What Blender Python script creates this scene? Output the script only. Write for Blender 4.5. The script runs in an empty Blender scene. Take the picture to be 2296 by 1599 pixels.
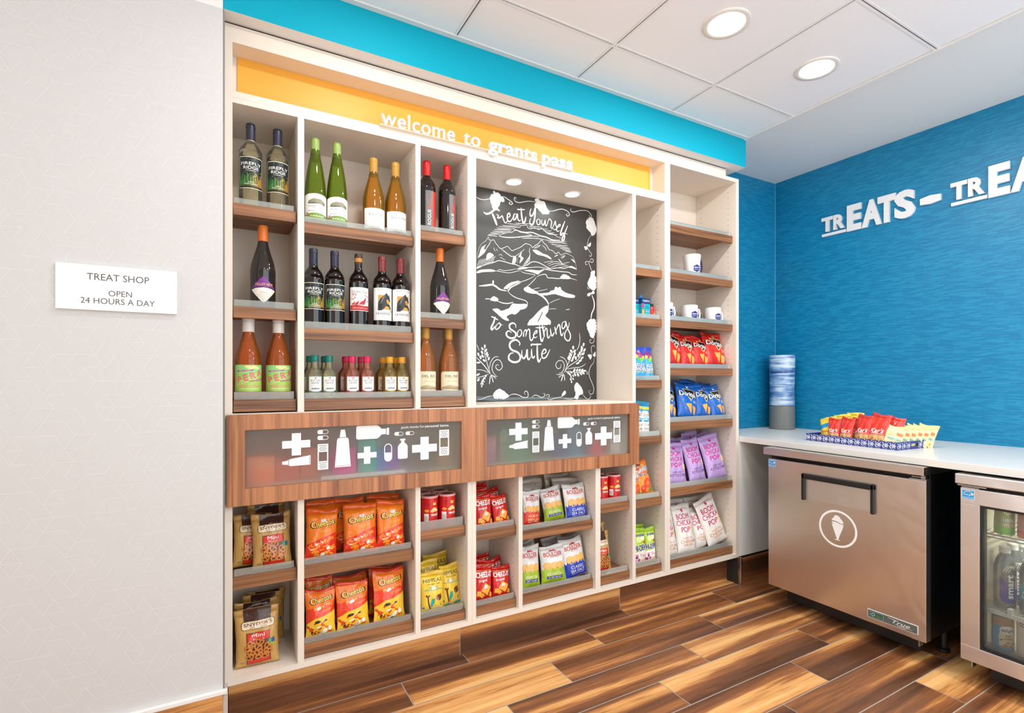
import bpy, bmesh, math, random
from mathutils import Vector, Matrix
PI = math.pi
S = bpy.context.scene
COL = S.collection

# ------------------------------------------------------------------ camera, world, light, exposure
cam_d = bpy.data.cameras.new('camera'); cam = bpy.data.objects.new('camera', cam_d); COL.objects.link(cam)
cam_d.sensor_fit = 'HORIZONTAL'; cam_d.sensor_width = 36.0
cam_d.lens = 1149.3 / 2296 * 36.0
cam_d.shift_y = 50.5 / 2296
cam_d.clip_start = 0.02
cam.location = (0, -2.0, 1.2132)
cam.rotation_euler = (PI / 2, 0, -math.atan(635 / 1149.3))
S.camera = cam
W = bpy.data.worlds.new('world'); S.world = W; W.use_nodes = True
bg = W.node_tree.nodes['Background']
bg.inputs[0].default_value = (0.97, 0.985, 1.0, 1); bg.inputs[1].default_value = 2.5
S.view_settings.view_transform = 'Standard'; S.view_settings.look = 'None'
S.view_settings.exposure = 0.12; S.view_settings.gamma = 1.0; S.view_settings.use_curve_mapping = False
S.cycles.max_bounces = 8; S.cycles.diffuse_bounces = 4; S.cycles.transparent_max_bounces = 16
S.cycles.caustics_reflective = False; S.cycles.caustics_refractive = True
S.cycles.sample_clamp_indirect = 4.0
DOWNLIGHT_W = 7.0      # watts of one ceiling downlight
NICHE_W = 0.5           # watts of one small light over the chalkboard

# ------------------------------------------------------------------ materials
def lin(c):
    c = c / 255.0
    return c / 12.92 if c <= 0.04045 else ((c + 0.055) / 1.055) ** 2.4
def rgb(r, g, b): return (lin(r), lin(g), lin(b), 1)
MATS = {}
def mat(name, col, rough=0.5, metal=0.0, coat=0.0, spec=0.5, bump=0.0, bscale=200):
    if name in MATS: return MATS[name]
    m = bpy.data.materials.new(name); m.use_nodes = True
    nt = m.node_tree; b = nt.nodes['Principled BSDF']
    b.inputs['Base Color'].default_value = rgb(*col); b.inputs['Roughness'].default_value = rough
    b.inputs['Metallic'].default_value = metal; b.inputs['Coat Weight'].default_value = coat
    b.inputs['Specular IOR Level'].default_value = spec
    if bump:
        tc = nt.nodes.new('ShaderNodeTexCoord'); n = nt.nodes.new('ShaderNodeTexNoise'); bp = nt.nodes.new('ShaderNodeBump')
        n.inputs['Scale'].default_value = bscale; bp.inputs['Strength'].default_value = bump; bp.inputs['Distance'].default_value = 0.002
        nt.links.new(tc.outputs['Object'], n.inputs['Vector']); nt.links.new(n.outputs[0], bp.inputs['Height'])
        nt.links.new(bp.outputs[0], b.inputs['Normal'])
    MATS[name] = m
    return m
def emit(name, col, strength):
    m = bpy.data.materials.new(name); m.use_nodes = True
    b = m.node_tree.nodes['Principled BSDF']
    b.inputs['Base Color'].default_value = (0.9, 0.9, 0.9, 1)
    b.inputs['Emission Color'].default_value = rgb(*col); b.inputs['Emission Strength'].default_value = strength
    MATS[name] = m
    return m
def wood(name, dark, light, axis, scale=(1.5, 60), rough=0.42, along=None):
    """fine streaked grain running along one axis (0 x, 1 y, 2 z)"""
    m = bpy.data.materials.new(name); m.use_nodes = True; nt = m.node_tree; L = nt.links.new
    b = nt.nodes['Principled BSDF']; b.inputs['Roughness'].default_value = rough
    tc = nt.nodes.new('ShaderNodeTexCoord'); mp = nt.nodes.new('ShaderNodeMapping')
    sc = [scale[1]] * 3; sc[axis] = scale[0]
    mp.inputs['Scale'].default_value = sc
    L(tc.outputs['Object'], mp.inputs['Vector'])
    n1 = nt.nodes.new('ShaderNodeTexNoise'); n1.inputs['Scale'].default_value = 1.0; n1.inputs['Detail'].default_value = 5; n1.inputs['Distortion'].default_value = 0.6
    n2 = nt.nodes.new('ShaderNodeTexNoise'); n2.inputs['Scale'].default_value = 0.18; n2.inputs['Detail'].default_value = 2; n2.inputs['Distortion'].default_value = 1.2
    L(mp.outputs[0], n1.inputs['Vector']); L(mp.outputs[0], n2.inputs['Vector'])
    mx = nt.nodes.new('ShaderNodeMath'); mx.operation = 'ADD'
    L(n1.outputs[0], mx.inputs[0]); L(n2.outputs[0], mx.inputs[1])
    r = nt.nodes.new('ShaderNodeValToRGB')
    r.color_ramp.elements[0].position = 0.72; r.color_ramp.elements[0].color = rgb(*dark)
    r.color_ramp.elements[1].position = 1.25; r.color_ramp.elements[1].color = rgb(*light)
    mm = nt.nodes.new('ShaderNodeMath'); mm.operation = 'MULTIPLY'; mm.inputs[1].default_value = 1.0
    L(mx.outputs[0], mm.inputs[0]); L(mm.outputs[0], r.inputs[0]); L(r.outputs[0], b.inputs['Base Color'])
    r.color_ramp.elements[1].position = 1.0
    mm.inputs[1].default_value = 0.82
    r.color_ramp.elements[0].position = 0.58
    MATS[name] = m
    return m
def clear(name, col, alpha, rough=0.05, tint=None):
    """clear film of glass or plastic: tinted see-through body under a glossy skin"""
    m = bpy.data.materials.new(name); m.use_nodes = True; nt = m.node_tree; L = nt.links.new
    b = nt.nodes['Principled BSDF']; b.inputs['Base Color'].default_value = rgb(*col); b.inputs['Roughness'].default_value = 0.5
    b.inputs['Specular IOR Level'].default_value = 0.0
    t = nt.nodes.new('ShaderNodeBsdfTransparent'); t.inputs[0].default_value = rgb(*(tint or col))
    mx = nt.nodes.new('ShaderNodeMixShader'); mx.inputs[0].default_value = alpha
    g = nt.nodes.new('ShaderNodeBsdfGlossy'); g.inputs['Roughness'].default_value = rough; g.inputs[0].default_value = (1, 1, 1, 1)
    fr = nt.nodes.new('ShaderNodeFresnel'); fr.inputs[0].default_value = 1.45
    m2 = nt.nodes.new('ShaderNodeMixShader')
    L(t.outputs[0], mx.inputs[1]); L(b.outputs[0], mx.inputs[2])
    L(fr.outputs[0], m2.inputs[0]); L(mx.outputs[0], m2.inputs[1]); L(g.outputs[0], m2.inputs[2])
    L(m2.outputs[0], nt.nodes['Material Output'].inputs['Surface'])
    MATS[name] = m
    return m

M_cream = mat('cream_laminate', (230, 220, 207), 0.45, bump=0.04, bscale=90)
M_creamback = mat('cream_back_panel', (230, 219, 205), 0.5)
M_hole = mat('pin_hole', (45, 40, 36), 0.8)
M_shelf = wood('shelf_walnut', (94, 60, 37), (164, 112, 72), 0, (3.0, 110))
M_door = wood('door_walnut', (118, 70, 43), (190, 128, 84), 2, (2.2, 80))
M_white = mat('white_paint', (236, 235, 232), 0.55)
M_softwhite = mat('ceiling_white', (240, 240, 240), 0.8)
M_ceiltile = mat('ceiling_tile', (246, 247, 249), 0.9, bump=0.1, bscale=300)
M_dark = mat('dark_gap', (38, 32, 28), 0.8)
M_teal = mat('teal_paint', (0, 166, 192), 0.55, spec=0.2)
M_yellow = mat('yellow_panel', (240, 172, 62), 0.45)
M_counter = mat('counter_quartz', (232, 229, 222), 0.3)
M_steeltrim = mat('metal_trim', (200, 200, 200), 0.3, 1.0)
M_acryl = clear('frosted_acrylic', (236, 240, 234), 0.20, 0.3, (242, 246, 242))
M_black = mat('black_plastic', (22, 22, 23), 0.4)
M_blackmetal = mat('black_coated_steel', (18, 17, 17), 0.32)
M_chalk = mat('chalk_paint', (232, 233, 235), 0.7)
M_chalksoft = mat('chalk_smear', (104, 114, 120), 0.8)
M_board = mat('blackboard', (58, 57, 54), 0.45, bump=0.03, bscale=20)
M_decalwhite = mat('white_vinyl', (240, 241, 240), 0.45)

FILM_INK = [False]
def film_mat(name, col):
    """shiny crinkled packet film"""
    if name in MATS: return MATS[name]
    m = mat(name, col, 0.24, spec=0.6); nt = m.node_tree; L = nt.links.new; b = nt.nodes['Principled BSDF']
    tc = nt.nodes.new('ShaderNodeTexCoord'); mp = nt.nodes.new('ShaderNodeMapping'); mp.inputs['Scale'].default_value = (34, 34, 20)
    n = nt.nodes.new('ShaderNodeTexNoise'); n.inputs['Scale'].default_value = 1; n.inputs['Detail'].default_value = 3; n.inputs['Distortion'].default_value = 1.4
    bp = nt.nodes.new('ShaderNodeBump'); bp.inputs['Strength'].default_value = 0.55; bp.inputs['Distance'].default_value = 0.006
    L(tc.outputs['Object'], mp.inputs[0]); L(mp.outputs[0], n.inputs['Vector']); L(n.outputs[0], bp.inputs['Height']); L(bp.outputs[0], b.inputs['Normal'])
    return m
def white(): return film_mat('film_ink_white', (244, 243, 240)) if FILM_INK[0] else mat('print_white', (244, 243, 240), 0.4)
def ink(r, g, b, rough=0.38):
    if FILM_INK[0]: return film_mat('film_ink_%02x%02x%02x' % (r, g, b), (r, g, b))
    return mat('print_%02x%02x%02x' % (r, g, b), (r, g, b), rough)
BLACKP = (24, 22, 22)

# ------------------------------------------------------------------ geometry helpers
def new_obj(name, me, parent=None):
    o = bpy.data.objects.new(name, me); COL.objects.link(o)
    if parent is not None: o.parent = parent
    return o
def tag(o, label, cat=None, group=None, kind=None):
    if label: o['label'] = label
    if cat: o['category'] = cat
    if group: o['group'] = group
    if kind: o['kind'] = kind
    return o
def thing(name, label, cat, loc=(0, 0, 0), rot=(0, 0, 0), group=None):
    o = bpy.data.objects.new(name, None); COL.objects.link(o); o.empty_display_size = 0.05
    o.location = loc; o.rotation_euler = rot
    return tag(o, label, cat, group)
def dup(root, loc=None, rot=None, scale=None, label=None, group=None):
    r = root.copy(); COL.objects.link(r)
    if loc is not None: r.location = loc
    if rot is not None: r.rotation_euler = rot
    if scale is not None: r.scale = scale
    if label: r['label'] = label
    if group: r['group'] = group
    for ch in list(root.children):
        c = ch.copy(); COL.objects.link(c); c.parent = r
        for g in list(ch.children):
            d = g.copy(); COL.objects.link(d); d.parent = c
    return r
def fin(bm, name, mats, parent=None, smooth=False, bevel=0.0, recalc=True):
    if recalc: bmesh.ops.recalc_face_normals(bm, faces=bm.faces)
    me = bpy.data.meshes.new(name); bm.to_mesh(me); bm.free()
    if not isinstance(mats, (list, tuple)): mats = [mats]
    for m in mats: me.materials.append(m)
    if smooth:
        me.polygons.foreach_set('use_smooth', [True] * len(me.polygons))
    o = new_obj(name, me, parent)
    if bevel:
        md = o.modifiers.new('bevel', 'BEVEL'); md.width = bevel; md.segments = 2; md.limit_method = 'ANGLE'
    return o
def bx(bm, x0, x1, y0, y1, z0, z1, mi=0):
    vs = [bm.verts.new(p) for p in ((x0, y0, z0), (x1, y0, z0), (x1, y1, z0), (x0, y1, z0), (x0, y0, z1), (x1, y0, z1), (x1, y1, z1), (x0, y1, z1))]
    for f in ((0, 3, 2, 1), (4, 5, 6, 7), (0, 1, 5, 4), (1, 2, 6, 5), (2, 3, 7, 6), (3, 0, 4, 7)):
        bm.faces.new([vs[i] for i in f]).material_index = mi
    return vs
def box(name, b, m, parent=None, bevel=0.0):
    bm = bmesh.new(); bx(bm, *b)
    return fin(bm, name, m, parent, bevel=bevel)
def boxes(name, bs, m, parent=None, bevel=0.0):
    bm = bmesh.new()
    for b in bs: bx(bm, *b)
    return fin(bm, name, m, parent, bevel=bevel)
def prism(bm, pts, a0, a1, axis='y', mi=0):
    """extrude a 2D outline; axis y: pts are (x,z); axis x: pts are (y,z); axis z: pts are (x,y)"""
    def p3(p, a):
        return {'y': (p[0], a, p[1]), 'x': (a, p[0], p[1]), 'z': (p[0], p[1], a)}[axis]
    A = [bm.verts.new(p3(p, a0)) for p in pts]; B = [bm.verts.new(p3(p, a1)) for p in pts]
    n = len(pts)
    bm.faces.new(A).material_index = mi; bm.faces.new(B[::-1]).material_index = mi
    for i in range(n):
        bm.faces.new((A[i], B[i], B[(i + 1) % n], A[(i + 1) % n])).material_index = mi
def lathe(bm, prof, n=40, mi=0, cx=0.0, cy=0.0, cap0=True, cap1=True):
    rings = []
    for r, z in prof:
        rings.append([bm.verts.new((cx + r * math.cos(2 * PI * i / n), cy + r * math.sin(2 * PI * i / n), z)) for i in range(n)])
    for a, b in zip(rings, rings[1:]):
        for i in range(n):
            bm.faces.new((a[i], a[(i + 1) % n], b[(i + 1) % n], b[i])).material_index = mi
    if cap0: bm.faces.new(rings[0][::-1]).material_index = mi
    if cap1: bm.faces.new(rings[-1]).material_index = mi
def tube(bm, pts, r, n=8, mi=0):
    pts = [Vector(p) for p in pts]; rings = []
    for i, p in enumerate(pts):
        d = (pts[min(i + 1, len(pts) - 1)] - pts[max(i - 1, 0)]).normalized()
        u = d.orthogonal().normalized() if abs(d.z) > 0.9 else d.cross(Vector((0, 0, 1))).normalized()
        v = d.cross(u).normalized()
        rings.append([bm.verts.new(p + r * (math.cos(2 * PI * k / n) * u + math.sin(2 * PI * k / n) * v)) for k in range(n)])
    for a, b in zip(rings, rings[1:]):
        for k in range(n): bm.faces.new((a[k], a[(k + 1) % n], b[(k + 1) % n], b[k])).material_index = mi
    bm.faces.new(rings[0][::-1]).material_index = mi; bm.faces.new(rings[-1]).material_index = mi
def smoothprof(pts, k=5):
    """Catmull-Rom through 2D points"""
    out = []
    n = len(pts)
    for i in range(n - 1):
        p0, p1, p2, p3 = pts[max(i - 1, 0)], pts[i], pts[i + 1], pts[min(i + 2, n - 1)]
        for j in range(k):
            t = j / k
            out.append(tuple(0.5 * (2 * p1[c] + (p2[c] - p0[c]) * t + (2 * p0[c] - 5 * p1[c] + 4 * p2[c] - p3[c]) * t * t + (3 * p1[c] - p0[c] - 3 * p2[c] + p3[c]) * t ** 3) for c in range(len(p1))))
    out.append(tuple(pts[-1]))
    return out
def mesh_curve_normals(o, angle=0.6):
    me = o.data
    try: me.set_sharp_from_angle(angle=angle)
    except Exception: pass

# ------------------------------------------------------------------ flat print: lettering and shapes laid on a surface
_TC = {}
def text_geo(s, bold=0.0, shear=0.0, space=1.0):
    key = (s, bold, shear, space)
    if key in _TC: return _TC[key]
    cu = bpy.data.curves.new('lettering', 'FONT'); cu.body = s; cu.size = 1.0; cu.offset = bold; cu.shear = shear
    cu.space_character = space; cu.resolution_u = 3; cu.fill_mode = 'FRONT'
    ob = bpy.data.objects.new('lettering', cu); COL.objects.link(ob)
    dg = bpy.context.evaluated_depsgraph_get()
    me = bpy.data.meshes.new_from_object(ob.evaluated_get(dg), depsgraph=dg)
    v = [(p.co.x, p.co.y) for p in me.vertices]; f = [tuple(p.vertices) for p in me.polygons]
    bpy.data.objects.remove(ob); bpy.data.curves.remove(cu); bpy.data.meshes.remove(me)
    _TC[key] = (v, f)
    return v, f
CAP = 0.682
class Print:
    def __init__(self): self.it = []; self.mats = []
    def mi(self, m):
        if m not in self.mats: self.mats.append(m)
        return self.mats.index(m)
    def raw(self, v, f, m, layer): self.it.append((v, f, self.mi(m), layer)); return self
    def poly(self, pts, m, layer=0): return self.raw(list(pts), [tuple(range(len(pts)))], m, layer)
    def rect(self, x0, y0, x1, y1, m, layer=0, r=0.0):
        if r <= 0: return self.poly([(x0, y0), (x1, y0), (x1, y1), (x0, y1)], m, layer)
        pts = []
        for cx, cy, a in ((x1 - r, y0 + r, -90), (x1 - r, y1 - r, 0), (x0 + r, y1 - r, 90), (x0 + r, y0 + r, 180)):
            for k in range(5):
                t = math.radians(a + 22.5 * k); pts.append((cx + r * math.cos(t), cy + r * math.sin(t)))
        return self.poly(pts, m, layer)
    def oval(self, cx, cy, rx, ry, m, layer=0, rot=0.0, n=18):
        c, s = math.cos(rot), math.sin(rot)
        return self.poly([(cx + rx * math.cos(2 * PI * k / n) * c - ry * math.sin(2 * PI * k / n) * s, cy + rx * math.cos(2 * PI * k / n) * s + ry * math.sin(2 * PI * k / n) * c) for k in range(n)], m, layer)
    def ring(self, cx, cy, r0, r1, m, layer=0, n=40, sy=1.0):
        v = []; f = []
        for k in range(n):
            a = 2 * PI * k / n
            v += [(cx + r0 * math.cos(a), cy + sy * r0 * math.sin(a)), (cx + r1 * math.cos(a), cy + sy * r1 * math.sin(a))]
        for k in range(n):
            j = (k + 1) % n; f.append((2 * k, 2 * k + 1, 2 * j + 1, 2 * j))
        return self.raw(v, f, m, layer)
    def stroke(self, pts, w, m, layer=0, k=5, taper=0.35):
        p = smoothprof(pts, k) if len(pts) > 2 else pts
        v = []; f = []; n = len(p)
        for i, q in enumerate(p):
            a, b = p[max(i - 1, 0)], p[min(i + 1, n - 1)]
            dx, dy = b[0] - a[0], b[1] - a[1]; l = math.hypot(dx, dy) or 1
            t = i / (n - 1); ww = 0.5 * w * (taper + (1 - taper) * min(1, 5 * min(t, 1 - t)))
            v += [(q[0] - dy / l * ww, q[1] + dx / l * ww), (q[0] + dy / l * ww, q[1] - dx / l * ww)]
        for i in range(n - 1): f.append((2 * i, 2 * i + 1, 2 * i + 3, 2 * i + 2))
        return self.raw(v, f, m, [layer + 0.004 * (i // 2) for i in range(len(v))])
    def text(self, s, cx, cy, h, m, layer=2, w=None, bold=0.0, shear=0.0, rot=0.0, space=1.0, arc=0.0, align='c'):
        """capital height h, centred on (cx, cy) half-way up the capitals; w forces the width"""
        v, f = text_geo(s, 0.0, shear, space)
        x0 = min(p[0] for p in v); x1 = max(p[0] for p in v)
        sy = h / CAP; sx = sy if w is None else w / (x1 - x0)
        mid = {'c': (x0 + x1) / 2, 'l': x0, 'r': x1}[align]
        c, sn = math.cos(rot), math.sin(rot); out = []
        for px, py in v:
            x = (px - mid) * sx; y = (py - CAP / 2) * sy
            if arc: y -= arc * (2 * x / max(1e-6, (x1 - x0) * sx)) ** 2
            out.append((cx + x * c - y * sn, cy + x * sn + y * c))
        if bold <= 0: return self.raw(out, f, m, layer)
        d = bold * 0.62 * sy; n = 4 if bold < 0.06 else 8      # heavier weight: the same outline laid down again around itself
        for k in range(n):
            a = 2 * PI * (k + .5) / n
            self.raw([(x + d * math.cos(a), y + d * math.sin(a)) for x, y in out], f, m, layer + k * 0.12)
        return self
    def build(self, name, parent, fmap, cs=(), ct=(), base=0.0004, step=0.00022, smooth=True):
        bm = bmesh.new(); lay = bm.verts.layers.float.new('lay')
        for v, f, mi, layer in self.it:
            vs = []
            for vi, p in enumerate(v):
                q = bm.verts.new((p[0], p[1], 0)); q[lay] = layer[vi] if isinstance(layer, list) else layer; vs.append(q)
            for fc in f:
                if len(set(fc)) < 3: continue
                try: bm.faces.new([vs[i] for i in fc]).material_index = mi
                except ValueError: pass
        for axis, cuts in ((0, cs), (1, ct)):
            for c in cuts:
                co = (c, 0, 0) if axis == 0 else (0, c, 0); no = (1, 0, 0) if axis == 0 else (0, 1, 0)
                bmesh.ops.bisect_plane(bm, geom=bm.verts[:] + bm.edges[:] + bm.faces[:], dist=1e-7, plane_co=co, plane_no=no)
        bm.normal_update()
        for fc in bm.faces:
            if fc.normal.z < 0: fc.normal_flip()
        for q in bm.verts:
            q.co = fmap(q.co.x, q.co.y, base + step * q[lay])
        return fin(bm, name, self.mats, parent, smooth=smooth, recalc=False)
def flat_y(x0, y, z0, sgn=1):       # print on a plane facing -Y
    return lambda s, t, o: Vector((x0 + s, y - o, z0 + t))
def flat_mx(x, y0, z0):             # print on a plane facing -X, s runs towards -Y (left to right as seen)
    return lambda s, t, o: Vector((x - o, y0 - s, z0 + t))
def cyl(r, z0=0.0, a0=-PI / 2):     # print on a cylinder, s is arc length, facing -Y
    def f(s, t, o):
        a = a0 + s / r; q = (r + o)
        return Vector((q * math.cos(a), q * math.sin(a), z0 + t))
    return f
def grid(a, b, n): return [a + (b - a) * i / n for i in range(1, n)]
# ------------------------------------------------------------------ the room shell
def structure(o, label=None):
    o['kind'] = 'structure'
    if label: o['label'] = label
    return o
XB, YR, ZC, ZD = 3.4285, 0.305, 2.60, 2.6126
XL, YN = -3.0, -2.78           # how far the room is modelled to the left and behind the camera

# wood-look tile: every plank has its own tone and grain, carried by a face attribute
def plank_material(name, axis):
    m = bpy.data.materials.new(name); m.use_nodes = True; nt = m.node_tree; L = nt.links.new
    b = nt.nodes['Principled BSDF']; b.inputs['Roughness'].default_value = 0.3
    at = nt.nodes.new('ShaderNodeAttribute'); at.attribute_name = 'seed'
    tc = nt.nodes.new('ShaderNodeTexCoord')
    off = nt.nodes.new('ShaderNodeVectorMath'); off.operation = 'SCALE'; off.inputs[0].default_value = (3.7, 5.3, 2.9)
    L(at.outputs['Fac'], off.inputs['Scale'])
    add = nt.nodes.new('ShaderNodeVectorMath'); add.operation = 'ADD'
    L(tc.outputs['Object'], add.inputs[0]); L(off.outputs[0], add.inputs[1])
    def noise(sc, detail, dist):
        mp = nt.nodes.new('ShaderNodeMapping'); mp.inputs['Scale'].default_value = sc
        n = nt.nodes.new('ShaderNodeTexNoise'); n.inputs['Scale'].default_value = 1; n.inputs['Detail'].default_value = detail; n.inputs['Distortion'].default_value = dist
        L(add.outputs[0], mp.inputs['Vector']); L(mp.outputs[0], n.inputs['Vector'])
        return n.outputs[0]
    big = noise((0.42, 9.5, 9.5), 2, 0.3)
    fine = noise((5, 95, 95), 5, 0.8)
    r = nt.nodes.new('ShaderNodeValToRGB'); cr = r.color_ramp
    cr.elements[0].position = 0.30; cr.elements[0].color = rgb(*PD0)
    cr.elements[1].position = 0.72; cr.elements[1].color = rgb(*PD4)
    for p, c in ((0.45, PD1), (0.535, PD2), (0.60, PD3)):
        e = cr.elements.new(p); e.color = rgb(*c)
    m1 = nt.nodes.new('ShaderNodeMath'); m1.operation = 'MULTIPLY_ADD'; m1.inputs[1].default_value = 0.26
    L(fine, m1.inputs[0])
    m2 = nt.nodes.new('ShaderNodeMath'); m2.operation = 'MULTIPLY_ADD'; m2.inputs[1].default_value = 1.25; m2.inputs[2].default_value = -0.255
    L(big, m2.inputs[0]); L(m2.outputs[0], m1.inputs[2]); L(m1.outputs[0], r.inputs[0])
    L(r.outputs[0], b.inputs['Base Color'])
    bp = nt.nodes.new('ShaderNodeBump'); bp.inputs['Strength'].default_value = 0.12; bp.inputs['Distance'].default_value = 0.002
    L(fine, bp.inputs['Height']); L(bp.outputs[0], b.inputs['Normal'])
    return m
PD0, PD1, PD2, PD3, PD4 = (84, 52, 34), (126, 80, 50), (162, 104, 60), (216, 156, 92), (240, 190, 124)
M_plank = plank_material('wood_look_tile', 0)
M_grout = mat('grout', (176, 168, 158), 0.85)
def seeds(bm, vals):
    lay = bm.faces.layers.float.new('seed')
    for f, v in zip(bm.faces, vals): f[lay] = v
def build_floor():
    rnd = random.Random(11); bm = bmesh.new(); vals = []
    def quad(x0, x1, y0, y1, z, mi, s):
        f = bm.faces.new([bm.verts.new(p) for p in ((x0, y0, z), (x1, y0, z), (x1, y1, z), (x0, y1, z))]); f.material_index = mi; vals.append(s)
    quad(XL, 3.45, YN, 0.32, -0.0012, 1, 0)
    P, LEN, g = 0.1645, 0.9015, 0.0022
    for k in range(-1, 17):
        y1 = 0.0065 - P * k; y0 = y1 - P
        if k == -1: y1 = 0.085
        y0 = max(y0, YN)
        off = 1.504 - 0.2995 * k
        x = off - LEN * math.ceil((off - XL) / LEN)
        while x < 3.45:
            a, b = max(x + g, XL), min(x + LEN - g, 3.45)
            if b - a > 0.01: quad(a, b, y0 + g, y1 - g, 0.0, 0, rnd.random() * 10)
            x += LEN
    seeds(bm, vals)
    return structure(fin(bm, 'floor', [M_plank, M_grout], recalc=False), 'wood-look plank tile floor with pale grout')
build_floor()
def plank_strip(name, cuts, y, z0, z1, x_face=None, seed=0):
    """upright skirting tiles, facing -Y (or facing -X when x_face is set and cuts are y values)"""
    bm = bmesh.new(); rnd = random.Random(seed); vals = []
    for a, b in zip(cuts, cuts[1:]):
        s = rnd.random() * 10; n0 = len(bm.faces)
        if x_face is None: bx(bm, a + 0.001, b - 0.001, y, y + 0.012, z0, z1)
        else: bx(bm, x_face, x_face + 0.012, a + 0.001, b - 0.001, z0, z1)
        vals += [s] * (len(bm.faces) - n0)
    bm.faces.ensure_lookup_table(); seeds(bm, vals)
    return structure(fin(bm, name, M_plank))
plank_strip('baseboard_back', [-0.002, 0.8895, 1.7967, 2.634], 0.082, 0, 0.1615, seed=3)
structure(boxes('baseboard_joint', [(0.8885, 0.8905, 0.0815, 0.083, 0, 0.16), (1.7957, 1.7977, 0.0815, 0.083, 0, 0.16)], M_grout))
bpy.data.objects['baseboard_joint'].name = 'trim_1'
plank_strip('baseboard_return', [0.0, 0.094], 0, 0, 0.158, x_face=2.636, seed=21)
plank_strip('baseboard_right', [2.645, 3.43], -0.014, 0, 0.155, seed=8)
structure(boxes('trim_2', [(2.6335, 2.6435, -0.016, -0.004, 0, 0.163)], M_steeltrim, bevel=0.001))
plank_strip('baseboard_left', [XL, -1.65, -0.75, -0.017], -0.072, 0, 0.178, seed=5)
structure(boxes('trim_3', [(XL, -0.004, -0.075, -0.06, 0.179, 0.193)], M_white, bevel=0.002))
structure(boxes('trim_4', [(-0.0165, -0.003, -0.062, 0.08, 0, 0.179)], mat('end_cap', (205, 196, 186), 0.5)))

# left wall with the printed wallpaper: fine pale lines on a triangular lattice
def build_wall_left():
    M_paper = mat('wallpaper_ground', (207, 207, 206), 0.75, bump=0.12, bscale=420)
    M_line = mat('wallpaper_line', (232, 231, 229), 0.5)
    bm = bmesh.new()
    bx(bm, XL, -0.0165, -0.06, 0.34, 0, 2.434)
    hx, hz = 0.0235, 0.0395
    rnd = random.Random(4)
    w = 0.0009
    def P(i, j): return (-0.02 - i * hx, 0.18 + j * hz)      # lattice: i + j even are nodes
    NI, NJ = 60, 57
    keep = {}
    def pat(i, j, d):
        # a repeating arrangement of long zig-zags, half-hexagons and rungs
        a, b = i % 12, j % 8
        if d == 'h': return (a + 2 * b) % 6 in (0, 1, 4) if b % 2 else (a * 2 + b) % 5 in (0, 2, 3)
        if d == 'u': return (a + b) % 8 in (0, 1, 2, 6) if (a // 4) % 2 else (a + 3 * b) % 7 in (0, 1, 3)
        return (a - b) % 8 in (0, 1, 3, 4) if (a // 4) % 2 == 0 else (2 * a + b) % 7 in (0, 2, 5)
    for j in range(NJ):
        for i in range(NI):
            if (i + j) % 2: continue
            for d, q in (('h', (i + 2, j)), ('u', (i + 1, j + 1)), ('d', (i + 1, j - 1))):
                if not pat(i, j, d): continue
                if q[1] < 0 or q[1] > NJ: continue
                a = Vector(P(i, j)); b = Vector(P(*q)); 
                if b.x < -1.6 or a.y > 2.42 or b.y > 2.42 or a.y < 0.2 or b.y < 0.2: continue
                t = (b - a).normalized(); n = Vector((-t.y, t.x)) * w * 0.5
                f = bm.faces.new([bm.verts.new((p.x, -0.0603, p.y)) for p in (a + n, b + n, b - n, a - n)])
                f.material_index = 1
    bmesh.ops.recalc_face_normals(bm, faces=bm.faces)
    for f in bm.faces:
        if f.material_index == 1 and f.normal.y > 0: f.normal_flip()
    structure(fin(bm, 'wall_left', [M_paper, M_line], recalc=False), 'pale wallpaper with fine white geometric lines')
build_wall_left()
structure(box('wall_left_upper', (XL, -0.0165, -0.06, 0.34, 2.434, 2.6), M_white))
bpy.data.objects['wall_left_upper'].name = 'trim_5'
structure(box('trim_6', (-0.0155, -0.0125, -0.05, 0.0, 0.18, 2.43), mat('corner_gap', (150, 146, 140), 0.7)))

# bulkhead above the shelving: teal face, white underside
def build_bulkhead():
    bm = bmesh.new(); bx(bm, -0.0155, 2.6135, -0.062, 0.31, 2.434, 2.6)
    bm.faces.ensure_lookup_table()
    for f in bm.faces:
        c = f.calc_center_median()
        if abs(c.y + 0.062) < 1e-4: f.material_index = 1
    structure(fin(bm, 'wall_bulkhead', [M_white, M_teal]), 'teal painted bulkhead face over the shelving')
build_bulkhead()
structure(box('gap_shade', (-0.0155, 2.52, 0.003, 0.30, 2.4287, 2.4339), M_dark))  # dark strip standing in for the shade inside the gap
structure(boxes('trim_7', [(XL, 2.617, -0.086, -0.062, 2.594, 2.601), (2.600, 2.624, YN, -0.062, 2.590, 2.6125)], M_white))

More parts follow.
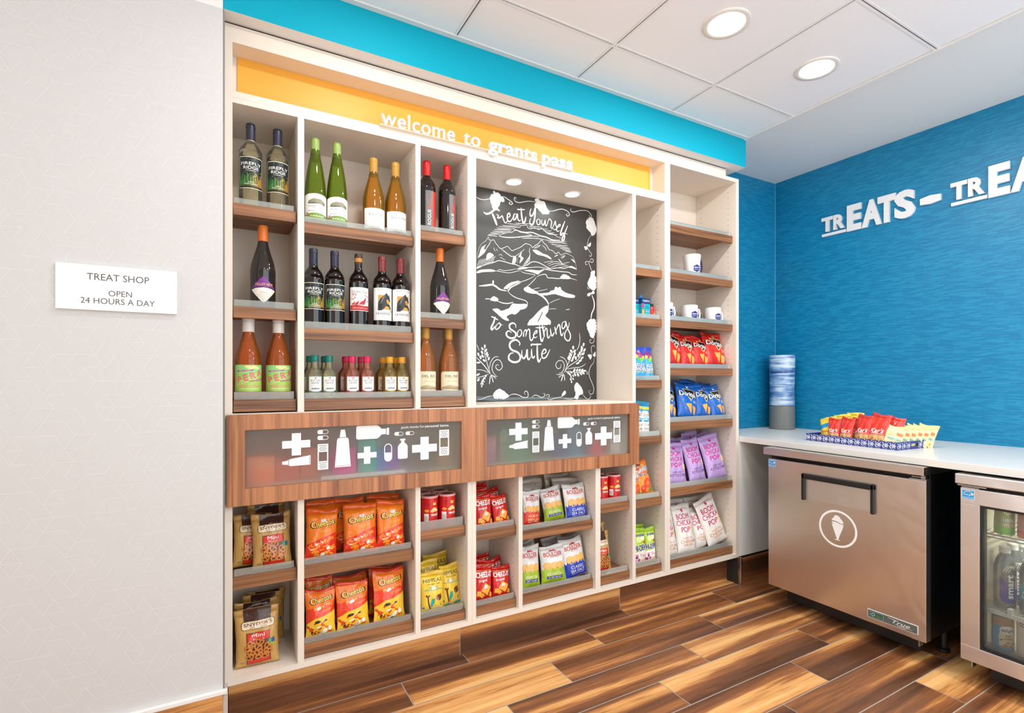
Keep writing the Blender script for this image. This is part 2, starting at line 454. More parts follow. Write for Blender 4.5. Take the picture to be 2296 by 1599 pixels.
# ceiling: lay-in tiles with slotted bars, plain plaster strip along the right wall
def build_ceiling():
    bm = bmesh.new()
    xs = [XL] + [0.804 - 0.5985 * k for k in range(6, 0, -1)] + [0.804, 1.4025, 2.001, 2.605]
    ys = [-0.075, -0.345] + [-0.345 - 0.6345 * k for k in range(1, 4)] + [YN]
    bx(bm, xs[0], 2.617, ys[-1], -0.06, 2.604, 2.66)
    g = 0.0125
    for x0, x1 in zip(xs, xs[1:]):
        for y1, y0 in zip(ys, ys[1:]):
            bx(bm, x0 + g, x1 - g, y0 + g, y1 - g, 2.5985, 2.6045)
    structure(fin(bm, 'ceiling', [M_ceiltile]), 'white lay-in tile ceiling')
    bars = []; slots = []
    for x in xs[1:-1]:
        bars += [(x - 0.0115, x - 0.0032, ys[-1], ys[0], 2.5965, 2.604), (x + 0.0032, x + 0.0115, ys[-1], ys[0], 2.5965, 2.604)]
        slots.append((x - 0.0033, x + 0.0033, ys[-1], ys[0], 2.6005, 2.604))
    for y in ys[1:-1]:
        bars += [(xs[0], 2.605, y - 0.0115, y - 0.0032, 2.5963, 2.604), (xs[0], 2.605, y + 0.0032, y + 0.0115, 2.5963, 2.604)]
        slots.append((xs[0], 2.605, y - 0.0033, y + 0.0033, 2.6003, 2.604))
    c = bpy.data.objects['ceiling']
    boxes('ceiling_bars', bars, M_softwhite, c); boxes('bar_slots', slots, mat('slot_shade', (120, 112, 104), 0.8), c)
build_ceiling()
structure(box('ceiling_plaster', (2.617, 3.45, YN, 0.32, 2.6126, 2.66), mat('plaster_ceiling', (240, 239, 236), 0.8)))
bpy.data.objects['ceiling_plaster'].name = 'ceiling_right'

# unseen wall behind the viewer, added to keep light off the wallpaper
M_blocker = mat('blocker_paint', (206, 200, 192), 0.8)
structure(box('wall_light_blocker', (XL, 0.1, YN - 0.1, YN, 0, 2.66), M_blocker))

# blue textured wall covering
def blue_material():
    m = bpy.data.materials.new('blue_wallcovering'); m.use_nodes = True; nt = m.node_tree; L = nt.links.new
    b = nt.nodes['Principled BSDF']; b.inputs['Roughness'].default_value = 0.42
    tc = nt.nodes.new('ShaderNodeTexCoord'); sx = nt.nodes.new('ShaderNodeSeparateXYZ'); cb = nt.nodes.new('ShaderNodeCombineXYZ')
    L(tc.outputs['Object'], sx.inputs[0])
    ad = nt.nodes.new('ShaderNodeMath'); ad.operation = 'ADD'; L(sx.outputs['X'], ad.inputs[0]); L(sx.outputs['Y'], ad.inputs[1])
    L(ad.outputs[0], cb.inputs['X']); L(sx.outputs['Z'], cb.inputs['Y'])
    def brick(w, h, off):
        k = nt.nodes.new('ShaderNodeTexBrick'); k.inputs['Scale'].default_value = 1; k.inputs['Brick Width'].default_value = w
        k.inputs['Row Height'].default_value = h; k.inputs['Mortar Size'].default_value = 0.0; k.offset = off
        k.inputs['Color1'].default_value = (0, 0, 0, 1); k.inputs['Color2'].default_value = (1, 1, 1, 1)
        L(cb.outputs[0], k.inputs['Vector'])
        return k.outputs['Color']
    a = brick(0.058, 0.0050, 0.37); c = brick(0.045, 0.0078, 0.61)
    n = nt.nodes.new('ShaderNodeTexNoise'); mp = nt.nodes.new('ShaderNodeMapping'); mp.inputs['Scale'].default_value = (14, 190, 1)
    L(cb.outputs[0], mp.inputs['Vector']); L(mp.outputs[0], n.inputs['Vector']); n.inputs['Scale'].default_value = 1; n.inputs['Detail'].default_value = 4
    m1 = nt.nodes.new('ShaderNodeMath'); m1.operation = 'ADD'; L(a, m1.inputs[0]); L(c, m1.inputs[1])
    m2 = nt.nodes.new('ShaderNodeMath'); m2.operation = 'MULTIPLY_ADD'; m2.inputs[1].default_value = 0.32; L(m1.outputs[0], m2.inputs[0]); L(n.outputs[0], m2.inputs[2])
    r = nt.nodes.new('ShaderNodeValToRGB'); r.color_ramp.elements[0].position = 0.40; r.color_ramp.elements[0].color = rgb(0, 114, 160)
    r.color_ramp.elements[1].position = 1.05; r.color_ramp.elements[1].color = rgb(24, 138, 180)
    e = r.color_ramp.elements.new(0.75); e.color = rgb(5, 123, 168)
    r.color_ramp.elements[2].position = 1.0
    L(m2.outputs[0], r.inputs[0]); L(r.outputs[0], b.inputs['Base Color'])
    bp = nt.nodes.new('ShaderNodeBump'); bp.inputs['Strength'].default_value = 0.16; bp.inputs['Distance'].default_value = 0.003
    L(m2.outputs[0], bp.inputs['Height']); L(bp.outputs[0], b.inputs['Normal'])
    return m
M_blue = blue_material()
structure(box('wall_right', (XB, 3.6, YN, 0.42, 0, 2.62), M_blue), 'blue textured wall covering')
structure(box('wall_back', (2.60, XB, YR, 0.42, 0, 2.62), M_blue), 'blue textured wall beside the shelving')
structure(box('trim_8', (XB - 0.004, XB, YR - 0.004, YR, 0.875, 2.612), mat('corner_bead', (90, 170, 205), 0.4)))
structure(box('wall_rear', (-0.0165, 2.60, 0.322, 0.42, 0, 2.6), M_white))
structure(box('wall_alcove', (2.6345, XB, 0.0, 0.30, 0.166, 0.8435), mat('alcove_white', (240, 242, 236), 0.5)), 'white panel under the end of the counter')
structure(box('trim_9', (2.6345, XB, 0.004, 0.30, 0.0, 0.166), M_dark))

# ------------------------------------------------------------------ lights of the room, some added out of view
M_glow = emit('lamp_glow', (255, 250, 240), 14.0)
def downlight(x, y, z, r, watts, name, label, group=None, size=None, spread=None):
    t = thing(name, label, 'ceiling light', (x, y, z), group=group)
    bm = bmesh.new(); n = 48
    prof = [(r, 0.0), (r, -0.003), (r * 0.985, -0.0055), (r * 0.80, -0.0045), (r * 0.735, -0.001), (r * 0.735, 0.0005)]
    lathe(bm, prof, n, cap0=False, cap1=False)
    fin(bm, 'trim_ring', mat('light_trim', (236, 232, 226), 0.4), t, smooth=True)
    bm = bmesh.new(); lathe(bm, [(r * 0.735, -0.0012), (r * 0.73, -0.0022)], n)
    fin(bm, 'diffuser', M_glow, t)
    ld = bpy.data.lights.new('downlight_lamp', 'AREA'); ld.shape = 'DISK'; ld.size = (size or 1.4 * r); ld.energy = watts; ld.color = (1, 0.985, 0.97)
    if spread: ld.spread = spread
    lo = bpy.data.objects.new('lamp', ld); COL.objects.link(lo); lo.parent = t; lo.location = (0, 0, -0.008)
    return t
downlight(1.6976, -0.656, 2.5985, 0.088, DOWNLIGHT_W, 'downlight', 'round recessed ceiling light nearer the teal bulkhead middle, left of two', 'ceiling downlights')
downlight(2.2953, -0.656, 2.5985, 0.088, DOWNLIGHT_W, 'downlight', 'round recessed ceiling light nearer the blue wall, right of two', 'ceiling downlights')
for x, y in ((0.5015, -0.656), (0.5015, -1.93), (1.6976, -1.93), (2.2953, -1.93)):  # unseen ceiling lights added for brightness, the first where the shelving looks bright
    downlight(x, y, 2.5985, 0.088, DOWNLIGHT_W, 'downlight', 'round recessed ceiling light added outside the picture for more light', 'ceiling downlights')
downlight(1.1979, 0.1505, 2.1615, 0.045, NICHE_W, 'cabinet_light', 'small round light over the chalkboard, left of two', 'lights over the chalkboard')
downlight(1.5409, 0.1505, 2.1615, 0.045, NICHE_W, 'cabinet_light', 'small round light over the chalkboard, right of two', 'lights over the chalkboard')
CHALK = [
('s',9.3,0,2,[1104,2041,1116,2034,1135,2038,1154,2052,1169,2064,1185,2065,1194,2058]),
('s',11.4,0,2,[1152,2042,1165,2016,1179,1984]),
('s',5.7,0,2,[1174,2037,1182,2039,1187,2033,1182,2024,1192,2024,1204,2034,1209,2036,1216,2018,1225,2005,1234,2009,1242,2027]),
('s',6.2,0,2,[1237,2032,1253,2043,1250,2057,1240,2050,1237,2027,1247,2014,1260,2021,1271,2040]),
('s',6.7,0,2,[1289,2060,1278,2056,1273,2035,1279,2027,1289,2040,1296,2061,1299,2036,1309,2026,1316,2035]),
('s',8.8,0,2,[1319,2097,1321,2062,1328,2026,1334,2018,1343,2034,1348,2055]),
('s',6.2,0,2,[1294,2084,1316,2086,1341,2090]),
('s',8.8,0,2,[1379,2102,1372,2082,1375,2062,1389,2070,1399,2092,1404,2111,1403,2075,1397,2039,1387,2020,1377,2018,1370,2032,1377,2051]),
('s',5.7,0,2,[1425,2055,1413,2044,1418,2024,1432,2029,1434,2047,1423,2055]),
('s',6.2,0,2,[1446,2055,1444,2034,1453,2026,1464,2046,1465,2055,1467,2031,1474,2026,1483,2046]),
('s',5.2,0,2,[1481,2045,1492,2065,1505,2055,1506,2043,1501,2021,1510,2020]),
('s',5.2,0,2,[1506,2010,1524,2043,1530,2059,1532,2041,1539,2024,1528,2012,1514,2017]),
('s',5.2,0,2,[1542,2027,1559,2036,1561,2045,1550,2040,1539,2018,1542,2006,1557,2011]),
('s',7.8,0,2,[1592,2068,1575,2029,1563,1997,1568,1988,1579,2005]),
('s',7.3,0,2,[1610,2046,1594,2010,1575,1974,1575,1958,1586,1967,1590,1991,1579,1999]),
('s',2.6,0,2,[1575,2002,1594,2001,1610,2000]),
('s',3.4,0,2,[1065,2108,1085,2101,1113,2103,1141,2113]),
('s',3.4,0,2,[1201,2133,1221,2135,1240,2127,1260,2119,1268,2110,1260,2103,1250,2106,1251,2113,1258,2113]),
('s',3.4,0,2,[1286,2133,1289,2141,1281,2143,1278,2133,1286,2123,1309,2121,1339,2131,1367,2138,1394,2140,1404,2137]),
('s',3.4,0,2,[1485,2107,1514,2110,1550,2124,1579,2130,1609,2124,1622,2109,1612,2098,1601,2103,1609,2112]),
('s',3.4,0,2,[1635,2142,1629,2139,1633,2129,1650,2126,1676,2136,1711,2145,1742,2147,1761,2137,1773,2123,1765,2114,1755,2120,1761,2129]),
('g',0,0,1,[1144,2116,1154,2132,1166,2131,1163,2149,1169,2140,1185,2145,1195,2134,1214,2123,1211,2114,1198,2117,1192,2102,1182,2080,1169,2066,1160,2071,1152,2090,1146,2108]),
('g',0,0,1,[1404,2125,1418,2145,1408,2150,1422,2155,1429,2146,1457,2146,1465,2133,1474,2113,1487,2100,1460,2090,1439,2099,1425,2111,1408,2117]),
('g',0,0,1,[1753,2104,1773,2107,1785,2097,1793,2073,1801,2055,1793,2032,1777,2020,1765,2037,1745,2053,1742,2071,1738,2086]),
('p',0,0,1,[1720,1948,1730,1929,1742,1934,1744,1947]),
('p',0,0,1,[1745,1956,1767,1976,1765,1955,1753,1949]),
('s',2.3,0,2,[1773,2019,1753,1995,1744,1965,1742,1946,1757,1926,1771,1912,1769,1899,1759,1898,1757,1906]),
('s',2.3,0,2,[1763,1870,1765,1880,1777,1885,1785,1876,1777,1864,1763,1867,1753,1866,1759,1845,1777,1811]),
('s',2.3,0,2,[1753,1863,1742,1867,1730,1861,1732,1848,1745,1851]),
('s',2.3,0,2,[1234,2002,1273,2005,1316,2009]),
('s',2.3,0,2,[1284,2012,1333,2016,1387,2023]),
('s',2.3,0,2,[1206,1990,1247,1992,1313,2002]),
('s',2.3,0,2,[1187,1981,1221,1983,1266,1989,1309,1992]),
('s',2.3,0,2,[1177,1973,1208,1972,1269,1982]),
('s',2.3,0,2,[1163,1963,1201,1966,1266,1976]),
('s',2.3,0,2,[1154,1953,1192,1956,1263,1969]),
('s',2.3,0,2,[1141,1943,1179,1947,1227,1955]),
('s',2.3,0,2,[1130,1932,1163,1939,1195,1941]),
('s',2.3,0,2,[1125,1926,1150,1930,1182,1930]),
('s',2.3,0,2,[1360,2007,1401,2011,1446,2013]),
('s',2.3,0,2,[1367,2002,1418,2002,1485,2009]),
('s',2.3,0,2,[1453,1997,1481,1999,1506,2003]),
('s',2.3,0,2,[1471,1990,1499,1991,1524,1995]),
('s',2.3,0,2,[1485,1983,1517,1985,1546,1988]),
('s',2.3,0,2,[1323,1939,1367,1946,1418,1950,1464,1950]),
('s',2.3,0,2,[1346,1950,1387,1959,1429,1961]),
('s',2.3,0,2,[1464,1950,1506,1949,1553,1952,1601,1959]),
('s',2.3,0,2,[1485,1941,1524,1942,1572,1948,1607,1946]),
('s',2.3,0,2,[1503,1932,1542,1932,1612,1936]),
('s',2.3,0,2,[1532,1923,1575,1926,1623,1925]),
('s',2.3,0,2,[1559,1917,1597,1919,1629,1918]),
('s',2.3,0,2,[1575,1912,1609,1911,1633,1910]),
('s',2.3,0,2,[1594,1905,1616,1905,1637,1902]),
('s',2.3,0,2,[1269,1982,1296,1992,1313,1994,1316,2004,1333,2007,1353,2012,1356,2001,1373,1994,1397,2004,1425,1999,1446,2008,1460,1998,1481,1986,1514,1987,1546,1976,1564,1976,1557,1966]),
('s',5.2,0,2,[1269,1981,1293,1977,1319,1972,1350,1973,1380,1978,1408,1974,1436,1967,1471,1965,1506,1956,1535,1957,1561,1959]),
('s',2.3,0,2,[1190,1934,1211,1946,1240,1958,1266,1963,1276,1972,1296,1975,1316,1969,1343,1970,1367,1967,1384,1965]),
('s',4.4,0,2,[1190,1933,1221,1931,1260,1935,1299,1942,1343,1952,1384,1963]),
('s',2.3,0,2,[1068,1807,1076,1847,1091,1879,1116,1899,1130,1919,1135,1907,1147,1906,1161,1909,1169,1898,1182,1885,1198,1871,1221,1879,1240,1887,1263,1869,1286,1878,1316,1893,1339,1911,1350,1915,1377,1910,1387,1899,1404,1913,1422,1924,1443,1945,1457,1932,1474,1922,1489,1903,1514,1897,1532,1884,1550,1894,1568,1882,1594,1894,1623,1889,1646,1879,1661,1850,1671,1814]),
('s',2.8,0,2,[1146,1903,1135,1885,1119,1860,1107,1839,1091,1829,1073,1810]),
('p',0,0,1,[1073,1808,1085,1840,1097,1858,1113,1854,1107,1837,1088,1820]),
('p',0,0,1,[1119,1802,1122,1830,1138,1843,1160,1834,1154,1825,1138,1815]),
('p',0,0,1,[1273,1839,1286,1843,1289,1821,1276,1799,1266,1804]),
('p',0,0,1,[1323,1871,1303,1842,1316,1838,1309,1808,1333,1837,1319,1847]),
('p',0,0,1,[1387,1886,1411,1890,1453,1875,1503,1857,1499,1852,1457,1863,1415,1867]),
('p',0,0,1,[1631,1868,1650,1864,1659,1850,1646,1857]),
('s',1.8,0,2,[1069,1763,1074,1783,1084,1803]),
('s',1.8,0,2,[1076,1765,1081,1785,1091,1805]),
('s',1.8,0,2,[1083,1767,1089,1788,1098,1808]),
('s',1.8,0,2,[1090,1769,1096,1790,1105,1810]),
('s',1.8,0,2,[1097,1771,1103,1793,1112,1812]),
('s',1.8,0,2,[1105,1773,1110,1795,1119,1814]),
('s',1.8,0,2,[1112,1776,1117,1797,1126,1816]),
('s',1.8,0,2,[1119,1778,1124,1800,1133,1819]),
('s',1.8,0,2,[1126,1780,1131,1802,1141,1821]),
('s',1.8,0,2,[1133,1782,1138,1805,1148,1823]),
('s',1.8,0,2,[1140,1784,1146,1807,1155,1825]),
('s',1.8,0,2,[1148,1787,1153,1810,1162,1828]),
('s',1.8,0,2,[1155,1789,1160,1812,1170,1830]),
('s',1.6,0,2,[1079,1819,1087,1848,1096,1869]),
('s',1.6,0,2,[1083,1825,1091,1851,1100,1871]),
('s',1.6,0,2,[1088,1830,1095,1855,1105,1874]),
('s',1.6,0,2,[1092,1836,1100,1858,1109,1877]),
('s',1.6,0,2,[1096,1841,1104,1861,1113,1880]),
('s',1.6,0,2,[1101,1847,1108,1865,1118,1883]),
('s',2.8,0,2,[1198,1871,1221,1859,1240,1847,1263,1838,1276,1845]),
('s',1.6,0,2,[1211,1869,1221,1853]),
('s',1.6,0,2,[1221,1865,1230,1850]),
('s',1.6,0,2,[1230,1861,1239,1847]),
('s',1.6,0,2,[1240,1857,1248,1844]),
('s',1.6,0,2,[1250,1853,1257,1841]),
('s',1.6,0,2,[1260,1849,1266,1838]),
('s',2.3,0,2,[1309,1861,1296,1850,1283,1840]),
('s',1.8,0,2,[1339,1885,1326,1874,1309,1861]),
('s',1.6,0,2,[1289,1835,1301,1838]),
('s',1.6,0,2,[1289,1829,1301,1832]),
('s',1.6,0,2,[1289,1822,1301,1826]),
('s',1.6,0,2,[1289,1816,1301,1821]),
('s',1.6,0,2,[1289,1810,1301,1815]),
('s',2.3,0,2,[1373,1898,1367,1879,1373,1859,1360,1840,1346,1821,1326,1793]),
('s',1.6,0,2,[1333,1796,1353,1822,1367,1844]),
('s',1.6,0,2,[1341,1801,1358,1828,1367,1847]),
('s',1.6,0,2,[1350,1805,1362,1835,1367,1850]),
('s',1.6,0,2,[1358,1810,1367,1841,1367,1853]),
('s',1.6,0,2,[1367,1814,1372,1847,1367,1856]),
('s',1.8,0,2,[1394,1896,1422,1906,1436,1920]),
('s',1.8,0,2,[1446,1918,1464,1909,1474,1892]),
('s',1.8,0,2,[1401,1901,1418,1912,1432,1917]),
('s',1.8,0,2,[1160,1871,1163,1863,1173,1853]),
('s',1.8,0,2,[1173,1867,1179,1862,1182,1857]),
('s',1.8,0,2,[1188,1835,1201,1842,1211,1832]),
('s',1.8,0,2,[1195,1827,1208,1823,1227,1814]),
('s',1.8,0,2,[1478,1821,1524,1841,1564,1842]),
('s',1.8,0,2,[1485,1813,1535,1833,1594,1833]),
('s',1.8,0,2,[1499,1805,1550,1826,1616,1830]),
('s',1.8,0,2,[1506,1800,1564,1815,1623,1827]),
('s',1.8,0,2,[1457,1830,1489,1837,1517,1846]),
('s',1.8,0,2,[1579,1838,1601,1843,1623,1849]),
('s',1.8,0,2,[1564,1867,1579,1868,1594,1882]),
('s',1.8,0,2,[1568,1876,1579,1874,1590,1885]),
('s',4.4,0,2,[1460,1873,1485,1866,1505,1854]),
('s',3.9,0,2,[1524,1868,1539,1876,1546,1880]),
('s',3.9,0,2,[1550,1859,1564,1845,1579,1832]),
('s',3.6,0,2,[1065,1757,1094,1771,1132,1789,1163,1798,1188,1809,1221,1807,1253,1802,1286,1800,1306,1794,1326,1794]),
('s',3.6,0,2,[1326,1794,1353,1804,1380,1822,1401,1827,1429,1824,1467,1811,1503,1800]),
('s',2.6,0,2,[1503,1800,1542,1810,1586,1811,1620,1821,1671,1814]),
('s',6.7,0,2,[1616,1820,1638,1826,1669,1815]),
('s',7.8,0,2,[1066,1757,1079,1765,1091,1769]),
('s',12.9,0,2,[1066,1736,1082,1743,1097,1748,1138,1754,1169,1755]),
('s',2.3,0,2,[1169,1755,1195,1755,1247,1753,1286,1764,1316,1773]),
('s',2.3,0,2,[1179,1756,1195,1765,1214,1762,1250,1767,1293,1779]),
('s',2.3,0,2,[1326,1791,1367,1793,1418,1801,1471,1801,1506,1801]),
('s',2.3,0,2,[1506,1798,1467,1794,1436,1776,1418,1760]),
('s',2.3,0,2,[1316,1770,1333,1763,1367,1760,1401,1759,1396,1750]),
('p',0,0,1,[1293,1776,1316,1789,1360,1790,1319,1778]),
('p',0,0,1,[1333,1775,1373,1782,1429,1784,1460,1797,1436,1779,1418,1763,1391,1769]),
('s',3.4,0,2,[1467,1793,1506,1792,1561,1792,1616,1793,1638,1784,1672,1785]),
('s',3.6,0,2,[1415,1750,1436,1761,1460,1767,1474,1764,1481,1751,1514,1752,1550,1753,1594,1762,1635,1761,1672,1755]),
('b',0,0,1,[1564,1757,1575,1771,1590,1777,1609,1772,1623,1761]),
('s',2.6,0,2,[1396,1750,1367,1734,1326,1717,1293,1710,1266,1699,1243,1679,1240,1659]),
('s',6.2,0,2,[1316,1710,1283,1694,1256,1678,1242,1659]),
('b',0,0,1,[1221,1672,1240,1691,1266,1704,1306,1715,1266,1697,1240,1676]),
('s',8.8,0,2,[1079,1672,1107,1676,1132,1681,1154,1684,1176,1676,1195,1665,1234,1660]),
('s',8.8,0,2,[1157,1707,1157,1697,1155,1686]),
('s',3.9,0,2,[1240,1659,1263,1641,1293,1629,1326,1623,1350,1616,1356,1602,1343,1586]),
('s',2.6,0,2,[1411,1747,1397,1731,1373,1708,1353,1692,1339,1676]),
('s',8.8,0,2,[1339,1673,1367,1673,1401,1667,1436,1655,1460,1642,1478,1625,1487,1608]),
('b',0,0,1,[1339,1682,1360,1690,1387,1677,1418,1668,1384,1662,1343,1671]),
('b',0,0,1,[1422,1661,1450,1662,1492,1671,1503,1681,1524,1686,1532,1703,1546,1700,1561,1705,1568,1692,1594,1679,1623,1673,1653,1669,1650,1661,1609,1659,1564,1665,1524,1671,1471,1660,1436,1658]),
('s',3.9,0,2,[1113,1610,1125,1612,1141,1612]),
('b',0,0,1,[1144,1609,1160,1624,1182,1615,1179,1606,1157,1607]),
('s',4.7,0,2,[1182,1605,1214,1597,1247,1598,1273,1607]),
('b',0,0,1,[1157,1561,1185,1564,1201,1554,1234,1564,1253,1574,1269,1595,1299,1595,1346,1599,1353,1593,1339,1580,1313,1572,1286,1548,1263,1549,1240,1539,1230,1527,1243,1512,1214,1520,1188,1539]),
('b',0,0,1,[1360,1495,1370,1515,1394,1534,1418,1559,1453,1588,1481,1598,1481,1575,1464,1550,1474,1538,1496,1521,1489,1506,1429,1500]),
('s',5.2,1,3,[1451,1570,1436,1542,1418,1511]),
('s',3.6,0,2,[1487,1608,1484,1596,1481,1575]),
('s',1.8,0,2,[1489,1614,1521,1631,1561,1645]),
('s',1.8,0,2,[1489,1584,1506,1587,1539,1590]),
('s',2.8,0,2,[1597,1588,1612,1591,1625,1593]),
('s',1.8,0,2,[1387,1680,1408,1688,1432,1693]),
('s',1.8,0,2,[1418,1674,1450,1682,1481,1691]),
('s',1.6,1,3,[1237,1537,1239,1538]),
('s',1.6,1,3,[1228,1541,1232,1543]),
('s',1.6,1,3,[1212,1543,1215,1545]),
('s',1.6,1,3,[1200,1547,1203,1551]),
('s',1.6,1,3,[1236,1546,1239,1548]),
('s',1.6,1,3,[1172,1554,1175,1556]),
('s',1.6,1,3,[1196,1536,1199,1538]),
('s',1.6,1,3,[1186,1555,1189,1556]),
('s',1.6,1,3,[1205,1534,1209,1535]),
('s',1.6,1,3,[1232,1540,1236,1544]),
('s',1.6,1,3,[1223,1540,1226,1543]),
('s',1.6,1,3,[1237,1555,1241,1558]),
('s',1.6,1,3,[1202,1544,1205,1548]),
('s',1.6,1,3,[1205,1538,1207,1541]),
('s',1.6,1,3,[1233,1548,1236,1551]),
('s',1.6,1,3,[1220,1547,1223,1548]),
('s',1.6,1,3,[1219,1554,1223,1555]),
('s',1.6,1,3,[1234,1552,1238,1554]),
('s',1.6,1,3,[1205,1545,1208,1547]),
('s',1.6,1,3,[1191,1551,1194,1555]),
('s',1.6,1,3,[1213,1556,1217,1558]),
('s',1.6,1,3,[1233,1554,1237,1555]),
('s',1.6,1,3,[1215,1551,1218,1554]),
('s',1.6,1,3,[1177,1543,1181,1545]),
('s',1.6,1,3,[1184,1535,1187,1538]),
('s',1.6,1,3,[1172,1546,1174,1549]),
('s',1.6,1,3,[1272,1579,1274,1582]),
('s',1.6,1,3,[1268,1587,1272,1588]),
('s',1.6,1,3,[1278,1582,1281,1583]),
('s',1.6,1,3,[1332,1592,1334,1594]),
('s',1.6,1,3,[1307,1584,1309,1585]),
('s',1.6,1,3,[1268,1584,1272,1587]),
('s',1.6,1,3,[1326,1585,1330,1588]),
('s',1.6,1,3,[1297,1589,1301,1591]),
('s',1.6,1,3,[1273,1585,1277,1586]),
('s',1.6,1,3,[1305,1588,1308,1589]),
('s',1.6,1,3,[1330,1591,1334,1593]),
('s',1.6,1,3,[1267,1583,1270,1584]),
('s',1.6,1,3,[1268,1588,1271,1590]),
('s',1.6,1,3,[1300,1580,1304,1584]),
('s',1.6,1,3,[1281,1585,1284,1588]),
('s',1.6,1,3,[1308,1583,1311,1585]),
('s',1.6,1,3,[1389,1515,1391,1516]),
('s',1.6,1,3,[1389,1527,1393,1529]),
('s',1.6,1,3,[1377,1524,1380,1526]),
('s',1.6,1,3,[1393,1517,1396,1520]),
('s',1.6,1,3,[1381,1503,1386,1506]),
('s',1.6,1,3,[1390,1515,1393,1516]),
('s',1.6,1,3,[1389,1515,1392,1516]),
('s',1.6,1,3,[1404,1520,1407,1524]),
('s',1.6,1,3,[1396,1522,1401,1524]),
('s',1.6,1,3,[1374,1509,1376,1511]),
('s',1.6,1,3,[1405,1511,1407,1513]),
('s',1.6,1,3,[1389,1516,1392,1519]),
('s',1.6,1,3,[1376,1521,1379,1525]),
('s',1.6,1,3,[1376,1507,1379,1510]),
('s',1.6,1,3,[1388,1517,1392,1519]),
('s',1.6,1,3,[1378,1526,1380,1529]),
('s',1.6,1,3,[1398,1503,1402,1503]),
('s',1.6,1,3,[1398,1508,1402,1510]),
('s',1.6,1,3,[1447,1525,1452,1526]),
('s',1.6,1,3,[1456,1525,1461,1528]),
('s',1.6,1,3,[1478,1514,1481,1515]),
('s',1.6,1,3,[1454,1532,1458,1534]),
('s',1.6,1,3,[1477,1522,1482,1523]),
('s',1.6,1,3,[1447,1507,1450,1509]),
('s',1.6,1,3,[1432,1536,1437,1540]),
('s',1.6,1,3,[1463,1536,1466,1538]),
('s',1.6,1,3,[1464,1518,1467,1521]),
('s',1.6,1,3,[1434,1521,1439,1524]),
('s',1.6,1,3,[1434,1522,1438,1524]),
('s',1.6,1,3,[1476,1526,1480,1528]),
('s',1.6,1,3,[1481,1516,1485,1517]),
('s',1.6,1,3,[1452,1539,1456,1542]),
('s',1.6,1,3,[1438,1522,1442,1524]),
('s',1.6,1,3,[1466,1510,1470,1512]),
('s',1.6,1,3,[1479,1531,1484,1533]),
('s',1.6,1,3,[1469,1513,1472,1516]),
('s',1.6,1,3,[1450,1518,1455,1521]),
('s',1.6,1,3,[1429,1523,1433,1527]),
('s',1.6,1,3,[1463,1514,1465,1517]),
('s',1.6,1,3,[1467,1521,1472,1524]),
('s',1.6,1,3,[1517,1661,1522,1663]),
('s',1.6,1,3,[1588,1671,1590,1674]),
('s',1.6,1,3,[1521,1665,1525,1667]),
('s',1.6,1,3,[1568,1672,1571,1676]),
('s',1.6,1,3,[1514,1676,1518,1679]),
('s',1.6,1,3,[1578,1667,1582,1670]),
('s',1.6,1,3,[1543,1673,1546,1674]),
('s',1.6,1,3,[1515,1662,1518,1665]),
('s',1.6,1,3,[1592,1675,1596,1678]),
('s',1.6,1,3,[1601,1680,1604,1682]),
('s',1.6,1,3,[1557,1674,1559,1676]),
('s',1.6,1,3,[1612,1677,1616,1679]),
('s',1.6,1,3,[1554,1663,1558,1666]),
('s',1.6,1,3,[1559,1670,1564,1671]),
('s',1.6,1,3,[1596,1677,1601,1680]),
('s',1.6,1,3,[1578,1674,1582,1675]),
('s',1.6,1,3,[1575,1674,1579,1677]),
('s',1.6,1,3,[1594,1671,1597,1672]),
('s',1.6,1,3,[1397,1674,1399,1678]),
('s',1.6,1,3,[1376,1662,1380,1664]),
('s',1.6,1,3,[1389,1676,1392,1677]),
('s',1.6,1,3,[1396,1673,1400,1676]),
('s',1.6,1,3,[1396,1667,1400,1669]),
('s',1.6,1,3,[1376,1672,1378,1675]),
('s',1.6,1,3,[1392,1671,1396,1673]),
('s',1.6,1,3,[1417,1669,1421,1672]),
('s',8.8,0,2,[1169,1526,1160,1497,1146,1469,1152,1460,1166,1478]),
('s',6.7,0,2,[1146,1526,1163,1520,1185,1510]),
('s',5.7,0,2,[1192,1496,1176,1484,1169,1467,1179,1463,1195,1477,1198,1491,1188,1496,1201,1487,1211,1486]),
('s',2.3,0,2,[1753,1858,1765,1835,1777,1812]),
('s',2.3,0,2,[1761,1718,1749,1714,1744,1723,1753,1728]),
('g',0,0,1,[1773,1807,1789,1813,1789,1790,1801,1775,1799,1731,1785,1715,1761,1727,1749,1748,1765,1778]),
('p',0,0,1,[1745,1673,1742,1685,1757,1693,1773,1697,1781,1707,1793,1702,1789,1689,1769,1687,1757,1674]),
('g',0,0,1,[1749,1526,1765,1539,1797,1541,1801,1494,1785,1452,1769,1452,1753,1482,1742,1513]),
('s',7.3,0,2,[1773,1684,1789,1648,1789,1610,1773,1578,1767,1539]),
('s',9.0,0,2,[1287,1475,1285,1492,1269,1499,1251,1489,1253,1470,1272,1459,1287,1447,1283,1428,1258,1421,1235,1432,1233,1449,1247,1458,1262,1449]),
('s',5.6,0,2,[1312,1468,1299,1457,1296,1438,1307,1430,1321,1445,1319,1464,1308,1468]),
('s',6.2,0,2,[1334,1455,1333,1442,1332,1431]),
('s',6.2,0,2,[1334,1455,1345,1468,1351,1459,1345,1432]),
('s',6.8,0,2,[1351,1456,1362,1472,1370,1465,1371,1431,1377,1414,1388,1422,1397,1445]),
('s',6.2,0,2,[1397,1448,1412,1455,1414,1467,1403,1461,1393,1442,1401,1429,1416,1436]),
('s',8.5,0,2,[1429,1495,1433,1460,1439,1421,1446,1413,1456,1435]),
('s',5.6,0,2,[1405,1482,1435,1484,1466,1490]),
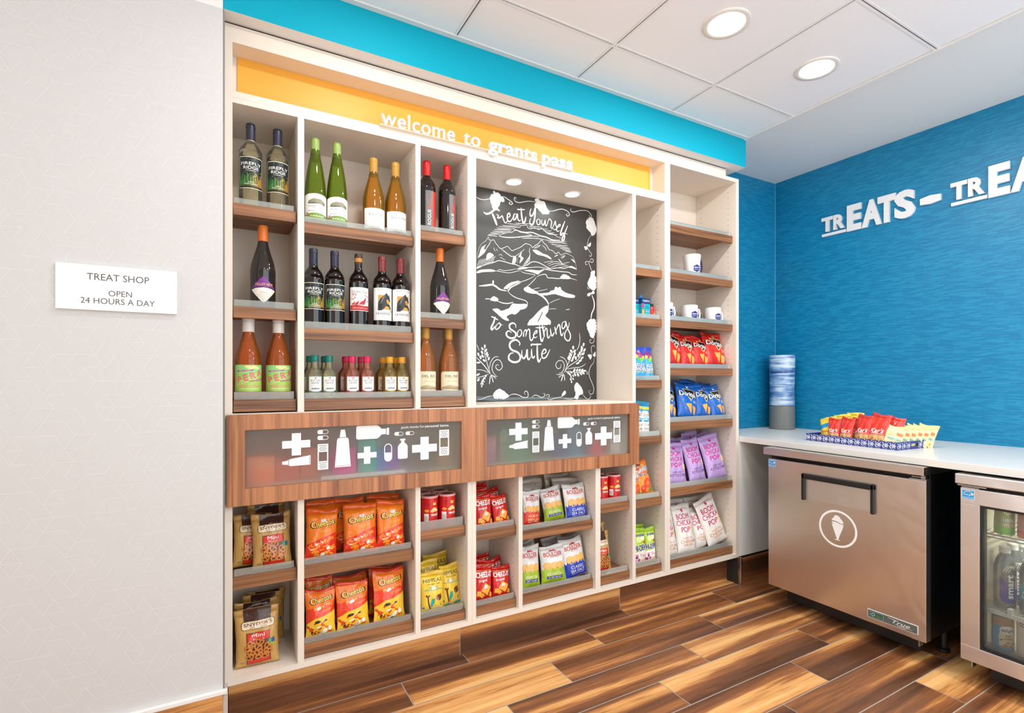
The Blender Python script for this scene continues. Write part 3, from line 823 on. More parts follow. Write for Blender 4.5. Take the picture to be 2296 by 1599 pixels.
('s',8.5,0,2,[1446,1499,1456,1461,1460,1435]),
('s',6.8,0,2,[1460,1461,1469,1481,1477,1475,1479,1442,1487,1431,1498,1449]),
('s',7.3,0,2,[1498,1482,1502,1456,1510,1443,1524,1464]),
('s',6.2,0,2,[1493,1503,1496,1505,1497,1507]),
('s',7.9,0,2,[1526,1493,1532,1470,1536,1451]),
('s',7.3,0,2,[1534,1471,1550,1504,1559,1498,1563,1465,1571,1447,1583,1466]),
('s',6.8,0,2,[1591,1526,1575,1515,1573,1492,1583,1486,1597,1507,1595,1527,1610,1487,1628,1455,1624,1428,1608,1421,1591,1437,1593,1463,1616,1498,1620,1521]),
('s',10.2,0,2,[1308,1385,1310,1400,1287,1414,1258,1402,1251,1380,1265,1361,1298,1350,1314,1328,1305,1306,1276,1299,1249,1311,1246,1330,1258,1344,1274,1346]),
('s',8.5,0,2,[1323,1363,1323,1334,1334,1319,1349,1338,1354,1367,1356,1329,1364,1313,1375,1329]),
('s',8.5,0,2,[1382,1371,1382,1336,1392,1323,1401,1336]),
('s',7.3,0,2,[1377,1393,1380,1389,1383,1386]),
('s',9.6,0,2,[1416,1401,1416,1349,1420,1314,1427,1304,1439,1324]),
('s',7.3,0,2,[1377,1395,1408,1394,1443,1397]),
('s',7.3,0,2,[1446,1344,1469,1354,1467,1370,1454,1366,1444,1344,1450,1324,1469,1328,1485,1351,1495,1371]),
('s',3.1,0,2,[1587,1247,1604,1281,1628,1324,1648,1372]),
('s',3.1,0,2,[1591,1254,1620,1284,1669,1312,1698,1343,1715,1391]),
('s',2.8,0,2,[1595,1254,1632,1254,1681,1248,1736,1260]),
('s',2.3,0,2,[1599,1251,1628,1241,1636,1194]),
('s',3.1,0,2,[1567,1294,1563,1274,1544,1270,1532,1290,1548,1310,1571,1312,1587,1294,1583,1264,1567,1247,1551,1246]),
('s',3.1,0,2,[1688,1467,1692,1430,1685,1396,1669,1369]),
('s',2.8,0,2,[1559,1333,1583,1327,1604,1304,1604,1284]),
('s',2.8,0,2,[1608,1267,1652,1275,1698,1280,1734,1299]),
('s',5.1,0,2,[1583,1241,1575,1221,1567,1201]),
('s',3.1,0,2,[1579,1237,1563,1229,1550,1221]),
('s',3.7,0,2,[1587,1237,1589,1221,1591,1204]),
('s',2.5,0,2,[1536,1239,1559,1237,1583,1247]),
('s',3.1,0,2,[1143,1236,1129,1275,1112,1330,1109,1366]),
('s',4.2,0,2,[1139,1239,1112,1275,1065,1320]),
('s',2.8,0,2,[1129,1245,1099,1257,1065,1259]),
('s',2.8,0,2,[1133,1239,1099,1226,1065,1220]),
('s',3.4,0,2,[1191,1282,1177,1285,1172,1270,1191,1257,1209,1276,1198,1304,1177,1310,1158,1294,1151,1263,1163,1239,1174,1233]),
('s',2.8,0,2,[1188,1325,1163,1322,1143,1297,1136,1266]),
('s',4.2,0,2,[1143,1232,1139,1211,1136,1187]),
('s',4.2,0,2,[1146,1233,1153,1214,1158,1196]),
('s',3.1,0,2,[1146,1236,1160,1226,1175,1214]),
('s',2.8,0,2,[1150,1229,1163,1228,1181,1226]),
('s',2.0,0,2,[1122,1232,1102,1208,1095,1172]),
('s',2.5,0,2,[1067,1383,1074,1368,1080,1353]),
('s',2.8,0,2,[1067,1112,1095,1114,1126,1126,1160,1128]),
('s',3.4,0,2,[1237,1119,1258,1133,1283,1136,1308,1129,1330,1119,1356,1119,1360,1138,1349,1151,1338,1144,1343,1132]),
('s',3.1,0,2,[1382,1115,1397,1128,1416,1127,1439,1117,1458,1120,1462,1135,1452,1136]),
('s',2.5,0,2,[1469,1120,1475,1130,1489,1129,1491,1120,1479,1117]),
('s',2.5,0,2,[1479,1110,1496,1103,1532,1112,1571,1118,1591,1135]),
('s',2.5,0,2,[1583,1108,1632,1104,1665,1113]),
('s',2.5,0,2,[1710,1130,1727,1112,1748,1102,1765,1112,1761,1125]),
('s',2.5,0,2,[1791,1451,1787,1420,1765,1414,1759,1430,1772,1432]),
('s',2.5,0,2,[1796,1390,1787,1401,1772,1392,1770,1372,1778,1351]),
('s',2.8,0,2,[1789,1334,1787,1307,1765,1283,1755,1255,1757,1228,1774,1194,1787,1163,1783,1135,1765,1129,1753,1143,1765,1153]),
('s',2.3,0,2,[1753,1242,1740,1241,1740,1253,1751,1248]),
('g',0,0,1,[1163,1134,1174,1149,1191,1157,1212,1149,1230,1136,1240,1127,1230,1121,1209,1118,1170,1120]),
('p',0,0,1,[1571,1122,1575,1135,1591,1151,1599,1138,1587,1125]),
('g',0,0,1,[1661,1113,1669,1133,1659,1160,1667,1187,1681,1181,1702,1157,1706,1136,1681,1127,1677,1110]),
('p',0,0,1,[1744,1347,1765,1351,1774,1341,1765,1322,1753,1334]),
('p',0,0,1,[1780,1345,1798,1367,1798,1338]),
('p',0,0,2,[1646,1396,1652,1391,1652,1380,1646,1375,1641,1380,1641,1390]),
('p',0,0,2,[1628,1374,1636,1371,1642,1362,1640,1356,1632,1358,1626,1367]),
('p',0,0,2,[1661,1375,1664,1369,1659,1359,1652,1356,1649,1362,1654,1372]),
('p',0,0,2,[1622,1357,1629,1355,1636,1346,1634,1339,1626,1341,1620,1350]),
('p',0,0,2,[1663,1358,1664,1351,1658,1342,1650,1339,1649,1346,1655,1355]),
('p',0,0,2,[1616,1343,1623,1341,1629,1332,1628,1325,1620,1328,1614,1337]),
('p',0,0,2,[1655,1340,1656,1334,1649,1325,1641,1323,1640,1330,1647,1338]),
('p',0,0,2,[1611,1334,1618,1331,1623,1321,1621,1315,1613,1318,1608,1327]),
('p',0,0,2,[1647,1325,1648,1318,1641,1310,1633,1308,1632,1314,1639,1323]),
('p',0,0,2,[1719,1415,1723,1409,1721,1398,1714,1394,1710,1400,1713,1410]),
('p',0,0,2,[1702,1397,1708,1393,1711,1383,1707,1377,1700,1381,1698,1391]),
('p',0,0,2,[1729,1383,1731,1377,1725,1367,1717,1364,1715,1371,1721,1381]),
('p',0,0,2,[1702,1384,1708,1379,1708,1368,1702,1363,1697,1368,1697,1378]),
('p',0,0,2,[1723,1362,1723,1355,1715,1346,1706,1345,1706,1352,1715,1360]),
('p',0,0,2,[1692,1367,1697,1361,1697,1351,1692,1346,1686,1351,1686,1361]),
('p',0,0,2,[1716,1337,1715,1330,1705,1323,1697,1322,1698,1329,1707,1336]),
('p',0,0,2,[1681,1353,1687,1348,1687,1337,1681,1332,1676,1337,1676,1347]),
('p',0,0,2,[1705,1320,1702,1313,1691,1307,1683,1308,1685,1315,1696,1320]),
('p',0,0,2,[1665,1339,1670,1334,1670,1323,1665,1318,1659,1323,1659,1334]),
('p',0,0,2,[1689,1304,1685,1298,1673,1294,1665,1296,1669,1302,1681,1306]),
('p',0,0,2,[1659,1271,1662,1264,1657,1255,1649,1252,1647,1258,1652,1268]),
('p',0,0,2,[1678,1271,1680,1265,1675,1255,1668,1252,1666,1258,1671,1268]),
('p',0,0,2,[1695,1271,1697,1265,1692,1255,1685,1252,1682,1258,1687,1268]),
('p',0,0,2,[1714,1270,1714,1264,1707,1255,1699,1253,1698,1260,1705,1268]),
('p',0,0,2,[1736,1258,1730,1254,1717,1254,1710,1258,1717,1263,1730,1263]),
('p',0,0,2,[1664,1228,1657,1231,1651,1240,1653,1247,1660,1244,1666,1235]),
('p',0,0,2,[1685,1227,1677,1229,1672,1239,1673,1245,1681,1243,1687,1233]),
('p',0,0,2,[1707,1235,1699,1236,1690,1244,1689,1250,1697,1250,1706,1242]),
('p',0,0,2,[1724,1239,1715,1240,1706,1247,1706,1254,1714,1253,1723,1246]),
('p',0,0,2,[1111,1385,1115,1380,1115,1371,1111,1366,1106,1370,1106,1380]),
('p',0,0,2,[1092,1371,1098,1369,1103,1361,1102,1355,1096,1357,1091,1365]),
('p',0,0,2,[1121,1365,1123,1359,1119,1350,1113,1347,1111,1353,1115,1362]),
('p',0,0,2,[1090,1353,1097,1351,1102,1342,1100,1336,1094,1338,1089,1347]),
('p',0,0,2,[1125,1349,1127,1344,1123,1335,1117,1332,1115,1338,1119,1346]),
('p',0,0,2,[1092,1333,1099,1333,1105,1326,1105,1319,1099,1320,1092,1327]),
('p',0,0,2,[1129,1339,1132,1334,1128,1324,1123,1321,1120,1327,1123,1336]),
('p',0,0,2,[1099,1311,1106,1311,1114,1306,1115,1300,1109,1299,1100,1305]),
('p',0,0,2,[1136,1324,1138,1318,1135,1309,1129,1306,1127,1311,1130,1321]),
('p',0,0,2,[1084,1329,1090,1326,1093,1317,1090,1311,1084,1314,1081,1323]),
('p',0,0,2,[1073,1344,1079,1340,1081,1331,1077,1326,1072,1330,1070,1339]),
('p',0,0,2,[1065,1295,1070,1298,1081,1298,1086,1294,1080,1290,1070,1290]),
('p',0,0,2,[1065,1230,1067,1236,1076,1241,1083,1240,1080,1234,1071,1229]),
('p',0,0,2,[1069,1202,1069,1208,1075,1216,1081,1217,1082,1211,1076,1203]),
('p',0,0,2,[1619,1239,1614,1240,1608,1245,1608,1249,1613,1249,1619,1244]),
('p',0,0,2,[1627,1231,1622,1233,1619,1240,1621,1244,1626,1242,1629,1236]),
('p',0,0,2,[1641,1244,1636,1244,1629,1247,1627,1251,1632,1252,1639,1249]),
('p',0,0,2,[1632,1218,1628,1221,1629,1228,1632,1231,1636,1228,1635,1221]),
('p',0,0,2,[1651,1225,1645,1227,1641,1232,1642,1237,1647,1235,1651,1230]),
('p',0,0,2,[1630,1204,1626,1208,1626,1214,1630,1218,1634,1214,1633,1207]),
('p',0,0,2,[1649,1208,1644,1210,1641,1216,1643,1220,1648,1218,1651,1212]),
('p',0,0,2,[1636,1191,1632,1194,1633,1201,1636,1204,1640,1201,1639,1194]),
('p',0,0,2,[1113,1221,1112,1225,1114,1230,1118,1232,1120,1228,1117,1222]),
('p',0,0,2,[1103,1212,1101,1215,1104,1221,1108,1223,1110,1219,1107,1213]),
('p',0,0,2,[1096,1203,1095,1206,1098,1212,1102,1214,1103,1210,1100,1204]),
('p',0,0,2,[1114,1211,1110,1212,1106,1217,1107,1221,1111,1220,1115,1215]),
('p',0,0,2,[1094,1193,1092,1197,1093,1203,1097,1205,1099,1201,1097,1195]),
('p',0,0,2,[1108,1196,1104,1198,1102,1204,1103,1208,1107,1206,1109,1200]),
('p',0,0,2,[1089,1184,1087,1188,1088,1193,1092,1196,1094,1192,1092,1186]),
('p',0,0,2,[1103,1184,1099,1186,1097,1192,1098,1196,1102,1194,1104,1188]),
('p',0,0,2,[1093,1172,1090,1175,1091,1181,1095,1184,1097,1180,1096,1174]),
('q',0,2,0,[1066,1130,1181,1119,1360,1120,1673,1112,1757,1102,1360,1106,1146,1104,1066,1115]),
]
# ------------------------------------------------------------------ the shelving: three cabinets, a lit header, shelves, two framed flap doors
Z0, Z1 = 0.1624, 0.1817         # bottom panel
ZB0, ZB1 = 0.820, 0.838         # floor of the closed compartment
ZT0, ZT1 = 1.074, 1.0935        # its top
ZH = 2.162                      # top of the open bays
D0, D1 = 0.0, 0.296             # front and back of the bays
def panel_with_holes(name, b, parent, hole_x, zr, ys=(0.0535, 0.2555)):
    bm = bmesh.new(); bx(bm, *b)
    for za, zb in zr:
        z = za + 0.03
        while z < zb - 0.02:
            for y in ys:
                f = bm.faces.new([bm.verts.new((hole_x - 0.0004, y + 0.0023 * math.cos(2 * PI * k / 8), z + 0.0023 * math.sin(2 * PI * k / 8))) for k in range(8)])
                f.material_index = 1
            z += 0.032
    bmesh.ops.recalc_face_normals(bm, faces=bm.faces)
    for f in bm.faces:
        if f.material_index == 1 and f.normal.x > 0: f.normal_flip()
    return fin(bm, name, [M_cream, M_hole], parent, recalc=False)
def shelf(parent, x0, x1, lip_bot, lip_top, strip_top, name='shelf'):
    bm = bmesh.new()
    bx(bm, x0 + 0.0025, x1 - 0.003, 0.0205, 0.040, lip_bot, lip_top)
    bx(bm, x0 + 0.0025, x1 - 0.003, 0.040, 0.288, lip_top - 0.021, lip_top - 0.0004)
    s = fin(bm, name, M_shelf, parent, bevel=0.0012)
    h = strip_top
    box('front_guard', (x0 + 0.005, x1 - 0.010, 0.0275, 0.0315, lip_top + 0.0002, h), M_acryl, s)
    return s
# left cabinet
cabA = thing('display_cabinet', 'cream wall shelving section at the left, wine bottles above a framed flap door', 'cabinet', (0, 0, 0))
LOW, MID, UP = (Z1, ZB0), (ZB1, ZT0), (ZT1, ZH)
box('side_panel', (-0.012, 0.0111, D0, D1 + 0.02, Z0, 2.18), M_cream, cabA)
for a, b, rngs in ((0.2187, 0.2403, (LOW, UP)), (0.6602, 0.6810, (LOW, UP))):
    for r in rngs: panel_with_holes('divider', (a, b, D0 + 0.0003, D1, r[0], r[1]), cabA, a, [r])
panel_with_holes('side_panel', (0.8895, 0.9098, D0, D1 + 0.02, Z0, 2.18), cabA, 0.8895, [LOW, UP])
box('back_panel', (0.0111, 0.8895, D1, D1 + 0.02, Z1, ZH), M_creamback, cabA)
box('bottom_panel', (0.0111, 0.8895, D0, D1, Z0, Z1), M_cream, cabA)
box('top_panel', (0.0111, 0.8895, D0, D1, ZH, 2.1795), M_cream, cabA)
boxes('compartment_panels', [(0.0111, 0.8895, D0, D1, ZB0, ZB1), (0.0111, 0.8895, D0, D1, ZT0, ZT1)], M_cream, cabA)
B1, B2, B3 = (0.0111, 0.2187), (0.2403, 0.6602), (0.6810, 0.8895)
for b, l in ((B1, ((1.785, 1.826, 1.846), (1.427, 1.467, 1.491), (1.098, 1.1405, 1.168))),
             (B2, ((1.753, 1.794, 1.816), (1.360, 1.4015, 1.427), (1.097, 1.140, 1.163))),
             (B3, ((1.786, 1.827, 1.848), (1.427, 1.467, 1.490), (1.097, 1.1405, 1.166))),
             (B1, ((0.480, 0.525, 0.549),)), (B2, ((0.478, 0.525, 0.549), (0.185, 0.235, 0.256))),
             (B3, ((0.543, 0.588, 0.624), (0.185, 0.227, 0.254)))):
    for z in l: shelf(cabA, b[0], b[1], *z)
# middle cabinet
cabB = thing('display_cabinet', 'cream wall shelving section in the middle, holding the chalkboard and the narrow shelves', 'cabinet', (0, 0, 0))
box('side_panel', (0.9104, 0.9290, D0, D1 + 0.02, Z0, 2.18), M_cream, cabB)
panel_with_holes('divider', (1.8107, 1.8324, D0 + 0.0003, D1, Z1, ZH), cabB, 1.8107, [LOW])
panel_with_holes('side_panel', (2.0370, 2.0560, D0, D1 + 0.02, Z0, 2.18), cabB, 2.0370, [(Z1, ZH)])
panel_with_holes('divider', (1.1393, 1.1597, D0 + 0.0003, D1, Z1, ZB0), cabB, 1.1393, [LOW])
panel_with_holes('divider', (1.5731, 1.6032, D0 + 0.0003, D1, Z1, ZB0), cabB, 1.5731, [LOW])
box('back_panel', (0.9290, 2.0370, D1 + 0.004, D1 + 0.02, Z1, ZH), M_creamback, cabB)
box('bottom_panel', (0.9290, 2.0370, D0, D1, Z0, Z1), M_cream, cabB)
box('top_panel', (0.9290, 2.0370, D0, D1, ZH, 2.1795), M_cream, cabB)
boxes('compartment_panels', [(0.9290, 1.8107, D0, D1, ZB0, ZB1), (0.9290, 1.8107, D0, D1, ZT0, ZT1 + 0.006)], M_cream, cabB)
NB, L4, L5, L6 = (1.8324, 2.0370), (0.9290, 1.1393), (1.1597, 1.5731), (1.6032, 1.8107)
for b, l in ((NB, ((1.755, 1.796, 1.818), (1.493, 1.535, 1.558), (1.166, 1.208, 1.232), (0.868, 0.910, 0.936), (0.540, 0.584, 0.610), (0.185, 0.227, 0.251))),
             (L4, ((0.508, 0.553, 0.578), (0.185, 0.224, 0.247))), (L5, ((0.477, 0.521, 0.544), (0.185, 0.232, 0.252))),
             (L6, ((0.543, 0.587, 0.613), (0.185, 0.229, 0.254)))):
    for z in l: shelf(cabB, b[0], b[1], *z)
# right tall cabinet
cabC = thing('display_cabinet', 'tall cream shelving tower at the right end, beside the blue wall', 'cabinet', (0, 0, 0))
ZTOP = 2.3695
box('side_panel', (2.0566, 2.0757, D0, D1 + 0.02, Z0, 2.3695), M_cream, cabC)
panel_with_holes('side_panel', (2.6084, 2.6333, D0, D1 + 0.02, Z0, 2.391), cabC, 2.6084, [(Z1, ZTOP)])
box('back_panel', (2.0757, 2.6084, D1, D1 + 0.02, Z1, ZTOP), M_creamback, cabC)
box('bottom_panel', (2.0757, 2.6084, D0, D1, Z0, Z1), M_cream, cabC)
box('top_panel', (2.0566, 2.6084, D0, D1 + 0.02, ZTOP, 2.391), M_cream, cabC)
TB = (2.0757, 2.6084)
for z in ((2.017, 2.058, 2.078), (1.756, 1.796, 1.818), (1.495, 1.535, 1.559), (1.233, 1.274, 1.299), (0.934, 0.979, 1.005), (0.573, 0.617, 0.643), (0.185, 0.228, 0.253)):
    shelf(cabC, TB[0], TB[1], *z)
# lit header with the welcome lettering
hd = thing('sign_header', 'long yellow-backed header box above the shelving', 'sign box', (0, 0, 0))
bm = bmesh.new()
prism(bm, [(-0.012, 2.3685), (2.0566, 2.3685), (2.0566, 2.3912), (2.52, 2.3912), (2.52, 2.4285), (-0.012, 2.4285)], 0.0, 0.02)
fin(bm, 'fascia', M_cream, hd)
boxes('header_frame', [(-0.012, 2.0566, 0.0, 0.20, 2.1800, 2.2022), (-0.012, 0.0111, 0.0, 0.20, 2.2022, 2.3685), (2.0370, 2.0564, 0.0, 0.20, 2.2022, 2.3685), (-0.012, 2.0566, 0.02, 0.20, 2.3685, 2.40)], M_cream, hd)
box('backing_board', (0.0111, 2.0370, 0.092, 0.10, 2.2022, 2.3685), M_cream, hd)
box('yellow_panel', (0.0273, 2.012, 0.086, 0.0918, 2.2025, 2.3682), M_yellow, hd)
p = Print()
M_letter = mat('white_acrylic_letter', (246, 246, 244), 0.3)
def solid_text(name, parts, parent, m, depth, fmap):
    """raised letters: a flat outline given thickness. parts: (text, x_left, baseline, xheight_scale h, width, bold)"""
    bm = bmesh.new()
    for s, x, base, h, w, bold, sp in parts:
        v, f = text_geo(s, bold, 0, sp); x0 = min(q[0] for q in v); x1 = max(q[0] for q in v)
        sy = h / CAP; sx = w / (x1 - x0)
        vs = [bm.verts.new(((q[0] - x0) * sx + x, base + q[1] * sy, 0)) for q in v]
        for fc in f:
            try: bm.faces.new([vs[i] for i in fc])
            except ValueError: pass
    bmesh.ops.remove_doubles(bm, verts=bm.verts, dist=1e-6)
    ex = bmesh.ops.extrude_face_region(bm, geom=bm.faces[:])
    for q in ex['geom']:
        if isinstance(q, bmesh.types.BMVert): q.co.z = depth
    for q in bm.verts: q.co = fmap(q.co.x, q.co.y, q.co.z)
    return fin(bm, name, m, parent)
wl = thing('welcome_lettering', 'raised white letters reading welcome to grants pass on the yellow header', 'lettering', (0, 0, 0))
for wd, x, h, w, bo in (('welcome', 0.518, 0.060, 0.307, 0.004), ('to', 0.866, 0.060, 0.076, 0.004), ('grants', 0.982, 0.054, 0.246, 0.028), ('pass', 1.256, 0.054, 0.169, 0.028)):
    solid_text('word_' + wd, [(wd, x, 2.2035, h, w, bo, 1.04)], wl, M_letter, 0.014, flat_y(0, -0.002, 0))
clear('clear_acrylic', (236, 240, 236), 0.15, 0.05)
box('letter_base', (0.512, 1.430, -0.015, -0.0005, 2.2012, 2.2034), mat('letter_base_glow', (250, 240, 214), 0.3), wl)  # clear strip painted cream to stand for its glow
# ------------------------------------------------------------------ framed flap doors with frosted panes and vinyl pictograms
def frosted():
    m = bpy.data.materials.new('frosted_glass'); m.use_nodes = True; nt = m.node_tree; L = nt.links.new
    b = nt.nodes['Principled BSDF']; b.inputs['Base Color'].default_value = rgb(226, 228, 226); b.inputs['Roughness'].default_value = 0.5
    r = nt.nodes.new('ShaderNodeBsdfRefraction'); r.inputs['Roughness'].default_value = 0.27; r.inputs['IOR'].default_value = 1.10; r.inputs['Color'].default_value = (0.96, 0.97, 0.96, 1)
    tl = nt.nodes.new('ShaderNodeBsdfTranslucent'); tl.inputs[0].default_value = (0.95, 0.95, 0.94, 1)
    m0 = nt.nodes.new('ShaderNodeMixShader'); m0.inputs[0].default_value = 0.42
    mx = nt.nodes.new('ShaderNodeMixShader'); mx.inputs[0].default_value = 0.06
    L(r.outputs[0], m0.inputs[1]); L(tl.outputs[0], m0.inputs[2])
    L(m0.outputs[0], mx.inputs[1]); L(b.outputs[0], mx.inputs[2]); L(mx.outputs[0], nt.nodes['Material Output'].inputs['Surface'])
    return m
M_frost = frosted()
def cross(p, cx, cy, w, h, aw, ah, m):
    p.poly([(cx - aw, cy - h), (cx + aw, cy - h), (cx + aw, cy - ah), (cx + w, cy - ah), (cx + w, cy + ah), (cx + aw, cy + ah), (cx + aw, cy + h), (cx - aw, cy + h), (cx - aw, cy + ah), (cx - w, cy + ah), (cx - w, cy - ah), (cx - aw, cy - ah)], m, 1)
def pill(p, cx, cy, l, r, m, vertical=False):
    def tr(q): return (cx + q[1], cy - q[0]) if vertical else (cx + q[0], cy + q[1])
    N = 10
    L_ = [(-l + r * math.cos(math.radians(90 + 180 * k / N)), r * math.sin(math.radians(90 + 180 * k / N))) for k in range(N + 1)]
    if vertical: L_ = [(-a, b) for a, b in L_]
    p.poly([tr(q) for q in L_ + [(0, -r), (0, r)]], m, 1)
    sg = -1 if vertical else 1
    o = [(sg * (l + r * math.cos(math.radians(-90 + 180 * k / N))), r * math.sin(math.radians(-90 + 180 * k / N))) for k in range(N + 1)]
    ri = r * 0.78
    i = [(sg * (l + ri * math.cos(math.radians(-90 + 180 * k / N))), ri * math.sin(math.radians(-90 + 180 * k / N))) for k in range(N + 1)]
    o = [(0, -r)] + o + [(0, r)]; i = [(0, -ri)] + i + [(0, ri)]
    v = [tr(q) for q in o + i]; n = len(o)
    p.raw(v, [(k, k + 1, n + k + 1, n + k) for k in range(n - 1)], m, 1)
def plaster(p, x0, x1, z0, z1, m, md):
    w, h = x1 - x0, z1 - z0
    zc0, zc1 = z0 + 0.33 * h, z0 + 0.69 * h; e = 0.11 * w
    p.rect(x0, z0, x1, zc0, m, 1); p.rect(x0, zc1, x1, z1, m, 1); p.rect(x0, zc0, x0 + e, zc1, m, 1); p.rect(x1 - e, zc0, x1, zc1, m, 1)
    for base, hh in ((z0, zc0 - z0), (zc1, z1 - zc1)):
        for r in range(4):
            n = 4 if r % 2 else 3
            for k in range(n):
                p.oval(x0 + w * (0.5 + (k - (n - 1) / 2) * 0.185), base + hh * (0.2 + 0.2 * r), w * 0.055, w * 0.055, md, 2, n=10)
def tubeicon(p, cx, z0, z1, wb, wt, m, md):
    h = z1 - z0; zb = z0 + 0.78 * h
    p.poly([(cx - wb, z0), (cx + wb, z0), (cx + wt, zb - 0.05 * h), (cx + wt * 0.8, zb), (cx - wt * 0.8, zb), (cx - wt, zb - 0.05 * h)], m, 1)
    p.poly([(cx - wt * 0.55, zb + 0.015 * h), (cx + wt * 0.55, zb + 0.015 * h), (cx + wt * 0.5, zb + 0.08 * h), (cx + wt * 0.35, z1), (cx - wt * 0.35, z1), (cx - wt * 0.5, zb + 0.08 * h)], m, 1)
    for k in range(16):
        x = cx - wb * 0.85 + wb * 1.7 * k / 15
        p.rect(x - 0.0006, z0 + 0.02 * h, x + 0.0006, z0 + 0.05 * h, md, 2)
def flap_door(x0, x1, wx0, wx1, cab):
    d = thing('flap_door', None, None, (0, 0, 0)); del_keys = [k for k in d.keys()]
    d.parent = cab
    zb, zt, wz0, wz1 = 0.7785, 1.0902, 0.8365, 1.0375
    boxes('door_frame', [(x0, x1, -0.0205, -0.0015, zb, wz0), (x0, x1, -0.0205, -0.0015, wz1, zt), (x0, wx0, -0.0205, -0.0015, wz0, wz1), (wx1, x1, -0.0205, -0.0015, wz0, wz1)], M_door, d)
    box('window_pane', (wx0 - 0.004, wx1 + 0.004, -0.0065, -0.0025, wz0 - 0.004, wz1 + 0.004), M_frost, d)
    p = Print(); m = M_decalwhite; md = ink(96, 88, 84); ox = wx0
    cross(p, ox + 0.165, 0.978, 0.047, 0.040, 0.0155, 0.0135, m)
    pill(p, ox + 0.2555, 1.018, 0.0115, 0.0078, m); pill(p, ox + 0.2555, 0.9965, 0.0115, 0.0078, m)
    plaster(p, ox + 0.2375, ox + 0.2745, 0.879, 0.9735, m, md)
    tubeicon(p, ox + 0.327, 0.883, 1.023, 0.029, 0.021, m, md)
    z = 0.9135
    p.poly([(ox + 0.118, z - 0.005), (ox + 0.118, z + 0.005), (ox + 0.133, z + 0.007), (ox + 0.138, z + 0.010), (ox + 0.138, z - 0.008), (ox + 0.133, z - 0.007)], m, 1)
    p.poly([(ox + 0.140, z - 0.010), (ox + 0.140, z + 0.010), (ox + 0.147, z + 0.013), (ox + 0.213, z + 0.022), (ox + 0.213, z - 0.012), (ox + 0.146, z - 0.013)], m, 1)
    p.rect(ox + 0.209, z - 0.010, ox + 0.2105, z + 0.019, md, 2)
    # bottle lying on its side
    bz = 1.0085
    pts = [(0.376, bz - 0.022), (0.381, bz - 0.026), (0.454, bz - 0.026), (0.462, bz - 0.022), (0.473, bz - 0.011), (0.490, bz - 0.0105), (0.490, bz + 0.0105), (0.473, bz + 0.011), (0.462, bz + 0.022), (0.454, bz + 0.026), (0.381, bz + 0.026), (0.376, bz + 0.022)]
    p.poly([(ox + a, b) for a, b in pts], m, 1); p.rect(ox + 0.4925, bz - 0.0135, ox + 0.502, bz + 0.0135, m, 1)
    cross(p, ox + 0.417, 0.9205, 0.036, 0.033, 0.0122, 0.0105, m)
    pill(p, ox + 0.541, 0.9965, 0.0105, 0.0072, m); pill(p, ox + 0.586, 0.9965, 0.0105, 0.0072, m)
    pill(p, ox + 0.4985, 0.925, 0.0195, 0.0155, m, vertical=True)
    bt = [(0.537, 0.902), (0.541, 0.8965), (0.573, 0.8965), (0.577, 0.902), (0.577, 0.945), (0.571, 0.955), (0.564, 0.960), (0.563, 0.968), (0.551, 0.968), (0.550, 0.960), (0.543, 0.955), (0.537, 0.945)]
    p.poly([(ox + a, b) for a, b in bt], m, 1); p.rect(ox + 0.5465, 0.969, ox + 0.5675, 0.976, m, 1, r=0.001)
    cross(p, ox + 0.6475, 0.9325, 0.0525, 0.046, 0.0175, 0.0155, m)
    plaster(p, ox + 0.7105, ox + 0.7535, 0.897, 1.003, m, md)
    p.text('peek inside for', ox + 0.551, 1.0215, 0.0098, m, 1, w=0.0955, align='l')
    p.text('personal items.', ox + 0.6500, 1.0215, 0.0098, m, 1, w=0.104, bold=0.03, align='l')
    p.build('pictograms', d, flat_y(0, -0.0065, 0), smooth=False)
    return d
flap_door(-0.0066, 0.9195, 0.0482, 0.853, cabA)
flap_door(0.9205, 1.8366, 0.9692, 1.7739, cabB)
# packets and cartons stored behind the frosted panes, seen only as blurred colour
def carton(name, label, cat, x0, x1, y0, y1, z0, z1, col, group, lid=None):
    t = thing(name, label, cat, ((x0 + x1) / 2, (y0 + y1) / 2, z0), group=group)
    hw, hd_, h = (x1 - x0) / 2, (y1 - y0) / 2, z1 - z0
    box('carton_body', (-hw, hw, -hd_, hd_, 0, h), ink(*col), t, bevel=0.002)
    c2 = tuple(min(255, int(c * 0.75 + 60)) for c in col)
    box('carton_band', (-hw * 1.003, hw * 1.003, -hd_ - 0.0006, -hd_ + 0.001, h * 0.55, h * 0.9), ink(*(lid or c2)), t)
    return t
G = 'boxed personal items behind the frosted panes'
ZS = ZB1 + 0.0002
tl = thing('tray_liner', 'low pale tray under the cartons behind the left frosted pane', 'tray', (0.46, 0.13, ZS))
box('liner_base', (-0.16, 0.16, -0.12, 0.13, 0, 0.012), ink(226, 222, 214), tl)
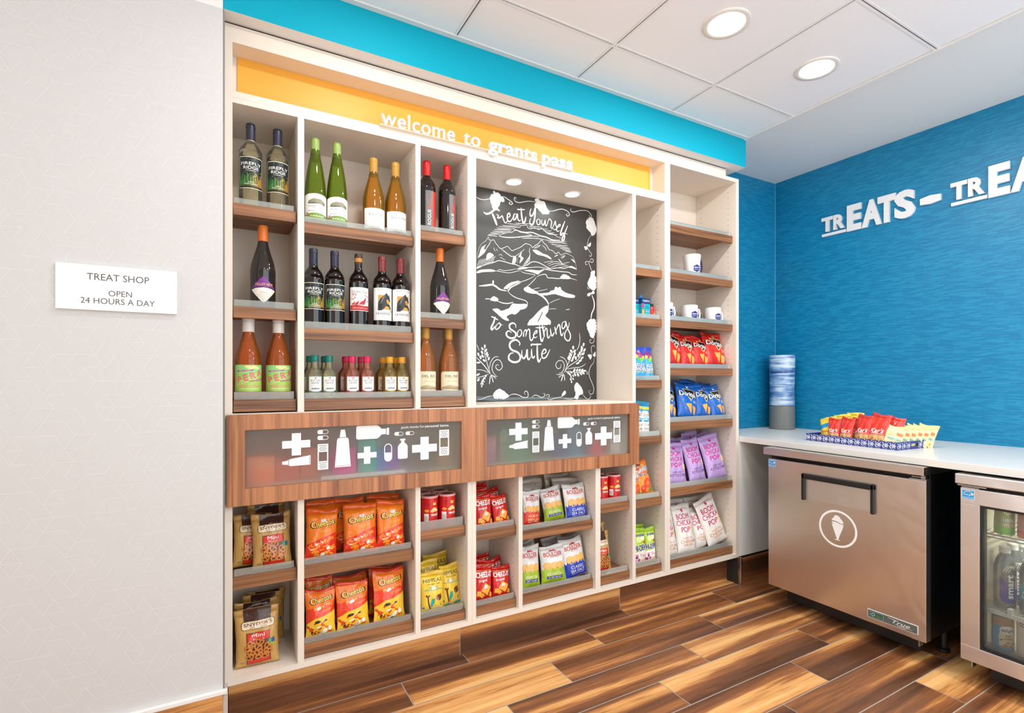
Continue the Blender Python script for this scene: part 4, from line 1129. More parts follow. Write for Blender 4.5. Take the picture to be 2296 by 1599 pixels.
for nm, lab, x0, x1, y0, y1, h, col in (
    ('carton', 'orange carton blurred behind the left frosted pane, nearest its left edge', 0.055, 0.145, 0.03, 0.10, 0.105, (240, 118, 52)),
    ('carton', 'red-orange carton blurred behind the left frosted pane, second from its left edge', 0.15, 0.23, 0.05, 0.12, 0.085, (222, 84, 44)),
    ('carton', 'small orange carton blurred behind the left frosted pane under the first white cross', 0.235, 0.296, 0.06, 0.13, 0.12, (232, 120, 60)),
    ('carton', 'bright pink carton blurred behind the left frosted pane', 0.345, 0.43, 0.03, 0.10, 0.118, (240, 40, 160)),
    ('carton', 'teal carton blurred behind the left frosted pane', 0.44, 0.505, 0.03, 0.10, 0.150, (20, 190, 165)),
    ('carton', 'blue carton blurred behind the left frosted pane', 0.507, 0.55, 0.03, 0.10, 0.10, (70, 96, 200)),
    ('carton', 'violet carton blurred behind the left frosted pane', 0.552, 0.60, 0.03, 0.10, 0.112, (150, 80, 180)),
    ('carton', 'mustard carton blurred behind the left frosted pane, at its right end', 0.79, 0.85, 0.08, 0.15, 0.125, (206, 160, 70)),
    ('carton', 'pale blue carton blurred behind the right frosted pane, at its left edge', 0.945, 0.99, 0.03, 0.10, 0.105, (130, 190, 225)),
    ('carton', 'dull red carton blurred behind the right frosted pane', 0.995, 1.05, 0.05, 0.12, 0.13, (190, 90, 90)),
    ('carton', 'green carton blurred behind the right frosted pane', 1.07, 1.22, 0.05, 0.12, 0.165, (92, 150, 110)),
    ('carton', 'dark blue carton blurred behind the right frosted pane', 1.36, 1.43, 0.05, 0.12, 0.11, (80, 84, 150)),
    ('carton', 'blue-grey carton blurred behind the right frosted pane', 1.44, 1.52, 0.05, 0.12, 0.15, (96, 140, 160)),
    ('carton', 'red carton blurred behind the right frosted pane', 1.57, 1.63, 0.03, 0.10, 0.095, (230, 50, 50)),
    ('carton', 'white carton blurred behind the right frosted pane, at its right end', 1.70, 1.765, 0.04, 0.11, 0.125, (232, 226, 216))):
    zb = ZS + (0.0122 if (x0 > 0.299 and x1 < 0.62) else 0)
    carton(nm, lab, 'box', x0, x1, y0, y1, zb, zb + h * 0.95 - (zb - ZS), col, G)
# ------------------------------------------------------------------ chalkboard
cb = thing('chalkboard', 'black chalkboard with a white hand-drawn valley, at the back of the middle section', 'chalkboard', (0, 0, 0))
box('board', (0.936, 1.8065, 0.290, 0.2995, 1.1003, 2.1605), M_board, cb, bevel=0.001)
def chalk_art():
    p = Print()
    mats = {0: M_chalk, 1: M_board, 2: M_chalksoft}
    rc = random.Random(8); nb = 0
    for ci, (kind, w, mi, layer, pts) in enumerate(CHALK):
        layer = layer + ci * 0.012
        pts = [(pts[i] / 1000, pts[i + 1] / 1000) for i in range(0, len(pts), 2)]
        if kind == 's': p.stroke(pts, w / 1000, mats[mi], layer, k=4)
        elif kind in 'pgb':
            o = smoothprof(pts + [pts[0]], 3)[:-1]
            p.poly(o, mats[mi], layer)
            if kind != 'p':                       # grapes and bushes have a bumpy outline
                r = 0.0075 if kind == 'g' else 0.0042
                for a, b in zip(o, o[1:] + o[:1]):
                    n = max(1, int(math.hypot(b[0] - a[0], b[1] - a[1]) / (r * (1.25 if kind == 'g' else .8))))
                    for k in range(n):
                        t = k / n; rr = r * rc.uniform(.75, 1.1)
                        p.oval(a[0] + (b[0] - a[0]) * t, a[1] + (b[1] - a[1]) * t, rr, rr * rc.uniform(.7, 1.1), mats[mi], layer + .03 + .03 * (nb % 16), rc.uniform(0, 3), n=9); nb += 1
        else: p.poly(pts, mats[mi], layer)
    p.build('chalk_drawing', cb, flat_y(0, 0.290, 0), smooth=False, base=0.0003, step=0.0001)
chalk_art()
# ------------------------------------------------------------------ wall sign on the wallpaper
sg = thing('wall_sign', 'white plastic sign reading TREAT SHOP OPEN 24 HOURS A DAY on the wallpaper', 'sign', (-0.291, -0.0605, 1.4845))
box('sign_plate', (-0.147, 0.147, -0.010, 0.0, -0.067, 0.067), mat('sign_white', (246, 246, 245), 0.3), sg, bevel=0.0015)
p = Print(); g_ = ink(96, 98, 100)
p.text('TREAT SHOP', 0.0, 0.0325, 0.0195, g_, 0, w=0.151)
p.build('sign_heading', sg, flat_y(0, -0.010, 0), smooth=False); p = Print()
p.text('OPEN', 0.004, -0.0145, 0.0165, g_, 0, w=0.057)
p.text('24 HOURS A DAY', 0.0, -0.0385, 0.0170, g_, 0, w=0.180)
p.build('sign_hours', sg, flat_y(0, -0.010, 0), smooth=False)
# ------------------------------------------------------------------ big white words on the blue wall
def treats(y_left, label):
    t = thing('wall_lettering', label, 'lettering', (0, 0, 0), group='white words on the blue wall')
    m = mat('foam_letter', (238, 238, 238), 0.4)
    def txt(s, a, b, z0, z1, bold):
        v, f = text_geo(s, bold, 0, 0.98); y0 = min(q[1] for q in v); y1 = max(q[1] for q in v)
        h = (z1 - z0) * CAP / (y1 - y0)
        return (s, a, z0 - y0 * h / CAP, h, b - a, bold, 0.98)
    fm = flat_mx(XB - 0.0005, y_left, 0)
    for ch, a, b in (('T', -0.003, 0.069), ('R', 0.072, 0.141)): solid_text('small_letter', [txt(ch, a, b, 2.1735, 2.268, 0.045)], t, m, 0.016, fm)
    for ch, a, b in (('E', 0.155, 0.238), ('A', 0.241, 0.351), ('T', 0.330, 0.425), ('S', 0.418, 0.522)): solid_text('large_letter', [txt(ch, a, b, 2.142, 2.304, 0.05)], t, m, 0.016 if ch != 'T' else 0.0164, fm)
    bm = bmesh.new(); prism(bm, [(y_left, 2.145), (y_left - 0.150, 2.145), (y_left - 0.150, 2.162), (y_left, 2.162)], XB - 0.0165, XB - 0.0005, axis='x')
    fin(bm, 'underline', m, t)
    return t
treats(-0.036, 'raised white word TREATS on the blue wall, the whole one')
treats(-0.7245, 'raised white word TREATS on the blue wall, the one cut by the right edge')
bm = bmesh.new(); y = -0.582; z = 2.2115
prism(bm, [(y, z - 0.018), (y - 0.048, z - 0.024), (y - 0.096, z - 0.016), (y - 0.096, z + 0.018), (y - 0.048, z + 0.024), (y, z + 0.016)], XB - 0.0165, XB - 0.0005, axis='x')
o = fin(bm, 'wall_emblem', mat('foam_letter', (238, 238, 238), 0.4), None)
tag(o, 'raised white flat hexagon between the two words on the blue wall', 'sign')
BAGS = [
('pretzel', 0.1397, 0.055, 0.526, 0.1336, 0.1921, 0.245, -0.018, 'tan pretzel bag on the upper left shelf, the front one leaning right'),
('pretzel', 0.0732, 0.105, 0.526, 0.1275, 0.1825, 0.217, 0.045, 'tan pretzel bag on the upper left shelf, partly behind the front one at its left'),
('pretzel', 0.1351, 0.16, 0.526, 0.1321, 0.206, 0.217, -0.025, 'tan pretzel bag at the back of the upper left shelf'),
('pretzel', 0.0914, 0.06, 0.182, 0.1465, 0.196, 0.149, -0.022, 'tan pretzel bag standing on the cabinet floor, frontmost of the lower left pile'),
('pretzel', 0.091, 0.12, 0.182, 0.1444, 0.2019, 0.119, -0.002, 'tan pretzel bag second from the front on the cabinet floor'),
('pretzel', 0.1089, 0.185, 0.182, 0.1365, 0.2018, 0.05, 0.029, 'tan pretzel bag third from the front on the cabinet floor'),
('pretzel', 0.1287, 0.235, 0.182, 0.1358, 0.1971, 0.03, 0.013, 'tan pretzel bag rearmost on the cabinet floor'),
('crunchy', 0.3045, 0.055, 0.526, 0.1164, 0.1865, 0.217, 0.05, 'orange bag of crunchy cheese snacks, front left on the upper wide shelf'),
('crunchy', 0.4549, 0.058, 0.526, 0.1316, 0.1897, 0.217, 0.004, 'orange bag of crunchy cheese snacks, front middle on the upper wide shelf'),
('crunchy', 0.574, 0.055, 0.526, 0.1172, 0.1896, 0.217, 0.044, 'orange bag of crunchy cheese snacks, front right on the upper wide shelf'),
('crunchy', 0.3273, 0.13, 0.526, 0.1159, 0.2015, 0.197, -0.029, 'orange bag of crunchy cheese snacks, behind the front left one'),
('crunchy', 0.4311, 0.135, 0.526, 0.1266, 0.2002, 0.197, -0.018, 'orange bag of crunchy cheese snacks, behind the front middle one'),
('crunchy', 0.5677, 0.13, 0.526, 0.1413, 0.1982, 0.197, 0.025, 'orange bag of crunchy cheese snacks, behind the front right one'),
('hotcheese', 0.3061, 0.055, 0.236, 0.111, 0.1723, 0.197, 0.003, 'red and yellow bag of hot cheese snacks, front left on the lower wide shelf'),
('hotcheese', 0.4268, 0.055, 0.236, 0.1293, 0.1765, 0.197, 0.008, 'red and yellow bag of hot cheese snacks, front middle on the lower wide shelf'),
('hotcheese', 0.569, 0.055, 0.236, 0.1344, 0.1986, 0.197, 0.039, 'red and yellow bag of hot cheese snacks, front right on the lower wide shelf'),
('hotcheese', 0.3256, 0.13, 0.236, 0.1054, 0.1883, 0.178, -0.073, 'red and yellow bag of hot cheese snacks, behind the front left one'),
('hotcheese', 0.4401, 0.135, 0.236, 0.14, 0.1768, 0.178, -0.013, 'red and yellow bag of hot cheese snacks, behind the front middle one'),
('hotcheese', 0.5677, 0.13, 0.236, 0.1305, 0.1882, 0.178, 0.022, 'red and yellow bag of hot cheese snacks, behind the front right one'),
('chickpea', 0.7514, 0.055, 0.227, 0.1088, 0.1615, 0.178, 0.052, 'yellow bag of chickpea puffs, front left of the pile beneath the red cans'),
('chickpea', 0.8491, 0.085, 0.227, 0.0954, 0.1723, 0.178, -0.007, 'yellow bag of chickpea puffs, at the right of the pile beneath the red cans'),
('chickpea', 0.7739, 0.145, 0.227, 0.1004, 0.1807, 0.149, -0.056, 'yellow bag of chickpea puffs, behind the front left one'),
('chickpea', 0.8255, 0.205, 0.227, 0.12, 0.1895, 0.119, -0.001, 'yellow bag of chickpea puffs, rearmost of the pile beneath the red cans'),
('cracker', 0.9953, 0.055, 0.554, 0.0853, 0.1395, 0.245, 0.029, 'red cracker bag, front left on the upper of its two shelves'),
('cracker', 1.0855, 0.058, 0.554, 0.0857, 0.1313, 0.245, -0.04, 'red cracker bag, front right on the upper of its two shelves'),
('cracker', 1.0247, 0.13, 0.554, 0.0731, 0.152, 0.197, -0.027, 'red cracker bag, second row left on the upper of its two shelves'),
('cracker', 1.0489, 0.19, 0.554, 0.0737, 0.1667, 0.149, -0.021, 'red cracker bag, back row left on the upper of its two shelves'),
('cracker', 1.1065, 0.15, 0.554, 0.0727, 0.1401, 0.197, -0.121, 'red cracker bag, back row right on the upper of its two shelves'),
('cracker', 0.9887, 0.055, 0.225, 0.0896, 0.1457, 0.217, 0.111, 'red cracker bag, front left on the lower of its two shelves'),
('cracker', 1.081, 0.06, 0.225, 0.0912, 0.1284, 0.217, 0.074, 'red cracker bag, front right on the lower of its two shelves'),
('cracker', 1.0291, 0.12, 0.225, 0.1058, 0.1476, 0.197, 0.065, 'red cracker bag, second row left on the lower of its two shelves'),
('cracker', 1.1038, 0.14, 0.225, 0.0834, 0.1384, 0.178, -0.09, 'red cracker bag, second row right on the lower of its two shelves'),
('cracker', 1.0631, 0.2, 0.225, 0.0859, 0.1504, 0.119, -0.061, 'red cracker bag, back row on the lower of its two shelves'),
('chiphick', 1.2396, 0.055, 0.522, 0.1024, 0.1596, 0.149, 0.089, 'white and red kettle chip bag, front left on the upper chip shelf'),
('chipolive', 1.3856, 0.075, 0.522, 0.1172, 0.1587, 0.245, -0.086, 'white and green kettle chip bag, tilted in the middle of the upper chip shelf'),
('chipblue', 1.5015, 0.055, 0.522, 0.1416, 0.1721, 0.197, 0.004, 'white and blue kettle chip bag, front right on the upper chip shelf'),
('chipback', 1.3112, 0.15, 0.522, 0.1303, 0.1957, 0.149, 0.018, 'plain grey chip bag at the back left of the upper chip shelf'),
('chipback', 1.4616, 0.17, 0.522, 0.1574, 0.2017, 0.119, 0.061, 'plain grey chip bag at the back middle of the upper chip shelf'),
('chipback', 1.4846, 0.12, 0.522, 0.1698, 0.183, 0.149, 0.075, 'plain grey chip bag just behind the blue one on the upper chip shelf'),
('chipolive', 1.2349, 0.055, 0.233, 0.1062, 0.1904, 0.197, 0.045, 'white and green kettle chip bag, front left on the lower chip shelf'),
('chipolive', 1.3656, 0.055, 0.233, 0.1368, 0.1749, 0.197, 0.005, 'white and green kettle chip bag, front middle on the lower chip shelf'),
('chipblue', 1.5023, 0.058, 0.233, 0.1401, 0.1845, 0.197, -0.094, 'white and blue kettle chip bag, front right on the lower chip shelf'),
('chipback', 1.3112, 0.15, 0.233, 0.0897, 0.1838, 0.149, -0.181, 'plain grey chip bag at the back left of the lower chip shelf'),
('chipback', 1.4318, 0.15, 0.233, 0.1344, 0.1819, 0.149, 0.009, 'plain grey chip bag at the back middle of the lower chip shelf'),
('chipback', 1.5257, 0.14, 0.233, 0.1221, 0.175, 0.149, -0.055, 'plain grey chip bag at the back right of the lower chip shelf'),
('pretzel', 1.6611, 0.06, 0.23, 0.1323, 0.1988, 0.149, -0.005, 'tan pretzel bag half hidden by a divider, under the cans beside the chip shelves'),
('pretzel', 1.7011, 0.13, 0.23, 0.1181, 0.2144, 0.1, -0.06, 'tan pretzel bag behind the half hidden one beside the chip shelves'),
('hardcandy', 1.8973, 0.05, 1.2075, 0.096, 0.1738, 0.149, 0.073, 'blue bag of hard candy at the left, partly hidden by the chalkboard bay'),
('hardcandy', 1.9763, 0.055, 1.2075, 0.0731, 0.1756, 0.149, 0.004, 'blue bag of hard candy at the right on the narrow shelf'),
('fruitsnack', 1.8894, 0.055, 0.9095, 0.0936, 0.1834, 0.08, 0.056, 'blue and white fruit snack bag at the left, partly hidden by the walnut door'),
('fruitsnack', 1.9568, 0.06, 0.9095, 0.0528, 0.177, 0.08, 0.067, 'blue and white fruit snack bag at the right on the narrow shelf'),
('gummies', 1.9528, 0.06, 0.5835, 0.122, 0.1833, 0.217, -0.152, 'orange bag of gummy rings leaning on the narrow shelf'),
('gummies', 1.8723, 0.055, 0.5835, 0.0936, 0.1512, 0.197, 0.054, 'second bag of gummy rings, only a corner showing beside the leaning one'),
('chews', 1.9066, 0.055, 0.227, 0.0976, 0.1842, 0.119, 0.059, 'light green bag of fruit chews at the left on the lowest narrow shelf'),
('chews', 1.9939, 0.06, 0.227, 0.0729, 0.1793, 0.119, 0.015, 'light green bag of fruit chews at the right on the lowest narrow shelf'),
('chews', 1.9891, 0.13, 0.227, 0.0786, 0.179, 0.1, -0.017, 'light green bag of fruit chews behind, its corner sticking up'),
('nachored', 2.1522, 0.055, 1.2735, 0.1359, 0.2141, 0.291, 0.253, 'red tortilla chip bag, leftmost of four on the tower shelf'),
('nachored', 2.2831, 0.06, 1.2735, 0.1225, 0.1983, 0.291, 0.106, 'red tortilla chip bag, second from left of four on the tower shelf'),
('nachored', 2.3886, 0.065, 1.2735, 0.131, 0.1879, 0.291, 0.159, 'red tortilla chip bag, third from left of four on the tower shelf'),
('nachored', 2.5112, 0.055, 1.2735, 0.1892, 0.2148, 0.291, 0.104, 'red tortilla chip bag, rightmost of four on the tower shelf'),
('nachoblue', 2.1259, 0.055, 0.9785, 0.1353, 0.2103, 0.291, 0.182, 'blue tortilla chip bag at the left end, mostly hidden by the tower side'),
('nachoblue', 2.2708, 0.055, 0.9785, 0.1602, 0.2079, 0.291, 0.175, 'blue tortilla chip bag, the full-face one left of centre on the tower shelf'),
('nachoblue', 2.4129, 0.065, 0.9785, 0.135, 0.2001, 0.291, 0.143, 'blue tortilla chip bag, right of centre on the tower shelf'),
('nachoblue', 2.5361, 0.055, 0.9785, 0.1384, 0.1984, 0.291, -0.085, 'blue tortilla chip bag at the right end of the tower shelf'),
('nachoblue', 2.4017, 0.15, 0.9785, 0.1379, 0.2256, 0.197, 0.108, 'blue tortilla chip bag in the back row of the tower shelf, behind the full-face one'),
('nachoblue', 2.567, 0.15, 0.9785, 0.1303, 0.2102, 0.197, 0.061, 'blue tortilla chip bag in the back row of the tower shelf, at the right'),
('kettlecorn', 2.1852, 0.055, 0.6165, 0.1505, 0.235, 0.217, 0.018, 'lilac popcorn bag at the left, partly hidden by the tower side'),
('kettlecorn', 2.359, 0.058, 0.6165, 0.1439, 0.2495, 0.217, -0.083, 'lilac popcorn bag in the middle of three on the tower shelf'),
('kettlecorn', 2.5226, 0.055, 0.6165, 0.1602, 0.259, 0.217, -0.138, 'lilac popcorn bag at the right of three on the tower shelf'),
('kettlecorn', 2.3148, 0.15, 0.6165, 0.127, 0.2524, 0.149, 0.005, 'lilac popcorn bag in the back row at the left'),
('kettlecorn', 2.4546, 0.16, 0.6165, 0.1284, 0.2722, 0.149, -0.067, 'lilac popcorn bag in the back row at the middle'),
('kettlecorn', 2.5792, 0.16, 0.6165, 0.1325, 0.263, 0.149, -0.184, 'lilac popcorn bag in the back row at the right'),
('cheddarcorn', 2.137, 0.055, 0.2275, 0.1327, 0.2458, 0.245, 0.025, 'white popcorn bag at the left, only its right edge showing'),
('cheddarcorn', 2.269, 0.055, 0.2275, 0.1432, 0.2689, 0.245, 0.011, 'white popcorn bag, the full-face one left of centre on the lowest tower shelf'),
('cheddarcorn', 2.44, 0.075, 0.2275, 0.1541, 0.2299, 0.245, -0.15, 'white popcorn bag wedged between its two neighbours on the lowest tower shelf'),
('cheddarcorn', 2.5227, 0.055, 0.2275, 0.184, 0.2754, 0.245, -0.219, 'white popcorn bag at the right end of the lowest tower shelf'),
('cheddarcorn', 2.3171, 0.15, 0.2275, 0.1544, 0.2752, 0.149, -0.003, 'white popcorn bag in the back row at the left of the lowest tower shelf'),
('cheddarcorn', 2.4878, 0.155, 0.2275, 0.1934, 0.2721, 0.149, 0.014, 'white popcorn bag in the back row at the right of the lowest tower shelf'),
]
# ------------------------------------------------------------------ snack bags
NX, NZ = 14, 20
def film(name, col, rough=0.28):
    return film_mat('film_' + name, col)
def bag_surface(Wd, H, T, seed):
    """front grid of a pillow pouch with a flat seal at top and bottom"""
    r = random.Random(seed)
    ph = [r.uniform(0, 6.28) for _ in range(8)]; am = [r.uniform(0.5, 1.0) for _ in range(8)]
    def P(u, v, side):
        a = max(0.0, 1 - abs(u) ** 2.6)
        vb = min(1, max(0, (v - 0.035) / 0.875))
        b = max(0.0, math.sin(PI * vb ** 0.8)) ** 0.55
        t = T * 0.5 * a ** 0.75 * b
        # creases running in from the seals and the side edges
        e = (1 - b) * a
        t += 0.0035 * e * math.sin(u * 9 * am[0] + ph[0]) * (1 if 0.03 < v < 0.92 else 0.15)
        t += 0.0022 * a * b * math.sin(u * 5 + v * 7 * am[1] + ph[1]) + 0.0014 * a * b * math.sin(u * 11 - v * 13 + ph[2])
        x = u * Wd / 2 * (1 - 0.075 * b + 0.008 * math.sin(v * 17 + ph[3]))
        z = v * H + 0.004 * math.sin(u * 2.2 + ph[4]) * (v > 0.9) + 0.003 * (u * u) * (v > 0.9)
        y = -t if side < 0 else t * 0.75
        if v > 0.9: y += 0.004 * math.sin(u * 3 + ph[5]) + (v - 0.9) * H * 0.18 * math.sin(ph[6])
        if v < 0.04: y += 0.004 * (0.04 - v) / 0.04 * math.sin(u * 2 + ph[7])
        return Vector((x, y + side * 0.0006, z))
    return P
def bag_front_map(G, Wd, H):
    def f(s, t, o):
        U = (s / (Wd / 2) + 1) / 2 * NX; V = t / H * NZ
        U = min(max(U, 0.0), NX - 1e-6); V = min(max(V, 0.0), NZ - 1e-6)
        i, j = int(U), int(V); a, b = U - i, V - j
        p00, p10, p01, p11 = G[i][j], G[i + 1][j], G[i][j + 1], G[i + 1][j + 1]
        p = p00 * (1 - a) * (1 - b) + p10 * a * (1 - b) + p01 * (1 - a) * b + p11 * a * b
        n = ((p10 - p00) + (p11 - p01)).cross((p01 - p00) + (p11 - p10)).normalized()
        return p + n * (o + 0.0001)
    return f
def make_bag(Wd, H, T, seed, body, seal, design, name='snack_bag'):
    root = bpy.data.objects.new(name, None); COL.objects.link(root); root.empty_display_size = 0.03
    P = bag_surface(Wd, H, T, seed)
    F = [[P(-1 + 2 * i / NX, j / NZ, -1) for j in range(NZ + 1)] for i in range(NX + 1)]
    B = [[P(-1 + 2 * i / NX, j / NZ, 1) for j in range(NZ + 1)] for i in range(NX + 1)]
    JS = int(NZ * 0.92)
    def shell(j0, j1):
        bm = bmesh.new()
        fv = [[bm.verts.new(F[i][j]) for j in range(j0, j1 + 1)] for i in range(NX + 1)]
        bv = [[bm.verts.new(B[i][j]) for j in range(j0, j1 + 1)] for i in range(NX + 1)]
        n = j1 - j0
        for i in range(NX):
            for j in range(n):
                bm.faces.new((fv[i][j], fv[i + 1][j], fv[i + 1][j + 1], fv[i][j + 1]))
                bm.faces.new((bv[i][j], bv[i][j + 1], bv[i + 1][j + 1], bv[i + 1][j]))
        for j in range(n):
            bm.faces.new((fv[0][j], fv[0][j + 1], bv[0][j + 1], bv[0][j])); bm.faces.new((fv[NX][j], bv[NX][j], bv[NX][j + 1], fv[NX][j + 1]))
        for i in range(NX):
            bm.faces.new((fv[i][0], bv[i][0], bv[i + 1][0], fv[i + 1][0])); bm.faces.new((fv[i][n], fv[i + 1][n], bv[i + 1][n], bv[i][n]))
        return bm
    fin(shell(0, JS), 'pouch', body, root, smooth=True)
    fin(shell(JS, NZ), 'top_seal', seal, root, smooth=True)
    if design:
        FILM_INK[0] = True
        p = Print(); design(p, Wd, H)
        FILM_INK[0] = False
        cs = [-Wd / 2 + Wd * i / NX for i in range(1, NX)]; ct = [H * j / NZ for j in range(1, NZ)]
        p.build('front_print', root, bag_front_map(F, Wd, H), cs, ct, base=0.0002, step=0.0001)
    return root
def ringlet(p, cx, cy, r, m, layer, dark=None, rot=0.0):
    """a little knotted pretzel"""
    c, s = math.cos(rot), math.sin(rot)
    T = lambda q: (cx + r * (q[0] * c - q[1] * s), cy + r * (q[0] * s + q[1] * c))
    loop = [(0.2, -0.75), (-0.55, -0.35), (-0.95, 0.25), (-0.6, 0.8), (0.0, 0.55), (0.6, 0.8), (0.95, 0.25), (0.55, -0.35), (-0.2, -0.75)]
    if dark: p.stroke([T(q) for q in loop], r * 0.52, dark, layer, taper=0.9)
    p.stroke([T(q) for q in loop], r * 0.36, m, layer + 1, taper=0.9)
    p.stroke([T((-0.2, -0.75)), T((0.05, -0.1)), T((0.05, 0.5))], r * 0.3, m, layer + 1, taper=0.9)
def price(p, x, y, w=0.016, h=0.009, rot=0.0):
    c, s = math.cos(rot), math.sin(rot)
    q = [(-w / 2, -h / 2), (w / 2, -h / 2), (w / 2, h / 2), (-w / 2, h / 2)]
    p.poly([(x + a * c - b * s, y + a * s + b * c) for a, b in q], white(), 8)
    for k in range(4): p.oval(x + c * w * (-.24 + .16 * k), y + s * w * (-.24 + .16 * k), w * .05, h * .2, ink(150, 148, 146), 9, rot, n=8)
def d_pretzel(p, W, H):
    br, red, gold = ink(66, 36, 28), ink(214, 46, 28), ink(196, 140, 62); cream_ = ink(236, 214, 178)
    p.rect(-W * .30, H * .76, W * .33, H * .995, br, 0)
    p.rect(-W * .36, H * .655, W * .42, H * .80, br, 1, r=0.008); p.rect(-W * .345, H * .663, W * .405, H * .792, cream_, 2, r=0.007)
    p.text("SNYDER'S", W * .03, H * .738, H * .052, br, 3, w=W * .66, bold=0.02)
    p.text('OF HANOVER', W * .04, H * .684, H * .022, br, 3, w=W * .40)
    p.rect(-W * .25, H * .05, W * .31, H * .60, ink(84, 40, 26), 1)
    p.poly([(-W * .23, H * .06), (W * .295, H * .06), (W * .295, H * .15), (-W * .23, H * .12)], red, 2)
    p.poly([(-W * .23, H * .44), (W * .295, H * .46), (W * .295, H * .60), (-W * .23, H * .585)], red, 2)
    p.text('Mini', W * .03, H * .545, H * .062, white(), 3, w=W * .30, bold=0.02)
    p.text('Pretzels', W * .04, H * .482, H * .026, white(), 3, w=W * .26)
    r = random.Random(5); ca, cb_ = ink(206, 128, 56), ink(122, 62, 26)
    for k in range(11):
        x = W * (-.17 + .2 * (k % 3) + r.uniform(-.03, .03)); y = H * (.17 + .078 * (k // 3) + r.uniform(-.015, .015))
        ringlet(p, x, y, W * .095, ca, 3, cb_, r.uniform(-1, 1))
    p.rect(W * .27, H * .37, W * .345, H * .45, ink(60, 150, 90), 4); p.rect(W * .347, H * .37, W * .42, H * .45, ink(58, 96, 150), 4)
    p.rect(W * .28, H * .325, W * .42, H * .348, ink(150, 190, 60), 4)
    p.text('NET WT', -W * .33, H * .105, H * .014, br, 3); p.text('3.5 OZ', -W * .33, H * .083, H * .014, br, 3)
    price(p, W * .02, H * .695)
def puff(p, x, y, l, w, a, m, layer=3):
    c, s = math.cos(a), math.sin(a)
    pts = [(-1, 0), (-.5, .25), (0, -.05), (.5, .2), (1, 0)]
    p.stroke([(x + l * (q[0] * c - q[1] * s), y + l * (q[0] * s + q[1] * c)) for q in pts], w, m, layer, taper=0.6)
def cheeselogo(p, x, y, w, rot, W):
    p.text('Cheetos', x, y, w * .235, ink(*BLACKP), 4, w=w * 1.07, bold=0.115, rot=rot, arc=-w * .02)
    p.text('Cheetos', x, y, w * .225, ink(246, 206, 84), 6, w=w, bold=0.05, rot=rot, arc=-w * .02)
def d_crunchy(p, W, H):
    p.poly([(-W * .49, H * .03), (W * .49, H * .03), (W * .49, H * .52), (W * .1, H * .44), (-W * .49, H * .30)], ink(226, 52, 22), 0)
    cheeselogo(p, W * .03, H * .70, W * .74, 0.16, W)
    p.text('Crunchy', W * .12, H * .565, H * .055, ink(252, 196, 84), 5, w=W * .36, shear=0.3, rot=0.16, bold=0.02)
    r = random.Random(3); o1, o2, wt = ink(244, 138, 30), ink(250, 178, 74), white()
    for k in range(30):
        x = W * r.uniform(-.38, .42); y = H * (0.07 + 0.36 * r.random() * (0.6 + 0.4 * (x / W + .5)))
        puff(p, x, y, W * r.uniform(.06, .11), W * .045, r.uniform(-.6, .9), o1 if k % 3 else o2, 2 + k % 3)
    for x, y, rx, ry, a in ((.05, .10, .07, .035, .4), (.22, .22, .06, .03, .9), (-.15, .30, .08, .012, .5), (.02, .34, .05, .010, -.4), (-.30, .2, .05, .010, .3)):
        p.oval(W * x, H * y, W * rx, H * ry, wt, 5, a)
    price(p, W * .05, H * .755, 0.018, 0.010, 0.15)
def d_hotcheese(p, W, H):
    p.poly([(-W * .49, H * .50), (W * .49, H * .63), (W * .49, H * .93), (-W * .49, H * .93)], ink(240, 122, 26), 0)
    p.poly([(-W * .49, H * .36), (W * .2, H * .45), (W * .49, H * .52), (W * .49, H * .72), (W * .2, H * .66), (-W * .49, H * .60)], ink(228, 62, 26), 1)
    p.poly([(-W * .49, H * .03), (W * .49, H * .03), (W * .49, H * .52), (W * .1, H * .43), (-W * .2, H * .41), (-W * .49, H * .30)], ink(238, 196, 52), 2)
    cheeselogo(p, W * .02, H * .775, W * .70, 0.14, W)
    p.text("Flamin' Hot", W * .08, H * .635, H * .052, ink(250, 214, 90), 5, w=W * .66, shear=0.2, rot=0.2, bold=0.015)
    p.text('Crunchy', W * .20, H * .555, H * .045, ink(240, 190, 70), 5, w=W * .36, shear=0.3, rot=0.22)
    r = random.Random(9)
    for k in range(13):
        x = W * r.uniform(-.4, .4); y = H * r.uniform(.07, .36)
        puff(p, x, y, W * r.uniform(.06, .11), W * .045, r.uniform(-.7, .9), ink(226, 82, 26) if k % 2 else ink(198, 52, 20), 3 + k % 3)
    for x, y, rx, ry, a in ((.12, .12, .10, .045, .7), (.3, .16, .06, .05, .2), (-.08, .22, .10, .014, .1), (.0, .07, .09, .03, .2)):
        p.oval(W * x, H * y, W * rx, H * ry, white(), 6, a)
    for x, y, rx, ry, a in ((-.12, .33, .10, .028, .1), (.16, .34, .05, .02, .2), (-.3, .12, .05, .02, .8), (.05, .06, .06, .012, 0)):
        p.oval(W * x, H * y, W * rx, H * ry, ink(38, 28, 26), 7, a)
    price(p, -W * .06, H * .60, 0.017, 0.010, 0.3)
